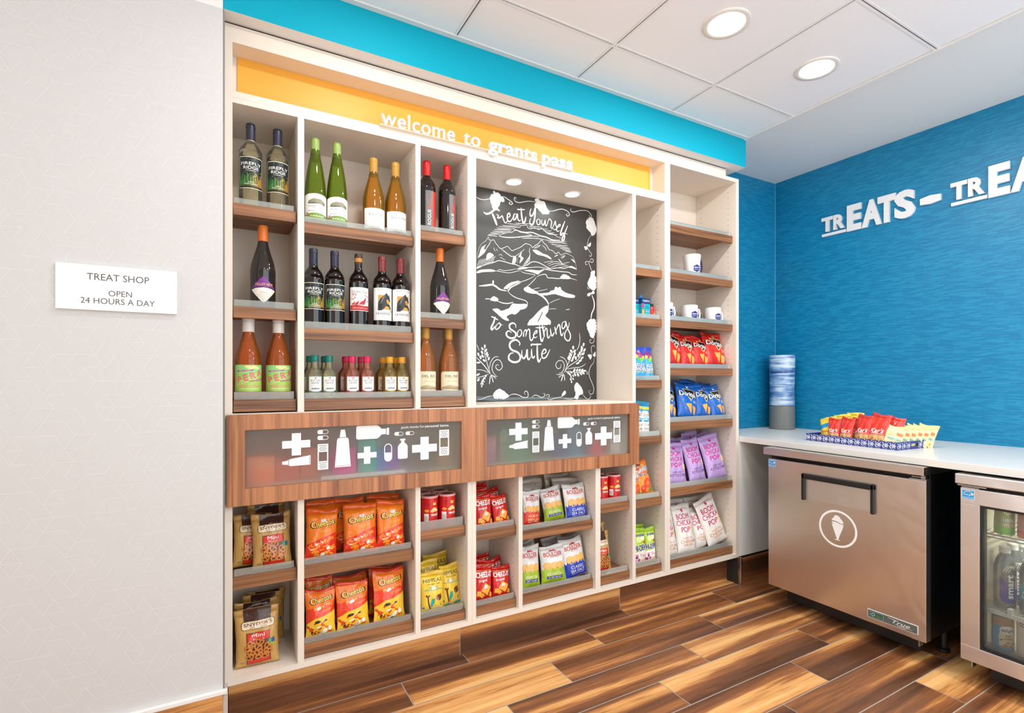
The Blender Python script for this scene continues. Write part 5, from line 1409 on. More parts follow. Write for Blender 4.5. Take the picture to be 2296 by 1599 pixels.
def d_chickpea(p, W, H):
    k_, teal, brn = ink(44, 36, 28), ink(20, 172, 160), ink(108, 58, 46)
    p.text('HIPPEAS', 0, H * .80, H * .088, k_, 3, w=W * .80)
    p.text('chickpea puffs', W * .02, H * .715, H * .032, k_, 3, w=W * .56)
    p.text('groovy', 0, H * .645, H * .045, teal, 3, w=W * .40, bold=0.02); p.text('white cheddar', 0, H * .58, H * .045, teal, 3, w=W * .78, bold=0.02)
    p.oval(W * .22, H * .37, W * .125, H * .085, brn, 3, 1.2); p.poly([(W * .26, H * .43), (W * .36, H * .475), (W * .32, H * .40)], brn, 3)
    p.stroke([(W * .12, H * .40), (W * .15, H * .345), (W * .2, H * .31)], .0022, ink(230, 190, 150), 4)
    p.stroke([(-W * .14, H * .09), (-W * .22, H * .22), (-W * .25, H * .34), (-W * .25, H * .42)], .007, brn, 3, taper=.8)
    p.stroke([(-W * .33, H * .46), (-W * .27, H * .41), (-W * .20, H * .45)], .007, brn, 3, taper=.8)
    p.poly([(-W * .12, H * .13), (-W * .16, H * .24), (-W * .10, H * .36), (W * .03, H * .36), (W * .02, H * .25)], teal, 4)
    p.poly([(-W * .48, H * .035), (W * .46, H * .035), (W * .46, H * .10), (W * .2, H * .075), (-W * .1, H * .085), (-W * .48, H * .05)], teal, 2)
    for x, y, a in ((-.05, .095, .5), (.12, .13, .2), (.28, .12, -.3), (.02, .07, .1)): puff(p, W * x, H * y, W * .10, .011, a, ink(240, 206, 120), 5)
    p.rect(W * .27, H * .19, W * .37, H * .245, k_, 3); p.rect(W * .28, H * .197, W * .36, H * .238, ink(242, 208, 74), 4); p.rect(W * .312, H * .14, W * .328, H * .19, k_, 3)
    p.rect(-W * .47, H * .13, -W * .38, H * .17, ink(70, 120, 180), 3)
    price(p, -W * .02, H * .615, 0.016, .012)
def d_cracker(p, W, H):
    y_, o_ = ink(246, 176, 66), ink(222, 132, 36)
    p.text('CHEEZ-IT', 0, H * .74, H * .15, ink(150, 16, 16), 3, w=W * .92, bold=0.09, rot=0.04)
    p.text('CHEEZ-IT', 0, H * .742, H * .145, white(), 5, w=W * .88, bold=0.05, rot=0.04)
    p.rect(-W * .40, H * .81 + .006, W * .42, H * .81 + .0075, ink(244, 190, 90), 4)
    p.text('Original', -W * .1, H * .575, H * .06, white(), 5, w=W * .46, bold=0.04, rot=0.12)
    def sq(cx, cy, r, a, m, l):
        p.poly([(cx + r * math.cos(a + PI / 2 * k), cy + r * math.sin(a + PI / 2 * k)) for k in range(4)], m, l)
    for cx, cy, r, a in ((.08, .33, .31, .25), (-.3, .2, .16, .7), (.4, .16, .15, .3), (-.12, .14, .14, .1)):
        sq(W * cx, H * cy, W * r, a, o_, 3); sq(W * cx, H * cy + .001, W * r * .92, a, y_, 4); p.oval(W * cx, H * cy, .0022, .0022, o_, 6, n=8)
    price(p, W * .06, H * .40, .016, .011)
def chip(low, band, words, sub):
    def d(p, W, H):
        red, tan, tan2 = ink(190, 40, 30), ink(232, 178, 96), ink(212, 148, 66)
        lo = ink(*low)
        p.text('BOULDER', 0, H * .775, H * .105, red, 4, w=W * .74, bold=0.035)
        p.text('CANYON', W * .02, H * .70, H * .030, red, 4, w=W * .34, space=1.4)
        p.poly([(-W * .16, H * .845), (-W * .06, H * .885), (W * .0, H * .87), (W * .06, H * .895), (W * .2, H * .845)], red, 4)
        for k in range(3):
            cx = W * (-.26 + .26 * k); p.oval(cx, H * .47, W * .155, H * .125, tan2, 1, .25 * (k - 1) + 1.4); p.oval(cx + .001, H * .475, W * .14, H * .115, tan, 2, .25 * (k - 1) + 1.4)
        v = [(-W * .485, H * .03), (W * .485, H * .03)]
        n = 22
        for k in range(n + 1):
            x = W * (.485 - .97 * k / n); v.append((x, H * ((.385 if k % 2 else .43) + .02 * math.sin(k * 1.7))))
        p.poly(v, lo, 3)
        if band:
            p.text(words[0], 0, H * .27, H * .065, white() if len(words) == 1 else white(), 5, w=W * .58)
            p.rect(-W * .33, H * .145, W * .33, H * .215, ink(*band), 4); p.text(sub, 0, H * .18, H * .034, white(), 5, w=W * .56, bold=0.02)
            p.text('KETTLE STYLE POTATO CHIPS', 0, H * .105, H * .018, ink(60, 90, 30), 5, w=W * .5)
        else:
            p.text(words[0], 0, H * .285, H * .072, ink(246, 222, 160) if low[0] > 150 else white(), 5, w=W * .56)
            p.text(words[1], 0, H * .185, H * .072, ink(246, 222, 160) if low[0] > 150 else white(), 5, w=W * .60)
            p.text(sub, 0, H * .115, H * .024, white(), 5, w=W * .54)
        p.rect(W * .36, H * .33, W * .43, H * .39, ink(120, 170, 120), 6)
    return d
def d_chipback(p, W, H):
    g = ink(96, 90, 84)
    p.rect(W * .12, H * .80, W * .24, H * .87, g, 2); p.rect(W * .135, H * .812, W * .225, H * .858, ink(176, 172, 164), 3)
    for k in range(4): p.rect(-W * .35, H * (.72 - .03 * k), -W * .05, H * (.728 - .03 * k), g, 2)
def d_hardcandy(p, W, H):
    p.poly([(-W * .49, H * .6), (W * .49, H * .64), (W * .49, H * .93), (-W * .49, H * .93)], ink(44, 78, 190), 0)
    p.poly([(-W * .49, H * .55), (W * .49, H * .60), (W * .49, H * .68), (-W * .49, H * .63)], ink(90, 190, 70), 1)
    for x, y, c in ((-.3, .80, (130, 40, 110)), (-.05, .83, (150, 30, 90)), (.22, .80, (120, 44, 130)), (-.2, .70, (240, 200, 60)), (.08, .72, (220, 60, 90)), (.3, .68, (246, 210, 80)), (.1, .61, (110, 200, 80)), (-.32, .60, (60, 150, 220))):
        p.oval(W * x, H * y, W * .13, H * .06, ink(*c), 2, .4)
    nv = ink(20, 44, 120)
    for s, y, w in (('JOLLY', .43, .70), ('RANCHER', .31, .86)):
        p.text(s, 0, H * y, H * .105, nv, 4, w=W * w * 1.04, bold=0.1, rot=.08); p.text(s, 0, H * y, H * .10, white(), 6, w=W * w, bold=0.04, rot=.08)
    p.text('HARD CANDY', .0, H * .225, H * .045, ink(250, 226, 70), 5, w=W * .62, bold=.02, rot=.08)
def d_fruitsnack(p, W, H):
    p.poly([(-W * .49, H * .03), (W * .49, H * .03), (W * .49, H * .62), (W * .2, H * .72), (-W * .49, H * .74)], white(), 0)
    p.rect(-W * .47, H * .78, W * .47, H * .855, ink(246, 214, 50), 2); p.text('Mixed Fruit', 0, H * .818, H * .03, ink(60, 60, 60), 3, w=W * .6)
    p.text("Welch's", 0, H * .62, H * .12, ink(30, 30, 34), 4, w=W * .82, shear=.2, rot=.12)
    for k in range(3): p.stroke([(-W * .46, H * (.50 - .02 * k)), (-W * .1, H * (.54 - .02 * k)), (W * .2, H * (.50 - .02 * k)), (W * .46, H * (.53 - .02 * k))], .003, ink(70, 190, 220), 2, taper=.8)
    p.rect(-W * .40, H * .40, W * .2, H * .46, ink(40, 150, 200), 3)
    p.text('Fruit', 0, H * .32, H * .075, ink(70, 72, 78), 4, w=W * .6); p.text('Snacks', 0, H * .21, H * .075, ink(70, 72, 78), 4, w=W * .74)
    for x, y, c in ((.38, .42, (230, 220, 80)), (.36, .34, (160, 200, 80)), (-.38, .09, (240, 130, 60)), (-.2, .07, (230, 70, 80)), (.3, .08, (246, 180, 60))): p.oval(W * x, H * y, W * .08, H * .035, ink(*c), 2)
def d_gummies(p, W, H):
    p.poly([(-W * .49, H * .55), (W * .49, H * .55), (W * .49, H * .93), (-W * .49, H * .93)], ink(234, 118, 40), 0)
    p.oval(-W * .1, H * .87, W * .2, H * .04, ink(120, 60, 30), 2); p.oval(W * .2, H * .84, W * .12, H * .04, ink(226, 190, 60), 2)
    p.text('LIFESAVERS', 0, H * .72, H * .13, ink(20, 34, 84), 3, w=W * .96, bold=.09, rot=.1); p.text('LIFESAVERS', 0, H * .722, H * .125, white(), 5, w=W * .92, bold=.03, rot=.1)
    p.rect(-W * .42, H * .565, W * .42, H * .615, ink(20, 34, 84), 4); p.text('GUMMIES', W * .06, H * .59, H * .035, white(), 5, w=W * .6, bold=.02)
    for x, y, r, c in ((-.25, .38, .2, (240, 160, 50)), (.2, .32, .23, (232, 76, 34)), (-.1, .2, .16, (226, 60, 50)), (.36, .14, .13, (70, 150, 60)), (-.38, .14, .12, (240, 190, 60))):
        p.ring(W * x, H * y, W * r * .35, W * r, ink(*c), 3, n=20)
    p.text('WILD', -W * .15, H * .06, H * .05, ink(30, 60, 130), 5, w=W * .4, bold=.03)
def d_chews(p, W, H):
    p.poly([(-W * .49, H * .03), (W * .49, H * .03), (W * .49, H * .40), (-W * .49, H * .34)], ink(246, 244, 232), 0)
    p.oval(-W * .1, H * .70, W * .2, H * .085, ink(214, 236, 150), 2); p.oval(W * .2, H * .74, W * .18, H * .08, ink(236, 246, 210), 2); p.oval(W * .32, H * .62, W * .1, H * .05, ink(200, 50, 60), 2)
    p.rect(-W * .3, H * .78, W * .34, H * .835, ink(30, 40, 120), 3, r=.003); p.text('Original Mix', 0, H * .808, H * .025, white(), 4, w=W * .5)
    nv = ink(26, 34, 120)
    p.text('HI-CHEW', 0, H * .47, H * .15, white(), 4, w=W * .94, bold=.1, rot=.08); p.text('HI-CHEW', 0, H * .47, H * .145, nv, 6, w=W * .88, bold=.05, rot=.08)
    r = random.Random(2)
    for x, y, c in ((-.3, .25, (230, 120, 170)), (.0, .27, (220, 190, 225)), (.26, .24, (240, 150, 190)), (-.15, .13, (214, 80, 150)), (.15, .12, (240, 214, 130)), (.38, .13, (236, 140, 180)), (-.4, .11, (150, 60, 130))):
        a = r.uniform(0, 1); q = W * .12
        p.poly([(W * x + q * math.cos(a + PI / 2 * k), H * y + q * math.sin(a + PI / 2 * k)) for k in range(4)], ink(*c), 3)
    p.oval(-W * .3, H * .2, W * .08, H * .04, ink(110, 40, 110), 4)
def nacho(sub, dark):
    def d(p, W, H):
        k_, y_ = ink(*BLACKP), ink(242, 176, 80)
        p.poly([(-W * .25, H * .80), (W * .42, H * .80), (W * .07, H * .44)], ink(246, 214, 150), 2)
        p.poly([(-W * .20, H * .785), (W * .37, H * .785), (W * .07, H * .475)], k_, 3)
        p.text('Doritos', 0, H * .655, H * .135, k_, 4, w=W * .86, bold=.10, rot=-.03); p.text('Doritos', 0, H * .655, H * .13, white(), 6, w=W * .82, bold=.045, rot=-.03)
        p.text(sub[0], W * .30, H * .47, H * .03, white(), 5, w=W * .24); p.text(sub[1], W * .30, H * .43, H * .03, white(), 5, w=W * .2)
        for pts in (((-.22, .36), (.10, .40), (.04, .10)), ((.12, .34), (.34, .30), (.26, .08), (.14, .12))):
            p.poly([(W * a, H * b) for a, b in pts], ink(206, 120, 40), 3); cx = sum(a for a, b in pts) / len(pts); cy = sum(b for a, b in pts) / len(pts)
            p.poly([(W * (cx + (a - cx) * .92), H * (cy + (b - cy) * .92)) for a, b in pts], y_, 4)
            r = random.Random(7)
            for _ in range(9):
                t = [r.random() for q in pts]; s_ = sum(t); p.oval(W * sum(a * q for (a, b), q in zip(pts, t)) / s_, H * sum(b * q for (a, b), q in zip(pts, t)) / s_, .0016, .0016, ink(214, 130, 44), 5, n=6)
        for k in range(3): p.stroke([(-W * .46, H * (.62 - .05 * k)), (-W * .3, H * (.30 - .04 * k)), (-W * .2, H * (.06))], .0016, dark, 1)
        price(p, W * .02, H * .86, .014, .010)
    return d
def popcorn(ground, word2, w2c, sub):
    def d(p, W, H):
        mg = ink(206, 16, 112)
        p.oval(0, H * .875, W * .06, H * .032, mg, 3)
        for s, y, w in (('BOOM', .755, .64), ('CHICKA', .625, .72), ('POP', .485, .48)):
            p.text(s, -W * .05, H * y, H * .105, mg, 4, w=W * w, bold=.02)
        p.text(word2[0], -W * .02, H * .315, H * .035, ink(*w2c), 4, w=W * .52)
        p.text(word2[1], 0, H * .245, H * .062, ink(*w2c), 4, w=W * .74)
        if len(word2) > 2: p.text(word2[2], 0, H * .175, H * .04, ink(*w2c), 4, w=W * .5)
        for dx, dy, r in ((.32, .47, .07), (.37, .43, .055), (.28, .42, .055), (.34, .39, .05)): p.oval(W * dx, H * dy, W * r, W * r, ink(240, 220, 158), 5, n=10)
        p.oval(W * .33, H * .43, W * .03, W * .02, ink(206, 168, 96), 6, n=8)
        if sub: p.rect(W * .22, H * .50, W * .42, H * .56, ink(246, 206, 120), 4)
        p.text('REAL, SIMPLE INGREDIENTS', 0, H * .915, H * .012, ink(110, 70, 120), 3, w=W * .5)
    return d
KINDS = {   # nominal width, height, thickness, film, seal, design
    'pretzel': (.134, .196, .050, (200, 158, 88), (200, 158, 88), d_pretzel),
    'crunchy': (.122, .190, .052, (240, 128, 28), (226, 96, 30), d_crunchy),
    'hotcheese': (.124, .180, .052, (228, 60, 26), (214, 62, 30), d_hotcheese),
    'chickpea': (.106, .172, .050, (240, 204, 66), (232, 194, 60), d_chickpea),
    'cracker': (.086, .138, .036, (206, 26, 24), (196, 24, 22), d_cracker),
    'chiphick': (.110, .165, .046, (222, 222, 220), (208, 208, 206), chip((206, 44, 26), None, ('HICKORY', 'BARBEQUE'), 'KETTLE STYLE')),
    'chipolive': (.120, .175, .048, (222, 222, 220), (208, 208, 206), chip((158, 186, 40), (30, 62, 150), ('OLIVE OIL',), 'CLASSIC SEA SALT')),
    'chipblue': (.140, .178, .050, (222, 222, 220), (206, 206, 204), chip((22, 58, 170), None, ('CLASSIC', 'SEA SALT'), 'KETTLE STYLE POTATO CHIPS')),
    'chipback': (.135, .185, .042, (160, 152, 143), (164, 156, 148), d_chipback),
    'hardcandy': (.086, .175, .040, (66, 172, 226), (40, 70, 180), d_hardcandy),
    'fruitsnack': (.088, .182, .040, (40, 160, 208), (36, 150, 200), d_fruitsnack),
    'gummies': (.112, .180, .042, (240, 140, 50), (190, 90, 36), d_gummies),
    'chews': (.086, .182, .040, (176, 208, 60), (160, 206, 62), d_chews),
    'nachored': (.150, .205, .054, (212, 38, 28), (206, 40, 30), nacho(('NACHO', 'CHEESE'), ink(180, 26, 22))),
    'nachoblue': (.145, .206, .054, (22, 100, 190), (20, 96, 186), nacho(('COOL', 'RANCH'), ink(20, 78, 160))),
    'kettlecorn': (.148, .250, .056, (190, 160, 218), (182, 152, 210), popcorn(0, ('SWEET & SALTY', 'KETTLE CORN'), (72, 34, 92), False)),
    'cheddarcorn': (.155, .262, .056, (240, 236, 230), (228, 222, 214), popcorn(0, ('WHITE', 'CHEDDAR', 'POPCORN'), (214, 132, 52), True)),
}
CATS = {'pretzel': 'pretzel bags', 'crunchy': 'orange cheese snack bags', 'hotcheese': 'hot cheese snack bags', 'chickpea': 'chickpea puff bags', 'cracker': 'red cracker bags',
        'chiphick': 'kettle chip bags', 'chipolive': 'kettle chip bags', 'chipblue': 'kettle chip bags', 'chipback': 'kettle chip bags', 'hardcandy': 'hard candy bags', 'fruitsnack': 'fruit snack bags',
        'gummies': 'gummy ring bags', 'chews': 'fruit chew bags', 'nachored': 'red tortilla chip bags', 'nachoblue': 'blue tortilla chip bags', 'kettlecorn': 'lilac popcorn bags', 'cheddarcorn': 'white popcorn bags'}
_proto = {}; _used = {}
_rb = random.Random(17)
for kind, x, y, z, w, h, lean, roll, label in BAGS:
    w0, h0, t0, fc, sc, des = KINDS[kind]
    n = _used.get(kind, 0); _used[kind] = n + 1
    var = n % 2
    if (kind, var) not in _proto:
        o = make_bag(w0, h0, t0, sum(map(ord, kind)) + var * 7, film(kind, fc), film(kind + '_seal', sc), des)
        _proto[(kind, var)] = o
    else: o = dup(_proto[(kind, var)])
    tag(o, label, 'snack bag', CATS[kind])
    o.scale = (w / w0, min(1.0, w / w0 * 1.02), h / h0)
    o.rotation_euler = (-lean, roll, _rb.uniform(-0.10, 0.10))
    o.location = (x, y, z + 0.0006 + 0.5 * w * abs(math.sin(roll)) * 0.97)

# ------------------------------------------------------------------ bottles
BORD = [(0, .0), (.031, .0), (.0368, .004), (.0375, .010), (.0375, .186), (.0368, .199), (.0335, .211), (.027, .222), (.0195, .232), (.0155, .243), (.0142, .255), (.0138, .300), (.0, .3005)]
BURG = [(0, .0), (.036, .0), (.0418, .004), (.0425, .010), (.0425, .128), (.0412, .146), (.0372, .168), (.031, .190), (.0245, .211), (.0190, .232), (.0158, .252), (.0142, .272), (.0138, .300), (.0, .3005)]
HOCK = [(0, .0), (.032, .0), (.0378, .004), (.0385, .010), (.0385, .110), (.0378, .135), (.0350, .170), (.0302, .205), (.0245, .238), (.0190, .265), (.0155, .288), (.0140, .310), (.0138, .330), (.0, .3305)]
MINI = [(0, .0), (.0245, .0), (.0292, .003), (.0298, .008), (.0298, .086), (.0288, .095), (.0240, .106), (.0170, .115), (.0135, .124), (.0128, .150), (.0, .1505)]
def cap_prof(r, z0, z1, lip=True):
    return [(0, z0), (r * .97, z0), (r, z0 + .001), (r * 0.985, z1 - .018)] + ([(r * 1.03, z1 - .017), (r * 1.03, z1 - .012), (r, z1 - .010)] if lip else []) + [(r, z1 - .003), (r * .9, z1 - .0003), (0, z1)]
def make_bottle(prof, glass, capm, cap, design=None, lr=None, face=0.0, half=1.3, name='wine_bottle', liquid=None, collar=None):
    root = bpy.data.objects.new(name, None); COL.objects.link(root); root.empty_display_size = 0.03
    bm = bmesh.new(); pr = [prof[0]] + smoothprof([q for q in prof[1:-1]], 3) + [prof[-1]]
    pr = [(max(r, 1e-4), z) for r, z in pr]
    lathe(bm, pr, 36, cap0=False, cap1=False); bmesh.ops.remove_doubles(bm, verts=bm.verts, dist=2e-4)
    fin(bm, 'bottle_glass', glass, root, smooth=True)
    if liquid:
        bm = bmesh.new(); lv = [(max(r - 0.0028, 1e-4), max(z, .004)) for r, z in pr if z < liquid[1]]
        lathe(bm, lv + [(1e-4, lv[-1][1] + .0005)], 32, cap0=False, cap1=False); bmesh.ops.remove_doubles(bm, verts=bm.verts, dist=2e-4)
        fin(bm, 'wine', liquid[0], root, smooth=True)
    r, z0, z1, lip = cap
    bm = bmesh.new(); lathe(bm, [(max(a, 1e-4), b) for a, b in cap_prof(r, z0, z1, lip)], 32, cap0=False, cap1=False); bmesh.ops.remove_doubles(bm, verts=bm.verts, dist=2e-4)
    o = fin(bm, 'capsule', capm, root, smooth=True); mesh_curve_normals(o)
    if collar:
        cr, ca, cbz, cm = collar
        bm = bmesh.new(); lathe(bm, [(cr, ca), (cr + .0006, ca + .0003), (cr + .0006, cbz - .0003), (cr, cbz)], 32); fin(bm, 'neck_band', cm, root, smooth=False)
    if design:
        p = Print(); design(p, lr)
        cuts = [lr * a for a in grid(-half - .1, half + .1, 26)]
        p.build('label', root, cyl(lr, 0, -PI / 2 + face), cuts, (), base=0.0005, step=0.00012)
    return root
def L_firefly(z0, z1, sub):
    def d(p, r):
        w = r * 2.25; h = z1 - z0; zc = lambda f: z0 + f * h
        p.rect(-w / 2 - .0022, z0 - .0022, w / 2 + .0022, z1 + .0022, ink(240, 236, 214), 0, r=.003)
        p.rect(-w / 2, z0, w / 2, z1, ink(30, 42, 44), 1, r=.002)
        p.poly([(-w / 2, z0), (w / 2, z0), (w / 2, zc(.32)), (0, zc(.40)), (-w / 2, zc(.46))], ink(24, 66, 50), 2)
        p.rect(-w / 2, z0, w / 2, zc(.16), ink(46, 36, 16), 3)
        q = random.Random(3)
        for k in range(30):
            x = -w * .46 + w * .92 * k / 29; hh = h * q.uniform(.22, .48); t = k / 29
            c = (int(40 + 190 * t), int(150 - 0 * t), int(70 - 30 * t))
            p.stroke([(x, zc(.06)), (x + q.uniform(-.003, .003), zc(.06) + hh * .6), (x + q.uniform(-.007, .007), zc(.06) + hh)], .0019, ink(*(c[0] // 10 * 10, c[1], c[2] // 10 * 10)), 4, taper=.4)
        for k in range(22): p.oval(q.uniform(-w * .45, w * .45), zc(q.uniform(.1, .98)), .0011, .0011, ink(246, 230, 120), 5, n=6)
        p.text('FIREFLY', 0, zc(.80), h * .095, white(), 6, w=w * .80, bold=.03, arc=.002)
        p.text('RIDGE', 0, zc(.66), h * .095, white(), 6, w=w * .58, bold=.03)
        p.text('CALIFORNIA', 0, zc(.565), h * .032, white(), 6, w=w * .40)
        for i, s in enumerate(sub): p.text(s, 0, zc(.19 - .065 * i), h * .04, white(), 7, w=w * (.5 if i else .22) if len(sub) > 1 else w * .5)
    return d
def L_riesling(p, r):
    z0, h = .0175, .097; w = r * 2.6; zc = lambda f: z0 + f * h
    p.poly([(-w / 2, z0), (w / 2, z0), (w / 2, zc(.92)), (w * .3, zc(.975)), (0, zc(1)), (-w * .3, zc(.975)), (-w / 2, zc(.92))], white(), 0)
    g = ink(96, 98, 78)
    p.poly([(-w * .34, zc(.60)), (-w * .28, zc(.72)), (-w * .1, zc(.80)), (w * .15, zc(.79)), (w * .32, zc(.68)), (w * .34, zc(.56)), (w * .1, zc(.62)), (-w * .15, zc(.59))], g, 1)
    for k in range(5): p.stroke([(-w * .28, zc(.64 + .03 * k)), (0, zc(.66 + .03 * k)), (w * .28, zc(.60 + .03 * k))], .0011, ink(206, 202, 170), 2)
    p.text('WILLAMETTE VALLEY', 0, zc(.505), h * .042, ink(90, 90, 88), 2, w=w * .66); p.text('VINEYARDS', 0, zc(.44), h * .03, ink(110, 110, 108), 2, w=w * .34, space=1.2)
    p.text('Willamette Valley Riesling', 0, zc(.32), h * .04, ink(80, 80, 80), 2, w=w * .66, shear=.4)
    p.poly([(-w / 2, z0), (w / 2, z0), (w / 2, zc(.16)), (w * .2, zc(.235)), (0, zc(.25)), (-w * .2, zc(.235)), (-w / 2, zc(.16))], ink(122, 158, 52), 1)
    p.text('RIESLING', w * .02, zc(.13), h * .062, white(), 2, w=w * .5, bold=.02, space=1.1)
    p.oval(-w * .36, zc(.20), .006, .0065, ink(200, 50, 40), 3); p.ring(-w * .36, zc(.20), .0032, .0044, white(), 4, n=16)
def L_valley(p, r):
    z0, h, w = .0135, .080, r * 2.35
    p.rect(-w / 2, z0, w / 2, z0 + h, white(), 0, r=.002)
    p.text('V', -w * .25, z0 + h * .70, h * .125, ink(60, 62, 60), 1); p.text('ALLEY', -w * .045, z0 + h * .685, h * .09, ink(60, 62, 60), 1, w=w * .26)
    p.text('V', w * .165, z0 + h * .70, h * .125, ink(60, 62, 60), 1); p.text('IEW', w * .30, z0 + h * .685, h * .09, ink(60, 62, 60), 1, w=w * .15)
    p.text('Viognier', 0, z0 + h * .38, h * .06, ink(120, 120, 120), 1, shear=.3, w=w * .2)
    for k in range(2): p.rect(-w * .3, z0 + h * (.25 - .06 * k), w * .3, z0 + h * (.257 - .06 * k), ink(190, 190, 190), 1)
def L_rogue(p, r):
    z0, h, w = .019, .152, r * 1.9; xm = w * .03
    p.rect(-w * .40, z0, xm, z0 + h, ink(112, 112, 112), 0); p.rect(xm, z0, w * .5, z0 + h, ink(228, 70, 52), 0)
    for k in range(6): p.stroke([(xm + w * (.06 + .065 * k), z0 + h * .01), (xm + w * (.02 + .075 * k), z0 + h * .3), (xm + w * (.1 + .06 * k), z0 + h * .6), (xm + w * (.05 + .07 * k), z0 + h * .97)], .0012, ink(190, 44, 34), 1)
    p.ring(xm + w * .25, z0 + h * .86, .008, .0092, ink(180, 40, 30), 1, n=24)
    p.text('ROGUE', -w * .17, z0 + h * .27, w * .20, white(), 2, w=h * .42, rot=PI / 2); p.text('RED', -w * .17, z0 + h * .635, w * .20, ink(236, 84, 66), 2, w=h * .25, rot=PI / 2)
def L_syrah(p, r):
    z0, z1, zm, w = .0165, .115, .0655, r * 2.1
    p.poly([(-w / 2, zm - .001), (0, z0), (w / 2, zm - .001), (w * .3, zm + .005), (0, zm + .008), (-w * .3, zm + .005)], ink(238, 234, 222), 0)
    p.poly([(-w / 2, zm + .002), (-w * .3, zm + .008), (0, zm + .011), (w * .3, zm + .008), (w / 2, zm + .002), (w * .22, zm + .03), (0, z1), (-w * .22, zm + .03)], ink(122, 50, 140), 0)
    p.text('VALLEY VIEW', w * .02, zm + .019, .0088, ink(240, 196, 130), 2, w=w * .68, bold=.01)
    p.text('SYRAH', 0, zm - .010, .0042, ink(110, 100, 90), 2, w=w * .24); 
    for k in range(3): p.rect(-w * (.26 - .05 * k), zm - .019 - .006 * k, w * (.26 - .05 * k), zm - .0180 - .006 * k, ink(170, 162, 150), 2)
    p.text('2017', 0, zm - .036, .004, ink(110, 100, 90), 2)
def L_quail(p, r):
    z0, h, w = .0790, .0875, r * 2.2
    p.rect(-w / 2 - .002, z0 - .002, w / 2 + .002, z0 + h + .002, ink(240, 236, 222), 0, r=.003); p.rect(-w / 2, z0, w / 2, z0 + h, ink(244, 238, 232), 1)
    red = ink(190, 44, 50)
    p.text('QUAIL OAK', 0, z0 + h * .82, h * .105, ink(96, 100, 100), 2, w=w * .82)
    p.poly([(-w / 2, z0), (w / 2, z0), (w / 2, z0 + h * .23), (w * .2, z0 + h * .20), (-w * .2, z0 + h * .25), (-w / 2, z0 + h * .21)], red, 2)
    for x, y, s in ((-.33, .27, .7), (-.17, .28, .8), (.1, .30, 1.35)):
        q = s * h * .11; X, Y = w * x, z0 + h * y
        p.poly([(X - q * 1.2, Y - q * .3), (X - q * .6, Y + q * .55), (X + q * .2, Y + q * .9), (X + q * .7, Y + q * 1.5), (X + q * 1.0, Y + q * 1.2), (X + q * .9, Y + q * .5), (X + q * .5, Y - q * .3)], red, 3)
        p.stroke([(X + q * .8, Y + q * 1.4), (X + q * .95, Y + q * 1.8), (X + q * 1.2, Y + q * 1.75)], q * .2, red, 3)
    q = random.Random(1)
    for k in range(16):
        sx = -1 if k % 2 else 1
        p.oval(sx * w * q.uniform(.2, .44), z0 + h * q.uniform(.42, .72), .0028, .0018, red, 3, q.uniform(0, 3), n=8)
    for sx in (-1, 1): p.stroke([(sx * w * .47, z0 + h * .45), (sx * w * .38, z0 + h * .6), (sx * w * .22, z0 + h * .68)], .001, red, 3)
    p.text('CABERNET SAUVIGNON', 0, z0 + h * .10, h * .045, ink(240, 214, 206), 4, w=w * .80)
def L_horse(p, r):
    z0, h, w = .0455, .129, r * 2.5; zc = lambda f: z0 + f * h
    p.rect(-w / 2, z0, w / 2, z0 + h, white(), 0)
    k_ = ink(46, 46, 48)
    p.text('RUN WILD', 0, zc(.945), h * .045, ink(120, 116, 112), 2, w=w * .58, space=1.2); p.text('JUICY RED BLEND', 0, zc(.885), h * .022, ink(150, 146, 140), 2, w=w * .5)
    p.rect(-w * .26, zc(.33), w * .26, zc(.78), ink(206, 158, 70), 1)
    p.poly([(-w * .28, zc(.30)), (-w * .26, zc(.55)), (-w * .17, zc(.66)), (-w * .06, zc(.74)), (w * .04, zc(.81)), (w * .10, zc(.85)), (w * .14, zc(.80)), (w * .24, zc(.72)), (w * .30, zc(.60)), (w * .24, zc(.575)), (w * .15, zc(.66)), (w * .08, zc(.62)), (w * .12, zc(.52)), (w * .26, zc(.47)), (w * .34, zc(.38)), (w * .30, zc(.33)), (w * .22, zc(.42)), (w * .06, zc(.44)), (w * .0, zc(.37)), (-w * .12, zc(.30))], k_, 2)
    p.stroke([(w * .20, zc(.46)), (w * .30, zc(.33)), (w * .35, zc(.27)), (w * .40, zc(.30))], .0035, k_, 2, taper=.7)
    for j in range(4): p.stroke([(-w * .05 + w * .03 * j, zc(.72 + .02 * j)), (-w * .12 + w * .03 * j, zc(.62 + .02 * j)), (-w * .2 + w * .03 * j, zc(.5))], .0012, ink(120, 120, 122), 3)
    p.text('14 HANDS', 0, zc(.205), h * .075, k_, 2, w=w * .66, bold=.01); p.text('2021', 0, zc(.11), h * .03, ink(140, 136, 130), 2, w=w * .22)
    p.rect(-w * .3, zc(.05), w * .3, zc(.056), ink(190, 186, 180), 2)
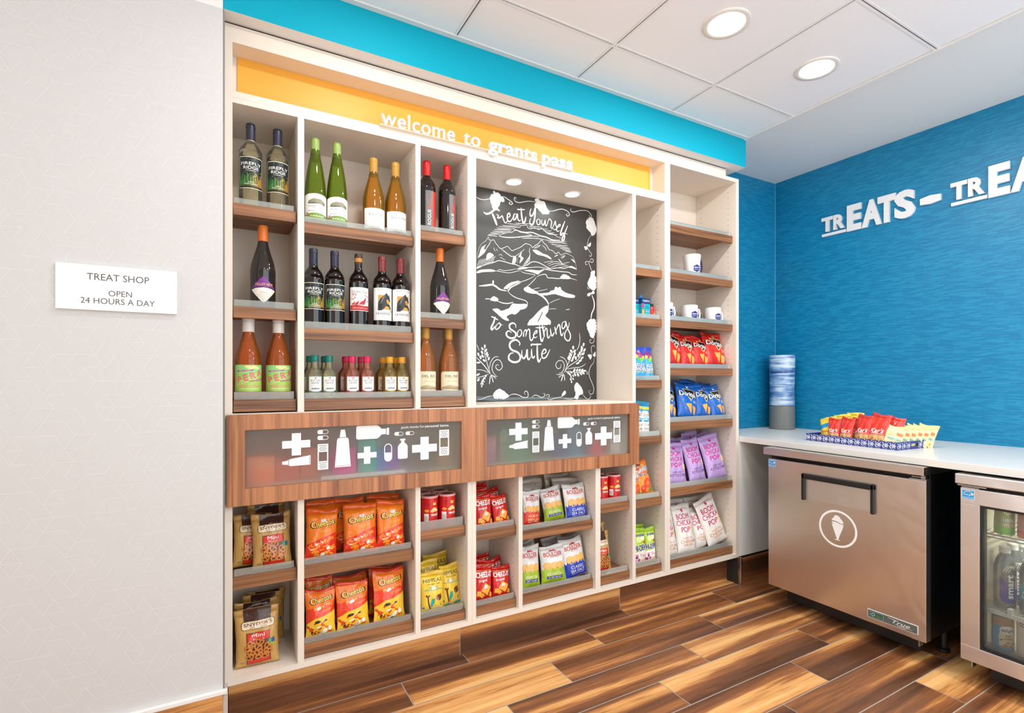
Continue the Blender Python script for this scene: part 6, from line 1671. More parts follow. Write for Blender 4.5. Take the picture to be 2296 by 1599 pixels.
def L_pear(p, r):
    z0, h, w = .0275, .095, r * 2.7; zc = lambda f: z0 + f * h
    mg, pk = ink(172, 40, 130), ink(236, 140, 130)
    p.rect(-w / 2, z0, w / 2, z0 + h, ink(170, 206, 96), 0, r=.003)
    p.poly([(-w / 2, zc(.62)), (w / 2, zc(.80)), (w / 2, zc(.985)), (-w / 2, zc(.985))], ink(150, 214, 140), 1)
    for x, y in ((.05, .88), (.15, .92), (.25, .88), (-.02, .93)): p.oval(w * x, zc(y), w * .09, h * .05, ink(226, 230, 150), 2)
    for k in range(3): p.stroke([(-w * .48, zc(.30 - .06 * k)), (0, zc(.50 - .06 * k)), (w * .48, zc(.80 - .06 * k))], .0022, ink(206, 226, 150), 2)
    p.poly([(-w * .36, zc(.79)), (-w * .32, zc(.735)), (w * .10, zc(.775)), (w * .16, zc(.83))], mg, 3); p.text('HILLCREST', -w * .10, zc(.785), h * .045, ink(240, 220, 200), 4, w=w * .36, rot=.06)
    for i, (c, x, y) in enumerate((('P', -.28, .45), ('E', -.09, .53), ('R', .11, .61), ('A', .32, .70))):
        p.text(c, w * x + .0014, zc(y) - .0012, h * .21, pk, 3, rot=.22, bold=.05); p.text(c, w * x, zc(y), h * .21, mg, 4, rot=.22, bold=.05); p.text(c, w * x, zc(y), h * .19, pk, 5, rot=.22, bold=-.02)
    p.poly([(w * .0, zc(.40)), (w * .48, zc(.50)), (w * .46, zc(.42)), (w * .02, zc(.375))], mg, 3); p.text('ORCHARD', w * .28, zc(.435), h * .042, ink(240, 220, 200), 4, w=w * .28, rot=.08)
    p.text('PEAR WINE', w * .03, zc(.205), h * .075, pk, 3, w=w * .66, bold=.03); p.text('MEDFORD, OREGON', w * .03, zc(.105), h * .038, ink(244, 244, 220), 3, w=w * .52, bold=.02)
def L_rio(p, r):
    z0, h, w = .0230, .081, r * 2.4; zc = lambda f: z0 + f * h; e = .007
    p.poly([(-w / 2 + e, z0), (w / 2 - e, z0), (w / 2, z0 + e), (w / 2, z0 + h - e), (w / 2 - e, z0 + h), (-w / 2 + e, z0 + h), (-w / 2, z0 + h - e), (-w / 2, z0 + e)], ink(236, 222, 190), 0)
    k_ = ink(70, 58, 48)
    p.text('DEL RIO', w * .02, zc(.76), h * .12, k_, 2, w=w * .62, bold=.01); p.text('VINEYARDS', w * .02, zc(.65), h * .03, ink(150, 130, 100), 2, w=w * .36)
    p.text('Grenache Rose', w * .02, zc(.50), h * .06, ink(190, 150, 100), 2, w=w * .42, shear=.3)
    p.poly([(-w * .48, zc(.10)), (-w * .40, zc(.20)), (-w * .24, zc(.26)), (-w * .08, zc(.30)), (w * .08, zc(.25)), (w * .24, zc(.22)), (w * .47, zc(.17)), (w * .47, zc(.08)), (w * .1, zc(.06))], ink(168, 148, 116), 1)
    for k in range(3): p.stroke([(-w * .4, zc(.14 + .03 * k)), (-w * .1, zc(.2 + .03 * k)), (w * .3, zc(.13 + .03 * k))], .0012, ink(206, 190, 156), 2)
    p.oval(w * .44, zc(.42), .0035, .005, ink(150, 60, 40), 3)
def L_mini(edge):
    def d(p, r):
        z0, h, w = .0235, .059, r * 1.65
        p.poly([(-w / 2, z0 + .006), (-w * .2, z0), (w * .2, z0), (w / 2, z0 + .006), (w / 2, z0 + h), (-w / 2, z0 + h)], ink(*edge), 0)
        p.poly([(-w / 2 + .001, z0 + .008), (-w * .2, z0 + .0022), (w * .2, z0 + .0022), (w / 2 - .001, z0 + .008), (w / 2 - .001, z0 + h - .001), (-w / 2 + .001, z0 + h - .001)], white(), 1)
        p.oval(0, z0 + h * .90, .0028, .0034, ink(206, 80, 50), 2)
        p.text('SUTTER', 0, z0 + h * .73, h * .11, ink(70, 72, 76), 2, w=w * .70, bold=.01); p.text('HOME', 0, z0 + h * .58, h * .11, ink(70, 72, 76), 2, w=w * .52, bold=.01)
        p.text('PINOT GRIGIO' if edge[1] > 150 else 'MOSCATO', 0, z0 + h * .42, h * .035, ink(150, 150, 150), 2, w=w * .5)
        p.poly([(-w * .34, z0 + h * .18), (-w * .2, z0 + h * .27), (-w * .08, z0 + h * .24), (0, z0 + h * .30), (w * .1, z0 + h * .24), (w * .22, z0 + h * .28), (w * .34, z0 + h * .18)], ink(130, 134, 136), 2)
    return d
def tinted(name, col, alpha=0.3, rough=0.06): return clear('glass_' + name, col, alpha, rough)
G_white = tinted('pale', (255, 250, 222), .06); G_green = tinted('green', (164, 190, 30), .16); G_amber = tinted('amber', (236, 176, 44), .18)
G_dark = mat('glass_dark', (20, 13, 12), .05, coat=0.6); G_rose = tinted('rose', (248, 142, 50), .20); G_peach = tinted('peach', (250, 176, 96), .18)
G_mg = tinted('mini_clear', (250, 246, 214), .10); G_mp = tinted('mini_pink', (252, 176, 146), .15); G_my = tinted('mini_straw', (250, 224, 140), .12)
navy, lime, goldc, redc, orng, maroon, wht = (mat('cap_' + n, c, .35) for n, c in (('navy', (44, 46, 66)), ('lime', (158, 184, 96)), ('gold', (196, 148, 56)), ('red', (214, 14, 22)), ('orange', (222, 118, 44)), ('maroon', (128, 46, 46)), ('white', (226, 222, 216))))
bandk = mat('band_dark', (56, 52, 46), .4); bandw = mat('band_white', (232, 230, 224), .5)
BOT = [   # maker, then the copies: x, y, z, turn, label
    (lambda: make_bottle(BORD, G_white, navy, (.0156, .243, .3045, True), L_firefly(.064, .172, ('2021', 'PINOT GRIGIO')), .0378, collar=(.0150, .2395, .2428, bandw)),
     [(.0690, .0735, 1.8266, .0, 'pale white wine bottle with dark screw cap, left one on the top left shelf'), (.1575, .0735, 1.8266, .0, 'pale white wine bottle with dark screw cap, right one on the top left shelf')], 'pale white wines on the top left shelf'),
    (lambda: make_bottle(HOCK, G_green, lime, (.0154, .272, .3345, False), L_riesling, .0388, collar=(.0178, .2505, .2718, bandk)),
     [(.2888, .0735, 1.7946, .0, 'tall slim green wine bottle with lime cap, left of the pair'), (.3680, .0735, 1.7946, .0, 'tall slim green wine bottle with lime cap, right of the pair')], 'tall green wines'),
    (lambda: make_bottle(BURG, G_amber, goldc, (.0164, .246, .304, True), L_valley, .0428, collar=(.0186, .2350, .2362, bandk)),
     [(.5095, .0735, 1.7946, .0, 'amber wine bottle with gold cap and white label, left of the pair'), (.5990, .0735, 1.7946, .0, 'amber wine bottle with gold cap and white label, right of the pair')], 'amber wines'),
    (lambda: make_bottle(BORD, G_dark, redc, (.0158, .237, .3045, True), L_rogue, .0378, face=.42),
     [(.7320, .0720, 1.8276, -.12, 'dark wine bottle with bright red cap and grey-red label, left of the pair'), (.8240, .0720, 1.8276, .22, 'dark wine bottle with bright red cap and grey-red label, right of the pair')], 'red capped wines'),
    (lambda: make_bottle(BURG, G_dark, orng, (.0166, .243, .304, True), L_syrah, .0428),
     [(.1090, .0760, 1.4676, .0, 'dark wine bottle with orange cap and purple diamond label on the left shelf'), (.7920, .0740, 1.4676, .0, 'dark wine bottle with orange cap and purple diamond label beside the chalkboard')], 'orange capped wines'),
    (lambda: make_bottle(BORD, G_dark, navy, (.0156, .246, .3055, True), L_firefly(.075, .170, ('2021', 'CABERNET', 'SAUVIGNON')), .0378, collar=(.0150, .2395, .2428, bandw)),
     [(.2815, .0720, 1.4021, .0, 'dark wine bottle with navy screw cap and starry green label, leftmost of five'), (.3590, .0720, 1.4021, .0, 'dark wine bottle with navy screw cap and starry green label, second of five')], 'navy capped red wines'),
    (lambda: make_bottle(BORD, G_dark, mat('cap_cork', (70, 44, 30), .4), (.0150, .262, .305, True), L_quail, .0378, collar=(.0149, .272, .288, mat('cork_print', (190, 130, 60), .5))),
     [(.4495, .0720, 1.4021, .0, 'dark wine bottle with brown neck and red quail label, middle of five')], None),
    (lambda: make_bottle(BORD, G_dark, maroon, (.0156, .243, .3055, True), L_horse, .0378, collar=(.0157, .243, .2445, bandk)),
     [(.5430, .0720, 1.4021, .0, 'dark wine bottle with maroon cap and dark horse label, fourth of five'), (.6195, .0720, 1.4021, .0, 'dark wine bottle with maroon cap and dark horse label, rightmost of five')], 'maroon capped wines'),
    (lambda: make_bottle(BURG, G_rose, wht, (.0200, .241, .3000, True), L_pear, .0428, collar=(.0202, .276, .278, mat('cap_line', (200, 196, 190), .5))),
     [(.0618, .0765, 1.1411, .0, 'orange pear wine bottle with white cap and bright green label, left of the pair'), (.1608, .0765, 1.1411, .0, 'orange pear wine bottle with white cap and bright green label, right of the pair')], 'pear wines'),
    (lambda: make_bottle(BURG, G_peach, goldc, (.0170, .239, .2985, True), L_rio, .0428),
     [(.7290, .0755, 1.1411, .0, 'peach rose wine bottle with gold cap and cream label, left of the pair'), (.8330, .0755, 1.1411, .0, 'peach rose wine bottle with gold cap and cream label, right of the pair')], 'peach rose wines'),
]
for mk, places, grp in BOT:
    first = mk()
    for i, (x, y, z, a, lab) in enumerate(places):
        o = first if i == 0 else dup(first)
        o.location = (x, y, z); o.rotation_euler = (0, 0, a); tag(o, lab, 'bottle', grp)
for glass, capc, edge, nm, spots in (
    (G_mg, (20, 124, 112), (90, 180, 160), 'clear wine and teal cap', [(.2865, .074, 'front left'), (.3385, .074, 'front right'), (.2790, .140, 'back left'), (.3340, .140, 'back right')]),
    (G_mp, (214, 26, 84), (236, 110, 140), 'pink wine and bright pink cap', [(.4250, .074, 'front left'), (.4840, .074, 'front right'), (.4140, .140, 'back left'), (.4760, .140, 'back right')]),
    (G_my, (232, 164, 36), (240, 190, 80), 'straw wine and yellow cap', [(.5750, .074, 'front left'), (.6260, .074, 'front right'), (.5640, .140, 'back left'), (.6220, .140, 'back right')])):
    cm = mat('minicap_%d' % capc[0], capc, .35); first = None
    for x, y, where in spots:
        if first is None: o = first = make_bottle(MINI, glass, cm, (.0150, .138, .1635, False), L_mini(edge), .0300, half=1.0, name='mini_wine_bottle', collar=(.0152, .1425, .1435, mat('minicap_line_%d' % capc[0], tuple(int(c * .75) for c in capc), .4)))
        else: o = dup(first)
        o.location = (x, y, 1.1406); o.rotation_euler = (0, 0, -.04)
        tag(o, 'small square-shouldered bottle with %s, %s of its four' % (nm, where), 'bottle', 'small bottles with ' + nm)
# ------------------------------------------------------------------ red crisp cans
def make_can():
    root = bpy.data.objects.new('crisp_can', None); COL.objects.link(root)
    r, h = .0360, .130
    bm = bmesh.new(); lathe(bm, [(r * .96, 0), (r, .002), (r, h - .004), (r * .99, h)], 40); o = fin(bm, 'can_body', ink(206, 20, 26, .3), root, smooth=True); mesh_curve_normals(o)
    bm = bmesh.new(); lathe(bm, [(r * 1.045, h - .004), (r * 1.05, h + .003), (r * .98, h + .0045), (r * .9, h + .003), (.001, h + .003)], 40, cap0=False); o = fin(bm, 'lid', mat('can_lid', (232, 170, 166), .25), root, smooth=True); mesh_curve_normals(o)
    bm = bmesh.new(); bm.faces.new([bm.verts.new((.026 * math.cos(2 * PI * k / 24), .012 * math.sin(2 * PI * k / 24) - .004, h + .0042)) for k in range(24)])
    fin(bm, 'lid_mark', ink(70, 40, 36), root)
    p = Print(); k_ = ink(60, 30, 28)
    p.rect(-.034, .030, -.014, .062, white(), 1)
    for k in range(7): p.rect(-.032 + .0024 * k, .034, -.0312 + .0024 * k, .052, ink(120, 118, 116), 2)
    for x, y, a in ((.010, .080, .3), (.020, .074, -.2), (.004, .073, .1)): p.oval(x, y, .0115, .0062, ink(236, 190, 110), 2, a); p.oval(x + .0005, y + .0008, .0095, .0046, ink(250, 216, 150), 3, a)
    p.oval(-.022, .074, .010, .006, ink(240, 170, 60), 2); p.oval(.012, .100, .008, .004, ink(246, 206, 90), 2); p.rect(.004, .104, .02, .108, ink(244, 206, 120), 2); p.text('ORIGINAL', .012, .106, .003, ink(150, 40, 20), 3, w=.014)
    p.text('PRINGLES', .014, .0560, .0085, white(), 3, w=.034, bold=.05)
    for k in range(3): p.rect(-.034, .108 - .006 * k, -.008, .1096 - .006 * k, ink(160, 14, 18), 1)
    p.build('can_print', root, cyl(r + .0002, 0), [r * a for a in grid(-1.3, 1.3, 20)], (), base=.0003, step=.00012)
    return root
can0 = make_can()
can0.location = (.7450, .075, .5876); can0.rotation_euler = (0, 0, -.02); tag(can0, 'red crisp can, front left of the four over the yellow bags', 'can', 'red crisp cans')
for x, y, z, lab in ((.8240, .075, .5876, 'red crisp can, front right of the four over the yellow bags'), (.7400, .153, .5876, 'red crisp can, back left of the four over the yellow bags'), (.8180, .153, .5876, 'red crisp can, back right of the four over the yellow bags'),
                     (1.6660, .075, .5866, 'red crisp can half hidden by the divider beside the kettle chips'), (1.7460, .075, .5866, 'red crisp can, the full one beside the kettle chips'), (1.7000, .153, .5866, 'red crisp can in the back row beside the kettle chips')):
    tag(dup(can0, (x, y, z), (0, 0, -.03 if x < 1 else -.3)), lab, 'can', 'red crisp cans')
# ------------------------------------------------------------------ mugs
def mug_emblem(p, r, zc=.05):
    nv = ink(40, 52, 130)
    p.poly([(-.021, zc - .013), (0, zc - .021), (.021, zc - .013), (.021, zc + .013), (0, zc + .021), (-.021, zc + .013)], nv, 1)
    p.text('Hampton', 0, zc + .005, .007, white(), 2, w=.034, shear=.3, bold=.03, rot=.08); p.text('INN & SUITES', 0, zc - .007, .0036, white(), 2, w=.026)
def make_mug(r0, r1, h, handle, emb):
    root = bpy.data.objects.new('mug', None); COL.objects.link(root); mw = mat('mug_ceramic', (240, 240, 238), .18, coat=.3)
    bm = bmesh.new(); lathe(bm, [(1e-4, 0), (r0 * .85, 0), (r0 * .97, .002), (r0, .006), (r1, h - .002), (r1 - .001, h), (r1 - .004, h), (r0 - .004, .008), (1e-4, .007)], 40, cap0=False, cap1=False)
    bmesh.ops.remove_doubles(bm, verts=bm.verts, dist=2e-4); o = fin(bm, 'cup', mw, root, smooth=True); mesh_curve_normals(o)
    bm = bmesh.new(); tube(bm, smoothprof([(r1 * .92 if False else (r0 + r1) / 2 - .003, 0, h * .80), ((r0 + r1) / 2 + .020, 0, h * .80), ((r0 + r1) / 2 + .029, 0, h * .5), ((r0 + r1) / 2 + .018, 0, h * .22), ((r0 + r1) / 2 - .003, 0, h * .20)], 5), .005, 10)
    h_ = fin(bm, 'handle', handle, root, smooth=True)
    p = Print(); mug_emblem(p, (r0 + r1) / 2, emb)
    rr = r0 + (r1 - r0) * emb / h
    def f(s, t, o):
        ra = r0 + (r1 - r0) * t / h + o; a = -PI / 2 + s / rr
        return Vector((ra * math.cos(a), ra * math.sin(a), t))
    p.build('emblem', root, f, grid(-.03, .03, 10), (), base=.0004, step=.00015)
    return root
mwht = MATS['mug_ceramic'] if 'mug_ceramic' in MATS else mat('mug_ceramic', (240, 240, 238), .18, coat=.3)
m = make_mug(.040, .052, .133, mat('navy_handle', (44, 28, 92), .3), .052); m.location = (2.3530, .100, 1.7966); m.rotation_euler = (0, 0, -.15)
m.scale = (.97, .97, 1); tag(m, 'large flared white mug with dark navy handle, alone on its shelf', 'mug')
m = make_mug(.0445, .0455, .1005, mwht, .045); m.location = (2.3290, .095, 1.5356); m.rotation_euler = (0, 0, -.12)
tag(m, 'short white mug with navy hexagon emblem, front middle of its shelf', 'mug', 'short white mugs')
for x, y, a, lab in ((2.5290, .098, -.10, 'short white mug with navy hexagon emblem, at the right end'), (2.1270, .090, -.05, 'short white mug at the left, mostly hidden by the tower side'),
                     (2.2700, .205, -.12, 'short white mug in the back row at the left'), (2.4790, .205, -.12, 'short white mug in the back row, peeking past the front middle one')):
    tag(dup(m, (x, y, 1.5356), (0, 0, a)), lab, 'mug', 'short white mugs')
# ------------------------------------------------------------------ drink mix cartons and small red bottles on the narrow shelf
def mix_carton(name, w, d, h):
    root = bpy.data.objects.new(name, None); COL.objects.link(root)
    t_ = ink(30, 176, 190); nv = ink(22, 62, 120)
    box('carton_body', (-w / 2, w / 2, -d / 2, d / 2, 0, h * .72), t_, root, bevel=.0012)
    boxes('carton_rim', [(-w / 2 - .0003, w / 2 + .0003, -d / 2 - .0003, -d / 2 + .0012, h * .72, h), (-w / 2 - .0003, -w / 2 + .0012, -d / 2, d / 2, h * .72, h), (w / 2 - .0012, w / 2 + .0003, -d / 2, d / 2, h * .72, h), (-w / 2, w / 2, d / 2 - .0012, d / 2, h * .72, h)], nv, root)
    p = Print()
    p.text('LIQUID I.V.', w * .06, h * .87, h * .085, white(), 2, w=w * .72, bold=.02); p.oval(-w * .40, h * .87, w * .03, h * .04, ink(120, 220, 240), 2)
    p.oval(-w * .38, h * .62, w * .16, h * .12, ink(214, 60, 130), 1); p.oval(-w * .36, h * .32, w * .17, h * .17, ink(70, 30, 40), 1); p.oval(-w * .37, h * .32, w * .14, h * .14, ink(240, 180, 80), 2)
    p.text('HYDRATION', w * .12, h * .60, h * .06, ink(20, 110, 130), 2, w=w * .5); p.text('MULTIPLIER', w * .12, h * .51, h * .06, ink(20, 110, 130), 2, w=w * .5)
    p.rect(-w * .08, h * .32, w * .34, h * .36, ink(240, 130, 170), 2); p.text('PASSION FRUIT', w * .12, h * .20, h * .04, ink(20, 90, 120), 2, w=w * .5)
    p.build('carton_print', root, flat_y(0, -d / 2 - .0003, 0), smooth=False)
    sa = ink(24, 92, 150)
    for k in range(3):
        bm = bmesh.new(); x = -w * .25 + w * .25 * k
        bx(bm, x - w * .11, x + w * .11, -d * .2 + d * .15 * k, -d * .2 + d * .15 * k + .003, h * .73, h * (1.16 + .05 * (k % 2)))
        fin(bm, 'drink_sachet', sa if k % 2 else ink(40, 120, 180), root)
    return root
c1 = mix_carton('drink_mix_carton', .066, .075, .106); c1.location = (1.9350, .0745, 1.5356); c1.rotation_euler = (0, 0, .10)
tag(c1, 'teal and navy open carton of drink mix sachets on the narrow shelf, front one', 'box', 'drink mix cartons')
c2 = dup(c1, (1.8720, .0900, 1.5356), (0, 0, .05)); tag(c2, 'teal and navy carton of drink mix at the left, partly hidden by the bay side', 'box', 'drink mix cartons')
c3 = dup(c1, (1.9250, .1750, 1.5356), (0, 0, .0)); tag(c3, 'teal and navy carton of drink mix behind the front one', 'box', 'drink mix cartons')
def shot():
    root = bpy.data.objects.new('energy_shot_bottle', None); COL.objects.link(root)
    bm = bmesh.new(); lathe(bm, [(1e-4, 0), (.0185, 0), (.0195, .002), (.0195, .052), (.016, .062), (.0115, .068), (.0115, .071), (1e-4, .071)], 32, cap0=False, cap1=False); bmesh.ops.remove_doubles(bm, verts=bm.verts, dist=2e-4)
    fin(bm, 'bottle_body', ink(214, 26, 24, .3), root, smooth=True)
    bm = bmesh.new(); lathe(bm, [(.0122, .0705), (.0124, .084), (.0115, .0855)], 28); fin(bm, 'cap', M_black, root)
    p = Print(); p.poly([(-.018, .012), (.0, .034), (.018, .046), (.02, .014), (.004, .008)], ink(240, 226, 206), 1); p.text('5', .004, .036, .016, ink(246, 200, 80), 2, bold=.05); p.text('hour', .006, .022, .009, ink(40, 30, 26), 2, shear=.3, w=.018); p.text('ENERGY', .004, .006, .0045, white(), 2, w=.02)
    p.build('shot_print', root, cyl(.0197, 0), grid(-.025, .025, 12), (), base=.0003, step=.00012)
    return root
s1 = shot(); s1.location = (2.0105, .075, 1.5356); s1.rotation_euler = (0, 0, .2); tag(s1, 'small red energy shot bottle beside the teal cartons, front one', 'bottle', 'red energy shots')
tag(dup(s1, (2.0050, .130, 1.5356), (0, 0, .3)), 'small red energy shot bottle behind the front one', 'bottle', 'red energy shots')
# ------------------------------------------------------------------ counter along the right wall
bm = bmesh.new()
prism(bm, [(2.6385, 0.0005), (2.6385, 0.3045), (XB - .0005, 0.3045), (XB - .0005, -2.90), (2.500, -2.90)], .8437, .8745, axis='z')
ct = fin(bm, 'countertop', M_counter, bevel=.0012)
tag(ct, 'white quartz countertop running along the blue wall over the two steel coolers', 'counter')
# ------------------------------------------------------------------ stainless under-counter freezer and glass-door cooler
def steel(name, col, rough, scale=(900, 900, 3)):
    m = bpy.data.materials.new(name); m.use_nodes = True; nt = m.node_tree; L = nt.links.new
    b = nt.nodes['Principled BSDF']; b.inputs['Metallic'].default_value = 1; b.inputs['Base Color'].default_value = rgb(*col); b.inputs['Roughness'].default_value = rough
    tc = nt.nodes.new('ShaderNodeTexCoord'); mp = nt.nodes.new('ShaderNodeMapping'); mp.inputs['Scale'].default_value = scale
    n = nt.nodes.new('ShaderNodeTexNoise'); n.inputs['Scale'].default_value = 1; n.inputs['Detail'].default_value = 2
    L(tc.outputs['Object'], mp.inputs[0]); L(mp.outputs[0], n.inputs['Vector'])
    n2 = nt.nodes.new('ShaderNodeTexNoise'); n2.inputs['Scale'].default_value = 5.5; n2.inputs['Detail'].default_value = 1.5; n2.inputs['Distortion'].default_value = 1.0
    L(tc.outputs['Object'], n2.inputs['Vector'])
    b1 = nt.nodes.new('ShaderNodeBump'); b1.inputs['Strength'].default_value = .06; b1.inputs['Distance'].default_value = .001; L(n.outputs[0], b1.inputs['Height'])
    b2 = nt.nodes.new('ShaderNodeBump'); b2.inputs['Strength'].default_value = .22; b2.inputs['Distance'].default_value = .012; L(n2.outputs[0], b2.inputs['Height']); L(b1.outputs[0], b2.inputs['Normal'])
    L(b2.outputs[0], b.inputs['Normal'])
    MATS[name] = m
    return m
M_steel = steel('brushed_steel', (230, 222, 214), .30)
M_steel2 = steel('brushed_steel_pale', (230, 226, 222), .34)
XF = 2.56
def sticker(root, y, z0, z1):
    p = Print(); w = .040; bl = ink(40, 150, 210)
    p.rect(0, z0, w, z1, white(), 0); h = z1 - z0
    p.rect(.0015, z0 + h * .24, w - .0015, z1 - .0015, bl, 1)
    p.rect(.0015, z0 + .001, w - .0015, z0 + h * .22, bl, 1)
    p.text('energy', w * .47, z0 + h * .52, h * .15, white(), 2, w=w * .62, shear=.35); p.text('ENERGY STAR', w * .5, z0 + h * .12, h * .09, white(), 2, w=w * .8)
    p.stroke([(w * .1, z0 + h * .55), (w * .3, z0 + h * .82), (w * .6, z0 + h * .86), (w * .92, z0 + h * .62)], .0015, white(), 2)
    st = [(w * .82 + .0062 * (1 if k % 2 == 0 else .42) * math.sin(PI * k / 5), z0 + h * .60 + .0062 * (1 if k % 2 == 0 else .42) * math.cos(PI * k / 5)) for k in range(10)]
    p.poly(st, white(), 3)
    p.build('rating_sticker', root, flat_mx(XF, y, 0), smooth=False)
def legs(root, y0, y1, x0=2.79, x1=3.2):
    box('shadow_panel', (2.650, 2.664, min(y0, y1) + .03, max(y0, y1) - .03, .022, .0995), M_black, root)  # black panel added as the deep shadow under the door
    for x in (x0, x1):
        for y in (y0, y1):
            bm = bmesh.new(); lathe(bm, [(.022, 0), (.024, .004), (.024, .014), (.013, .02), (.013, .1005)], 20, cx=x, cy=y); fin(bm, 'leg', M_black, root)
    bm = bmesh.new(); bx(bm, XF + .012, XF + .045, y0 + .0, y0 + .004, .074, .1005); bx(bm, XF + .012, XF + .045, y0, y0 + .03, .0975, .1005); fin(bm, 'hinge_bracket', M_steeltrim, root)
fz = thing('freezer', 'stainless under-counter freezer with a solid door and white ice-cream emblem', 'freezer', (0, 0, 0))
box('cabinet_body', (2.612, 3.25, -.952, -.222, .100, .803), M_blackmetal, fz, bevel=.002)
box('door', (XF, 2.603, -.9585, -.2400, .1035, .7840), M_steel, fz, bevel=.0025)
box('door_gasket', (2.603, 2.612, -.947, -.252, .112, .776), M_black, fz)
box('lid', (2.553, 3.25, -.9524, -.2153, .8045, .8415), M_steel, fz, bevel=.002)
boxes('hinge', [(2.566, 2.60, -.958, -.895, .7845, .7885), (2.575, 2.605, -.95, -.90, .793, .7965), (2.585, 2.6, -.945, -.93, .784, .804)], M_steeltrim, fz)
legs(fz, -.93, -.26)
hdl = fin((lambda b: (bx(b, XF - .016, XF + .002, -.7656, -.4305, .7085, .7347), bx(b, XF - .016, XF + .002, -.4465, -.4305, .600, .7347), bx(b, XF - .016, XF + .002, -.7656, -.7500, .600, .7347), b)[-1])(bmesh.new()), 'handle', M_black, fz, bevel=.004)
box('pull_plate', (XF - .0012, XF - .0002, -.7500, -.4465, .608, .7085), steel('plate_steel', (222, 216, 208), .42), hdl)
p = Print(); wv = M_decalwhite
p.ring(0, 0, .0785, .0885, wv, 1, n=56)
p.poly([(-.0275, .018), (.0275, .018), (.0035, -.050), (.016, -.0555), (-.016, -.0555), (-.0035, -.050)], wv, 1)
p.poly([(-.026, .022), (-.014, .017), (.003, .018), (.018, .015), (.0275, .022), (.027, .026), (.014, .024), (-.002, .030), (-.018, .031), (-.027, .028)], wv, 2)
p.poly([(-.027, .034), (-.016, .036), (0, .033), (.016, .027), (.027, .030), (.022, .044), (.013, .050), (.009, .060), (-.004, .064), (-.015, .060), (-.018, .050), (-.026, .044)], wv, 1)
p.build('emblem', fz, flat_mx(XF, -.6015, .494), smooth=False)
bd = box('maker_badge', (XF - .003, XF, -.931, -.7339, .1265, .1650), mat('badge_silver', (206, 206, 200), .4), fz, bevel=.001)
p = Print(); p.rect(.003, .003, .194, .0355, ink(92, 96, 92), 0); p.rect(.013, .0075, .066, .0315, ink(120, 200, 210), 1); p.rect(.0142, .0087, .0648, .0303, ink(60, 72, 70), 2)
p.ring(.0245, .0195, .005, .0072, ink(180, 230, 240), 3, n=20); p.text('natural', .048, .0225, .0042, ink(120, 200, 60), 3, w=.026); p.text('refrigerant', .049, .0155, .0042, ink(120, 200, 60), 3, w=.030)
sv = ink(222, 222, 216)
p.text('True', .135, .0215, .0155, sv, 3, w=.066, shear=.4, bold=.02); p.rect(.084, .0285, .104, .0302, sv, 3); p.rect(.112, .0105, .176, .0118, sv, 3); p.text('FREEZER', .137, .0075, .0042, sv, 3, w=.032)
p.build('badge_lettering', bd, flat_mx(XF - .003, -.7339, .1265), smooth=False)
sticker(fz, -.2425, .7420, .7800)
# glass-door cooler
cl = thing('cooler', 'stainless under-counter drinks cooler with a glass door, cut by the right edge', 'cooler', (0, 0, 0))
Y0, Y1 = -1.790, -1.0731
liner = mat('cooler_liner', (196, 190, 172), .4)
bm = bmesh.new(); a, b = 2.612, 3.25
for q in ((a, b, Y1 - .022, Y1 - .004, .100, .790), (a, b, Y0 + .004, Y0 + .022, .100, .790), (b - .02, b, Y0 + .022, Y1 - .022, .100, .790), (a, b - .02, Y0 + .022, Y1 - .022, .100, .139), (a, b - .02, Y0 + .022, Y1 - .022, .772, .790)): bx(bm, *q)
fin(bm, 'cabinet_body', M_blackmetal, cl)
bm = bmesh.new(); e = .0035
for q in ((a, b - .02, Y1 - .022 - e, Y1 - .022, .139, .772), (a, b - .02, Y0 + .022, Y0 + .022 + e, .139, .772), (b - .02 - e, b - .02, Y0 + .0255, Y1 - .0255, .139, .772), (a, b - .024, Y0 + .0255, Y1 - .0255, .139, .1418), (a, b - .024, Y0 + .0255, Y1 - .0255, .769, .772)): bx(bm, *q)
fin(bm, 'interior_liner', liner, cl)
boxes('door_frame', [(XF, 2.603, Y0, Y1, .0996, .1583), (XF, 2.603, Y0, Y1, .7201, .7808), (XF, 2.603, -1.1329, Y1, .1583, .7201), (XF, 2.603, Y0, Y0 + .0598, .1583, .7201)], M_steel2, cl, bevel=.0015)
y_a, y_b = -1.1329, Y0 + .0598
boxes('window_gasket', [(2.566, 2.606, y_b, y_a, .1583, .1675), (2.566, 2.606, y_b, y_a, .711, .7201), (2.566, 2.606, y_a - .0075, y_a, .1675, .711), (2.566, 2.606, y_b, y_b + .0075, .1675, .711)], M_black, cl)
box('window_pane', (2.578, 2.581, y_b + .0075, y_a - .0075, .1675, .711), clear('clear_glass', (240, 244, 242), .05, .02), cl)
box('lid', (2.553, 3.25, Y0 + .01, -1.0569, .7945, .8355), M_steel2, cl, bevel=.004)
boxes('hinge', [(2.570, 2.605, -1.15, -1.06, .7865, .7905), (2.565, 2.60, -1.13, -1.075, .7815, .7845)], M_steeltrim, cl)
legs(cl, Y1 - .035, Y0 + .05)
sticker(cl, -1.0781, .7375, .7740)
for zs, nm in ((.596, 'wire_shelf'), (.300, 'wire_shelf')):
    bm = bmesh.new()
    tube(bm, [(2.655, -1.101, zs), (2.655, -1.762, zs)], .0032, 8); tube(bm, [(2.655, -1.101, zs - .012), (2.655, -1.762, zs - .012)], .0025, 8); tube(bm, [(3.20, -1.101, zs), (3.20, -1.762, zs)], .003, 8)
    for k in range(26): tube(bm, [(2.655, -1.108 - .0258 * k, zs + .0005), (3.20, -1.108 - .0258 * k, zs + .0005)], .0019, 6)
    fin(bm, nm, mat('shelf_wire', (226, 226, 220), .35), cl, smooth=True)
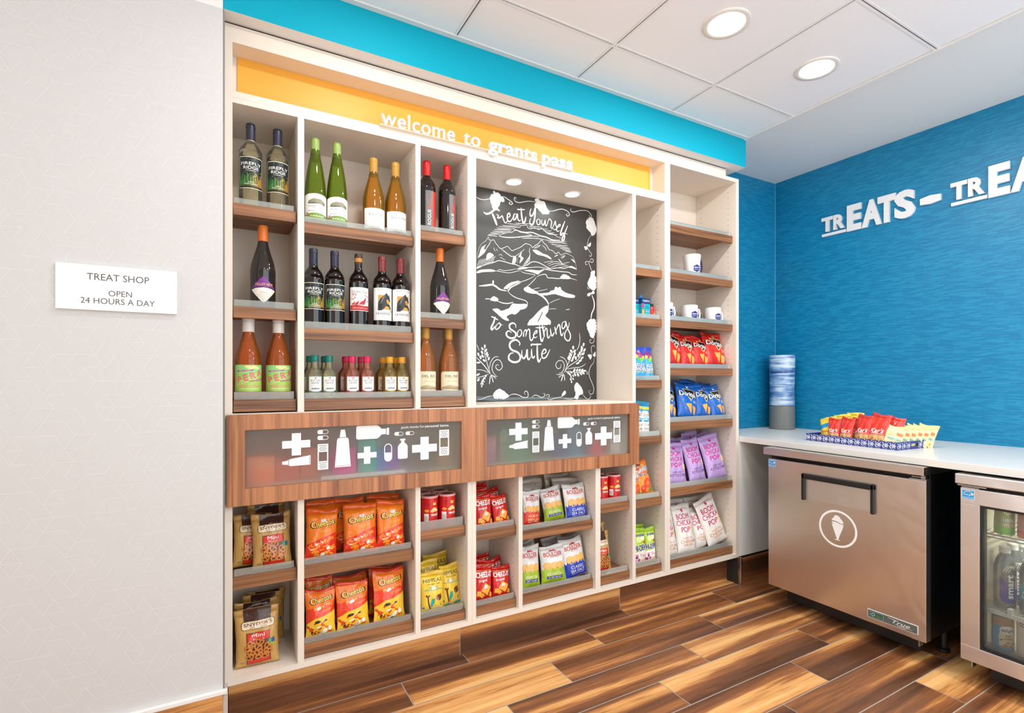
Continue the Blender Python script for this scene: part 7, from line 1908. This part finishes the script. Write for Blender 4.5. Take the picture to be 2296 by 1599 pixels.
boxes('clip_rail', [(2.644, 2.650, -1.76, -1.100, .286, .302)], mat('white_plastic', (238, 238, 234), .4), cl)
for y in (-1.106, -1.196, -1.286): box('shelf_clip', (2.640, 2.664, y - .007, y + .007, .295, .322), MATS['white_plastic'], cl, bevel=.001)
for y in (-1.150, -1.240): box('clear_stop', (2.652, 2.6535, y - .033, y + .033, .303, .335), MATS['clear_acrylic'], cl)
box('shelf_pilaster', (2.64, 2.652, -1.0990, -1.0965, .145, .765), M_steeltrim, cl)
ld = bpy.data.lights.new('cooler_lamp', 'AREA'); ld.shape = 'RECTANGLE'; ld.size = .45; ld.size_y = .05; ld.energy = 7.0; ld.color = (1, .96, .88)
lo = bpy.data.objects.new('interior_lamp', ld); COL.objects.link(lo); lo.parent = cl; lo.location = (2.68, -1.42, .767)
boxes('lamp_cover', [(2.66, 2.70, -1.66, -1.18, .7675, .769)], mat('lamp_cover', (240, 238, 230), .4), cl)
# drinks
def drink(name, prof, body, capm, cap, design, lr, half=1.4, alpha_liquid=None):
    root = bpy.data.objects.new(name, None); COL.objects.link(root)
    pr = [(max(r, 1e-4), z) for r, z in prof]
    bm = bmesh.new(); lathe(bm, pr, 36, cap0=False, cap1=False); bmesh.ops.remove_doubles(bm, verts=bm.verts, dist=2e-4); fin(bm, 'bottle_body', body, root, smooth=True)
    if cap:
        bm = bmesh.new(); lathe(bm, [(1e-4, cap[1]), (cap[0], cap[1]), (cap[0] * .98, cap[2] - .001), (cap[0] * .93, cap[2]), (1e-4, cap[2])], 28, cap0=False, cap1=False); bmesh.ops.remove_doubles(bm, verts=bm.verts, dist=2e-4)
        o = fin(bm, 'cap', capm, root, smooth=True); mesh_curve_normals(o)
    p = Print(); design(p, lr); p.build('label', root, cyl(lr, 0), [lr * q for q in grid(-half, half, 26)], (), base=.0005, step=.00014)
    return root
G_water = clear('water_bottle', (214, 224, 228), .14, .05)
FACE = -1.15   # turned towards the shop floor
def D_water(p, r):
    w, z0, z1 = r * 2.3, .030, .175; pu = ink(72, 50, 160)
    p.poly([(-w * .42, z0 + .02), (-w * .3, z0 + .004), (0, z0), (w * .3, z0 + .004), (w * .42, z0 + .02), (w * .42, z0 + .07), (w * .1, z0 + .075), (-w * .2, z0 + .085), (-w * .42, z0 + .10)], pu, 0)
    p.text('smart', -w * .04, z0 + .066, .021, white(), 3, w=.092, bold=.06, rot=PI / 2); p.text('water', w * .22, z0 + .082, .011, white(), 3, w=.050, bold=.03, rot=PI / 2)
    for k in range(3): p.stroke([(-w * .3 + .008 * k, z0 + .12), (-w * .1 + .006 * k, z0 + .146), (w * .2, z0 + .13 + .006 * k)], .0018, white(), 2)
WAT = [(0, 0), (.026, 0), (.033, .006), (.0345, .014), (.0345, .150), (.0325, .172), (.026, .196), (.0165, .214), (.0150, .222), (.0145, .232), (0, .2325)]
wb = drink('water_bottle', smoothprof(WAT, 2), G_water, mat('cap_clear', (226, 226, 224), .35), (.0172, .221, .244), D_water, .0347)
wb.location = (2.700, -1.1640, .3035); wb.rotation_euler = (0, 0, FACE + .4); tag(wb, 'clear water bottle with purple label, front of its row in the cooler', 'bottle', 'purple label water bottles')
tag(dup(wb, (2.778, -1.1640, .3035)), 'clear water bottle with purple label, second of its row in the cooler', 'bottle', 'purple label water bottles')
tag(dup(wb, (2.856, -1.1640, .3035)), 'clear water bottle with purple label, third of its row in the cooler', 'bottle', 'purple label water bottles')
def D_teal(p, r):
    w, z0, z1 = r * 2.8, .060, .120; t_ = ink(36, 180, 186)
    p.rect(-w / 2, z0, w / 2, z1, t_, 0); p.text('DASANI', 0, .082, .024, white(), 2, w=r * 1.9, shear=.15, bold=.02)
    for k in range(3): p.stroke([(-w * .45, z0 + .006 + .004 * k), (0, z0 + .012 + .004 * k), (w * .45, z0 + .006 + .004 * k)], .0014, ink(140, 220, 224), 1)
    p.rect(-w * .1, .140, w * .06, .160, white(), 1)
tb = drink('water_bottle', smoothprof(WAT, 2), clear('water_bottle_teal', (170, 214, 212), .2, .05), mat('cap_green', (60, 170, 80), .35), (.0172, .221, .240), D_teal, .0347)
tb.location = (2.700, -1.2420, .3035); tb.rotation_euler = (0, 0, FACE); tag(tb, 'water bottle with teal label and green cap, at the picture edge in the cooler', 'bottle')
def D_coffee(p, r):
    w = r * 2.9; bl = ink(46, 160, 220)
    p.rect(-w / 2, .003, w / 2, .098, bl, 0); p.rect(-w / 2, .098, w / 2, .132, ink(176, 130, 84), 0)
    p.poly([(-w * .26, .020), (w * .26, .020), (w * .28, .06), (w * .2, .098), (-w * .2, .098), (-w * .28, .06)], ink(236, 214, 170), 1)
    p.oval(0, .084, w * .26, .017, ink(244, 240, 226), 2)
    p.text('delight', 0, .084, .0125, ink(60, 56, 140), 4, w=w * .42, bold=.03); p.text('iced', w * .0, .066, .0105, ink(120, 74, 36), 4, w=w * .15, bold=.02); p.text('coffee', w * .02, .053, .0105, ink(120, 74, 36), 4, w=w * .27, bold=.02)
    p.text('INTERNATIONAL', 0, .106, .004, ink(70, 50, 40), 4, w=w * .3)
    for x, y, a in ((-.08, .026, .3), (.1, .024, -.2), (.2, .034, .5), (0, .036, .1)): p.poly([(w * x + .009 * math.cos(a + PI / 2 * k), y + .006 * math.sin(a + PI / 2 * k)) for k in range(4)], ink(190, 120, 50), 3)
    p.oval(-w * .2, .045, .006, .002, ink(90, 50, 30), 3, .6)
CAN = [(0, 0), (.028, 0), (.0325, .004), (.0335, .008), (.0335, .128), (.030, .138), (.0285, .1405), (0, .139)]
cn = drink('coffee_can', CAN, ink(120, 92, 66, .3), None, None, D_coffee, .0337)
cn.location = (2.695, -1.1590, .1420); cn.rotation_euler = (0, 0, FACE + .35); tag(cn, 'blue and tan iced coffee can on the cooler floor', 'can')
def D_brew(p, r):
    w = r * 2.6; k_ = ink(60, 44, 38)
    p.text('COLOMBIAN', 0, .128, .013, k_, 2, w=w * .74, bold=.05); p.text('ST', -w * .1, .140, .006, k_, 2)
    p.oval(0, .085, .005, .007, ink(120, 70, 50), 2, .5); p.rect(-w * .3, .084, -w * .12, .0848, k_, 2); p.rect(w * .12, .084, w * .3, .0848, k_, 2)
    p.text('COLD BREW', 0, .052, .0065, k_, 2, w=w * .44); p.text('WITH CREAM', 0, .042, .0045, k_, 2, w=w * .36); p.oval(0, .018, .006, .006, ink(150, 60, 44), 2)
cb2 = drink('coffee_bottle', [(0, 0), (.032, 0), (.0365, .004), (.037, .010), (.037, .125), (.034, .139), (.024, .149), (.0175, .153), (0, .1535)], ink(226, 216, 202, .35), None, None, D_brew, .0372)
cb2.location = (2.695, -1.2380, .1420); cb2.rotation_euler = (0, 0, FACE); tag(cb2, 'cream coloured cold brew bottle on the cooler floor at the picture edge', 'bottle')
def D_juice(g, fruit):
    def d(p, r):
        w = r * 2.8
        p.rect(-w / 2, .002, w / 2, .030, ink(*g), 0); p.rect(-w / 2, .030, w / 2, .125, ink(*fruit), 0)
        p.oval(-w * .02, .098, .016, .018, ink(244, 240, 220), 1); p.oval(-w * .02, .098, .012, .014, ink(214, 206, 150), 2)
        p.text('100%', w * .0, .058, .012, white(), 3, w=w * .36, bold=.04); p.text('VIT C', w * .0, .040, .011, white(), 3, w=w * .38, bold=.04)
    return d
JUI = [(0, 0), (.027, 0), (.0305, .004), (.031, .012), (.0305, .055), (.0285, .085), (.0300, .12), (.024, .142), (.0165, .152), (0, .1525)]
j1 = drink('juice_bottle', smoothprof(JUI, 2), ink(196, 190, 120, .2), None, None, D_juice((110, 190, 50), (176, 178, 110)), .0312)
j1.location = (2.700, -1.1620, .5995); j1.rotation_euler = (0, 0, FACE + .3); tag(j1, 'green bottomed pear juice bottle on the top shelf of the cooler', 'bottle')
j2 = drink('juice_bottle', smoothprof(JUI, 2), ink(206, 110, 100, .2), None, None, D_juice((206, 60, 60), (214, 130, 116)), .0312)
j2.location = (2.700, -1.2320, .5995); j2.rotation_euler = (0, 0, FACE + .1); tag(j2, 'pink juice bottle on the top shelf of the cooler, at the picture edge', 'bottle')
# ------------------------------------------------------------------ ribbed vase in the corner
vs = thing('vase', 'tall ribbed cylinder vase, streaky blue over a grey foot, in the blue corner', 'vase', (3.297, .166, .8748))
def vase_mat():
    m = bpy.data.materials.new('vase_glaze'); m.use_nodes = True; nt = m.node_tree; L = nt.links.new
    b = nt.nodes['Principled BSDF']; b.inputs['Roughness'].default_value = .3
    tc = nt.nodes.new('ShaderNodeTexCoord'); mp = nt.nodes.new('ShaderNodeMapping'); mp.inputs['Scale'].default_value = (7, 7, 85)
    n = nt.nodes.new('ShaderNodeTexNoise'); n.inputs['Scale'].default_value = 1; n.inputs['Detail'].default_value = 4; n.inputs['Distortion'].default_value = .3
    L(tc.outputs['Object'], mp.inputs[0]); L(mp.outputs[0], n.inputs['Vector'])
    mp2 = nt.nodes.new('ShaderNodeMapping'); mp2.inputs['Scale'].default_value = (9, 9, 11); n2 = nt.nodes.new('ShaderNodeTexNoise'); n2.inputs['Scale'].default_value = 1
    L(tc.outputs['Object'], mp2.inputs[0]); L(mp2.outputs[0], n2.inputs['Vector'])
    ad = nt.nodes.new('ShaderNodeMath'); ad.operation = 'MULTIPLY_ADD'; ad.inputs[1].default_value = .55; L(n.outputs[0], ad.inputs[0]); 
    a2 = nt.nodes.new('ShaderNodeMath'); a2.operation = 'MULTIPLY'; a2.inputs[1].default_value = .45; L(n2.outputs[0], a2.inputs[0]); L(a2.outputs[0], ad.inputs[2])
    r = nt.nodes.new('ShaderNodeValToRGB'); r.color_ramp.elements[0].position = .36; r.color_ramp.elements[0].color = rgb(46, 74, 132); r.color_ramp.elements[1].position = .62; r.color_ramp.elements[1].color = rgb(214, 228, 238)
    e = r.color_ramp.elements.new(.48); e.color = rgb(120, 158, 204)
    L(ad.outputs[0], r.inputs[0]); L(r.outputs[0], b.inputs['Base Color'])
    return m
R_ = random.Random(3)
def ribs(z0, z1, rf, amp, step):
    out = []; z = z0
    while z < z1:
        out += [(rf(z) - amp * R_.random(), z), (rf(z) + amp * R_.random(), z + step * .5)]; z += step
    return out
rv = lambda z: .0795 - .004 * math.sin(PI * (z - .1) / .4) * 1.2 + (.002 if z > .3 else 0)
bm = bmesh.new(); lathe(bm, [(.076, 0)] + ribs(.002, .160, lambda z: .0785 - .01 * (z / .5) * .3, .0008, .008), 48, cap1=False); fin(bm, 'vase_foot', mat('vase_grey', (120, 120, 116), .4), vs, smooth=True)
bm = bmesh.new(); lathe(bm, ribs(.160, .494, rv, .0022, .006) + [(.078, .499), (.074, .499), (.070, .47), (.068, .20), (.001, .17)], 48, cap0=False); fin(bm, 'vase_wall', vase_mat(), vs, smooth=True)
# ------------------------------------------------------------------ patterned tray with snack packets
TR = math.radians(-94.2); TX, TY, TZ = 2.925, -.540, .8748
tr = thing('tray', 'navy and white patterned tray of snack packets on the counter', 'tray', (TX, TY, TZ), (0, 0, TR))
LL, DD, HH = .231, .141, .038; nv = mat('tray_navy', (52, 60, 128), .4); tw = .006
box('tray_base', (-LL, LL, -DD, DD, 0, .004), nv, tr)
boxes('tray_side', [(-LL, LL, -DD, -DD + tw, .004, HH), (-LL, LL, DD - tw, DD, .004, HH), (-LL, -LL + tw, -DD + tw, DD - tw, .004, HH)], nv, tr)
boxes('tray_end', [(LL - tw, LL, -DD + tw, -.03, .004, HH), (LL - tw, LL, .03, DD - tw, .004, HH), (LL - tw, LL, -.03, .03, .004, .013), (LL - tw, LL, -.03, .03, .027, HH)], nv, tr)
def damask(p, length, h):
    w_ = ink(226, 230, 244); n = int(length / .033); st = length / n
    for k in range(n):
        x = st * (k + .5)
        p.ring(x, h * .5, .0042, .0072, w_, 1, n=14); p.oval(x, h * .5, .0026, .0026, w_, 2, n=10)
        for a in range(6): p.oval(x + .0098 * math.cos(a * PI / 3), h * .5 + .0098 * math.sin(a * PI / 3), .0026, .0019, w_, 2, a * PI / 3, n=8)
        xx = st * k + .0005
        p.stroke([(xx + .004, h * .15), (xx - .003 + .002, h * .4), (xx + .004, h * .62), (xx, h * .9)], .0028, w_, 1); p.oval(xx + .003, h * .28, .003, .0022, w_, 2, .5, n=8); p.oval(xx + .002, h * .78, .003, .0022, w_, 2, -.5, n=8)
        p.oval(x, h * .93, .0035, .0014, w_, 1, n=8); p.oval(x + st * .3, h * .86, .002, .0016, w_, 1, n=8); p.oval(x - st * .3, h * .12, .002, .0016, w_, 1, n=8); p.oval(x, h * .08, .0032, .0014, w_, 1, n=8)
p = Print(); damask(p, 2 * LL, HH); p.build('front_pattern', tr, flat_y(-LL, -DD, 0), smooth=False)
p = Print(); damask(p, DD - .03, HH); p.build('end_pattern', tr, lambda s, t, o: Vector((LL + o, -DD + s, t)), smooth=False)
p = Print(); damask(p, DD - .03, HH); p.build('end_pattern', tr, lambda s, t, o: Vector((LL + o, .03 + s, t)), smooth=False)
def in_tray(o, x, y, z, lean, roll, yaw):
    c, s = math.cos(TR), math.sin(TR)
    o.location = (TX + x * c - y * s, TY + x * s + y * c, TZ + z); o.rotation_euler = (-lean, roll, TR + yaw)
def d_nuts(p, W, H):
    p.rect(-W * .42, H * .06, W * .42, H * .34, ink(232, 190, 130), 1)
    for k in range(5): p.oval(W * (-.3 + .15 * k), H * (.16 + .06 * (k % 2)), W * .08, H * .035, ink(200, 120 + 20 * (k % 2), 60), 2, .5 * k)
    p.text("Kar's", 0, H * .47, H * .13, white(), 4, w=W * .72, shear=.35, bold=.04, rot=.05); p.rect(-W * .3, H * .37, W * .35, H * .385, white(), 4)
    p.text('NUTS', 0, H * .30, H * .03, ink(190, 30, 30), 4, w=W * .3)
    for k in range(3): p.rect(W * (-.35 + .3 * k), H * .62, W * (-.345 + .3 * k), H * .9, ink(240, 150, 140), 1)
def d_cream(p, W, H):
    p.rect(-W * .40, H * .30, W * .40, H * .46, ink(206, 226, 190), 1); p.text('MOUNTAIN', 0, H * .38, H * .10, ink(40, 150, 140), 3, w=W * .74, bold=.03)
    p.rect(W * .05, H * .56, W * .40, H * .70, ink(226, 120, 60), 2)
    for k in range(4): p.rect(-W * .38, H * (.52 + .06 * k), W * .0, H * (.535 + .06 * k), ink(150, 150, 146), 2)
    for k in range(5): p.oval(W * (-.3 + .15 * k), H * .16, W * .06, H * .035, ink(200, 150, 80), 2, .4 * k)
def d_yb(p, W, H):
    p.poly([(-W * .49, H * .45), (W * .49, H * .62), (W * .49, H * .80), (-W * .49, H * .66)], ink(40, 150, 210), 1)
    p.text('PEANUTS', 0, H * .34, H * .09, ink(190, 40, 40), 3, w=W * .7, bold=.03)
pk = make_bag(.085, .128, .026, 41, film('packet_red', (222, 60, 48)), film('packet_red_seal', (214, 66, 56)), d_nuts, 'nut_packet')
first = True
for x, y, hs, ws, lean, roll, yaw, lab in (
    (-.112, -.085, .96, .80, .16, -.02, .05, 'leftmost'), (-.050, -.084, 1.02, .86, .18, .02, -.05, 'second from left'), (-.016, -.045, 1.00, .86, .20, .03, .05, 'third from left, set back'),
    (.036, -.086, 1.18, .92, .22, -.02, -.10, 'fourth from left'), (.102, -.090, 1.26, 1.10, .26, .05, -.05, 'large front one with the full face'), (.148, -.055, 1.18, 1.0, .30, .10, .15, 'rightmost, behind the large one')):
    o = pk if first else dup(pk); first = False
    in_tray(o, x, y, .0048, lean, roll, yaw); o.scale = (ws, 1, hs); tag(o, 'red nut packet in the tray, ' + lab, 'snack packet', 'red nut packets in the tray')
pc = make_bag(.080, .110, .016, 52, film('packet_cream', (238, 222, 160)), film('packet_cream_seal', (236, 218, 150)), d_cream, 'snack_packet')
for k in range(6):
    o = pc if k == 0 else dup(pc)
    in_tray(o, .172 + .009 * k, -.085 + .036 * k, .0050, .30, .28, .55); o.scale = (1.0, 1, 1.0 + .03 * (k % 2))
    tag(o, 'cream snack packet in the tray, %s of six leaning at its right end' % ('front', 'second', 'third', 'fourth', 'fifth', 'rearmost')[k], 'snack packet', 'cream packets in the tray')
py = make_bag(.090, .150, .022, 63, film('packet_yellow', (246, 214, 70)), film('packet_yellow_seal', (244, 220, 90)), d_yb, 'snack_packet')
for k, (x, y, hs, roll, lab) in enumerate(((-.150, -.070, .78, -.18, 'yellow and blue snack packet in the tray, front one at its left end'), (-.120, -.020, .92, -.06, 'yellow and blue snack packet in the tray, second behind the red ones'), (-.090, .020, 1.0, .05, 'yellow and blue snack packet in the tray, rearmost and tallest'))):
    o = py if k == 0 else dup(py)
    in_tray(o, x, y, .0048 + .045 * abs(math.sin(roll)), .22, roll, 0); o.scale = (1, 1, hs); tag(o, lab, 'snack packet', 'yellow packets in the tray')
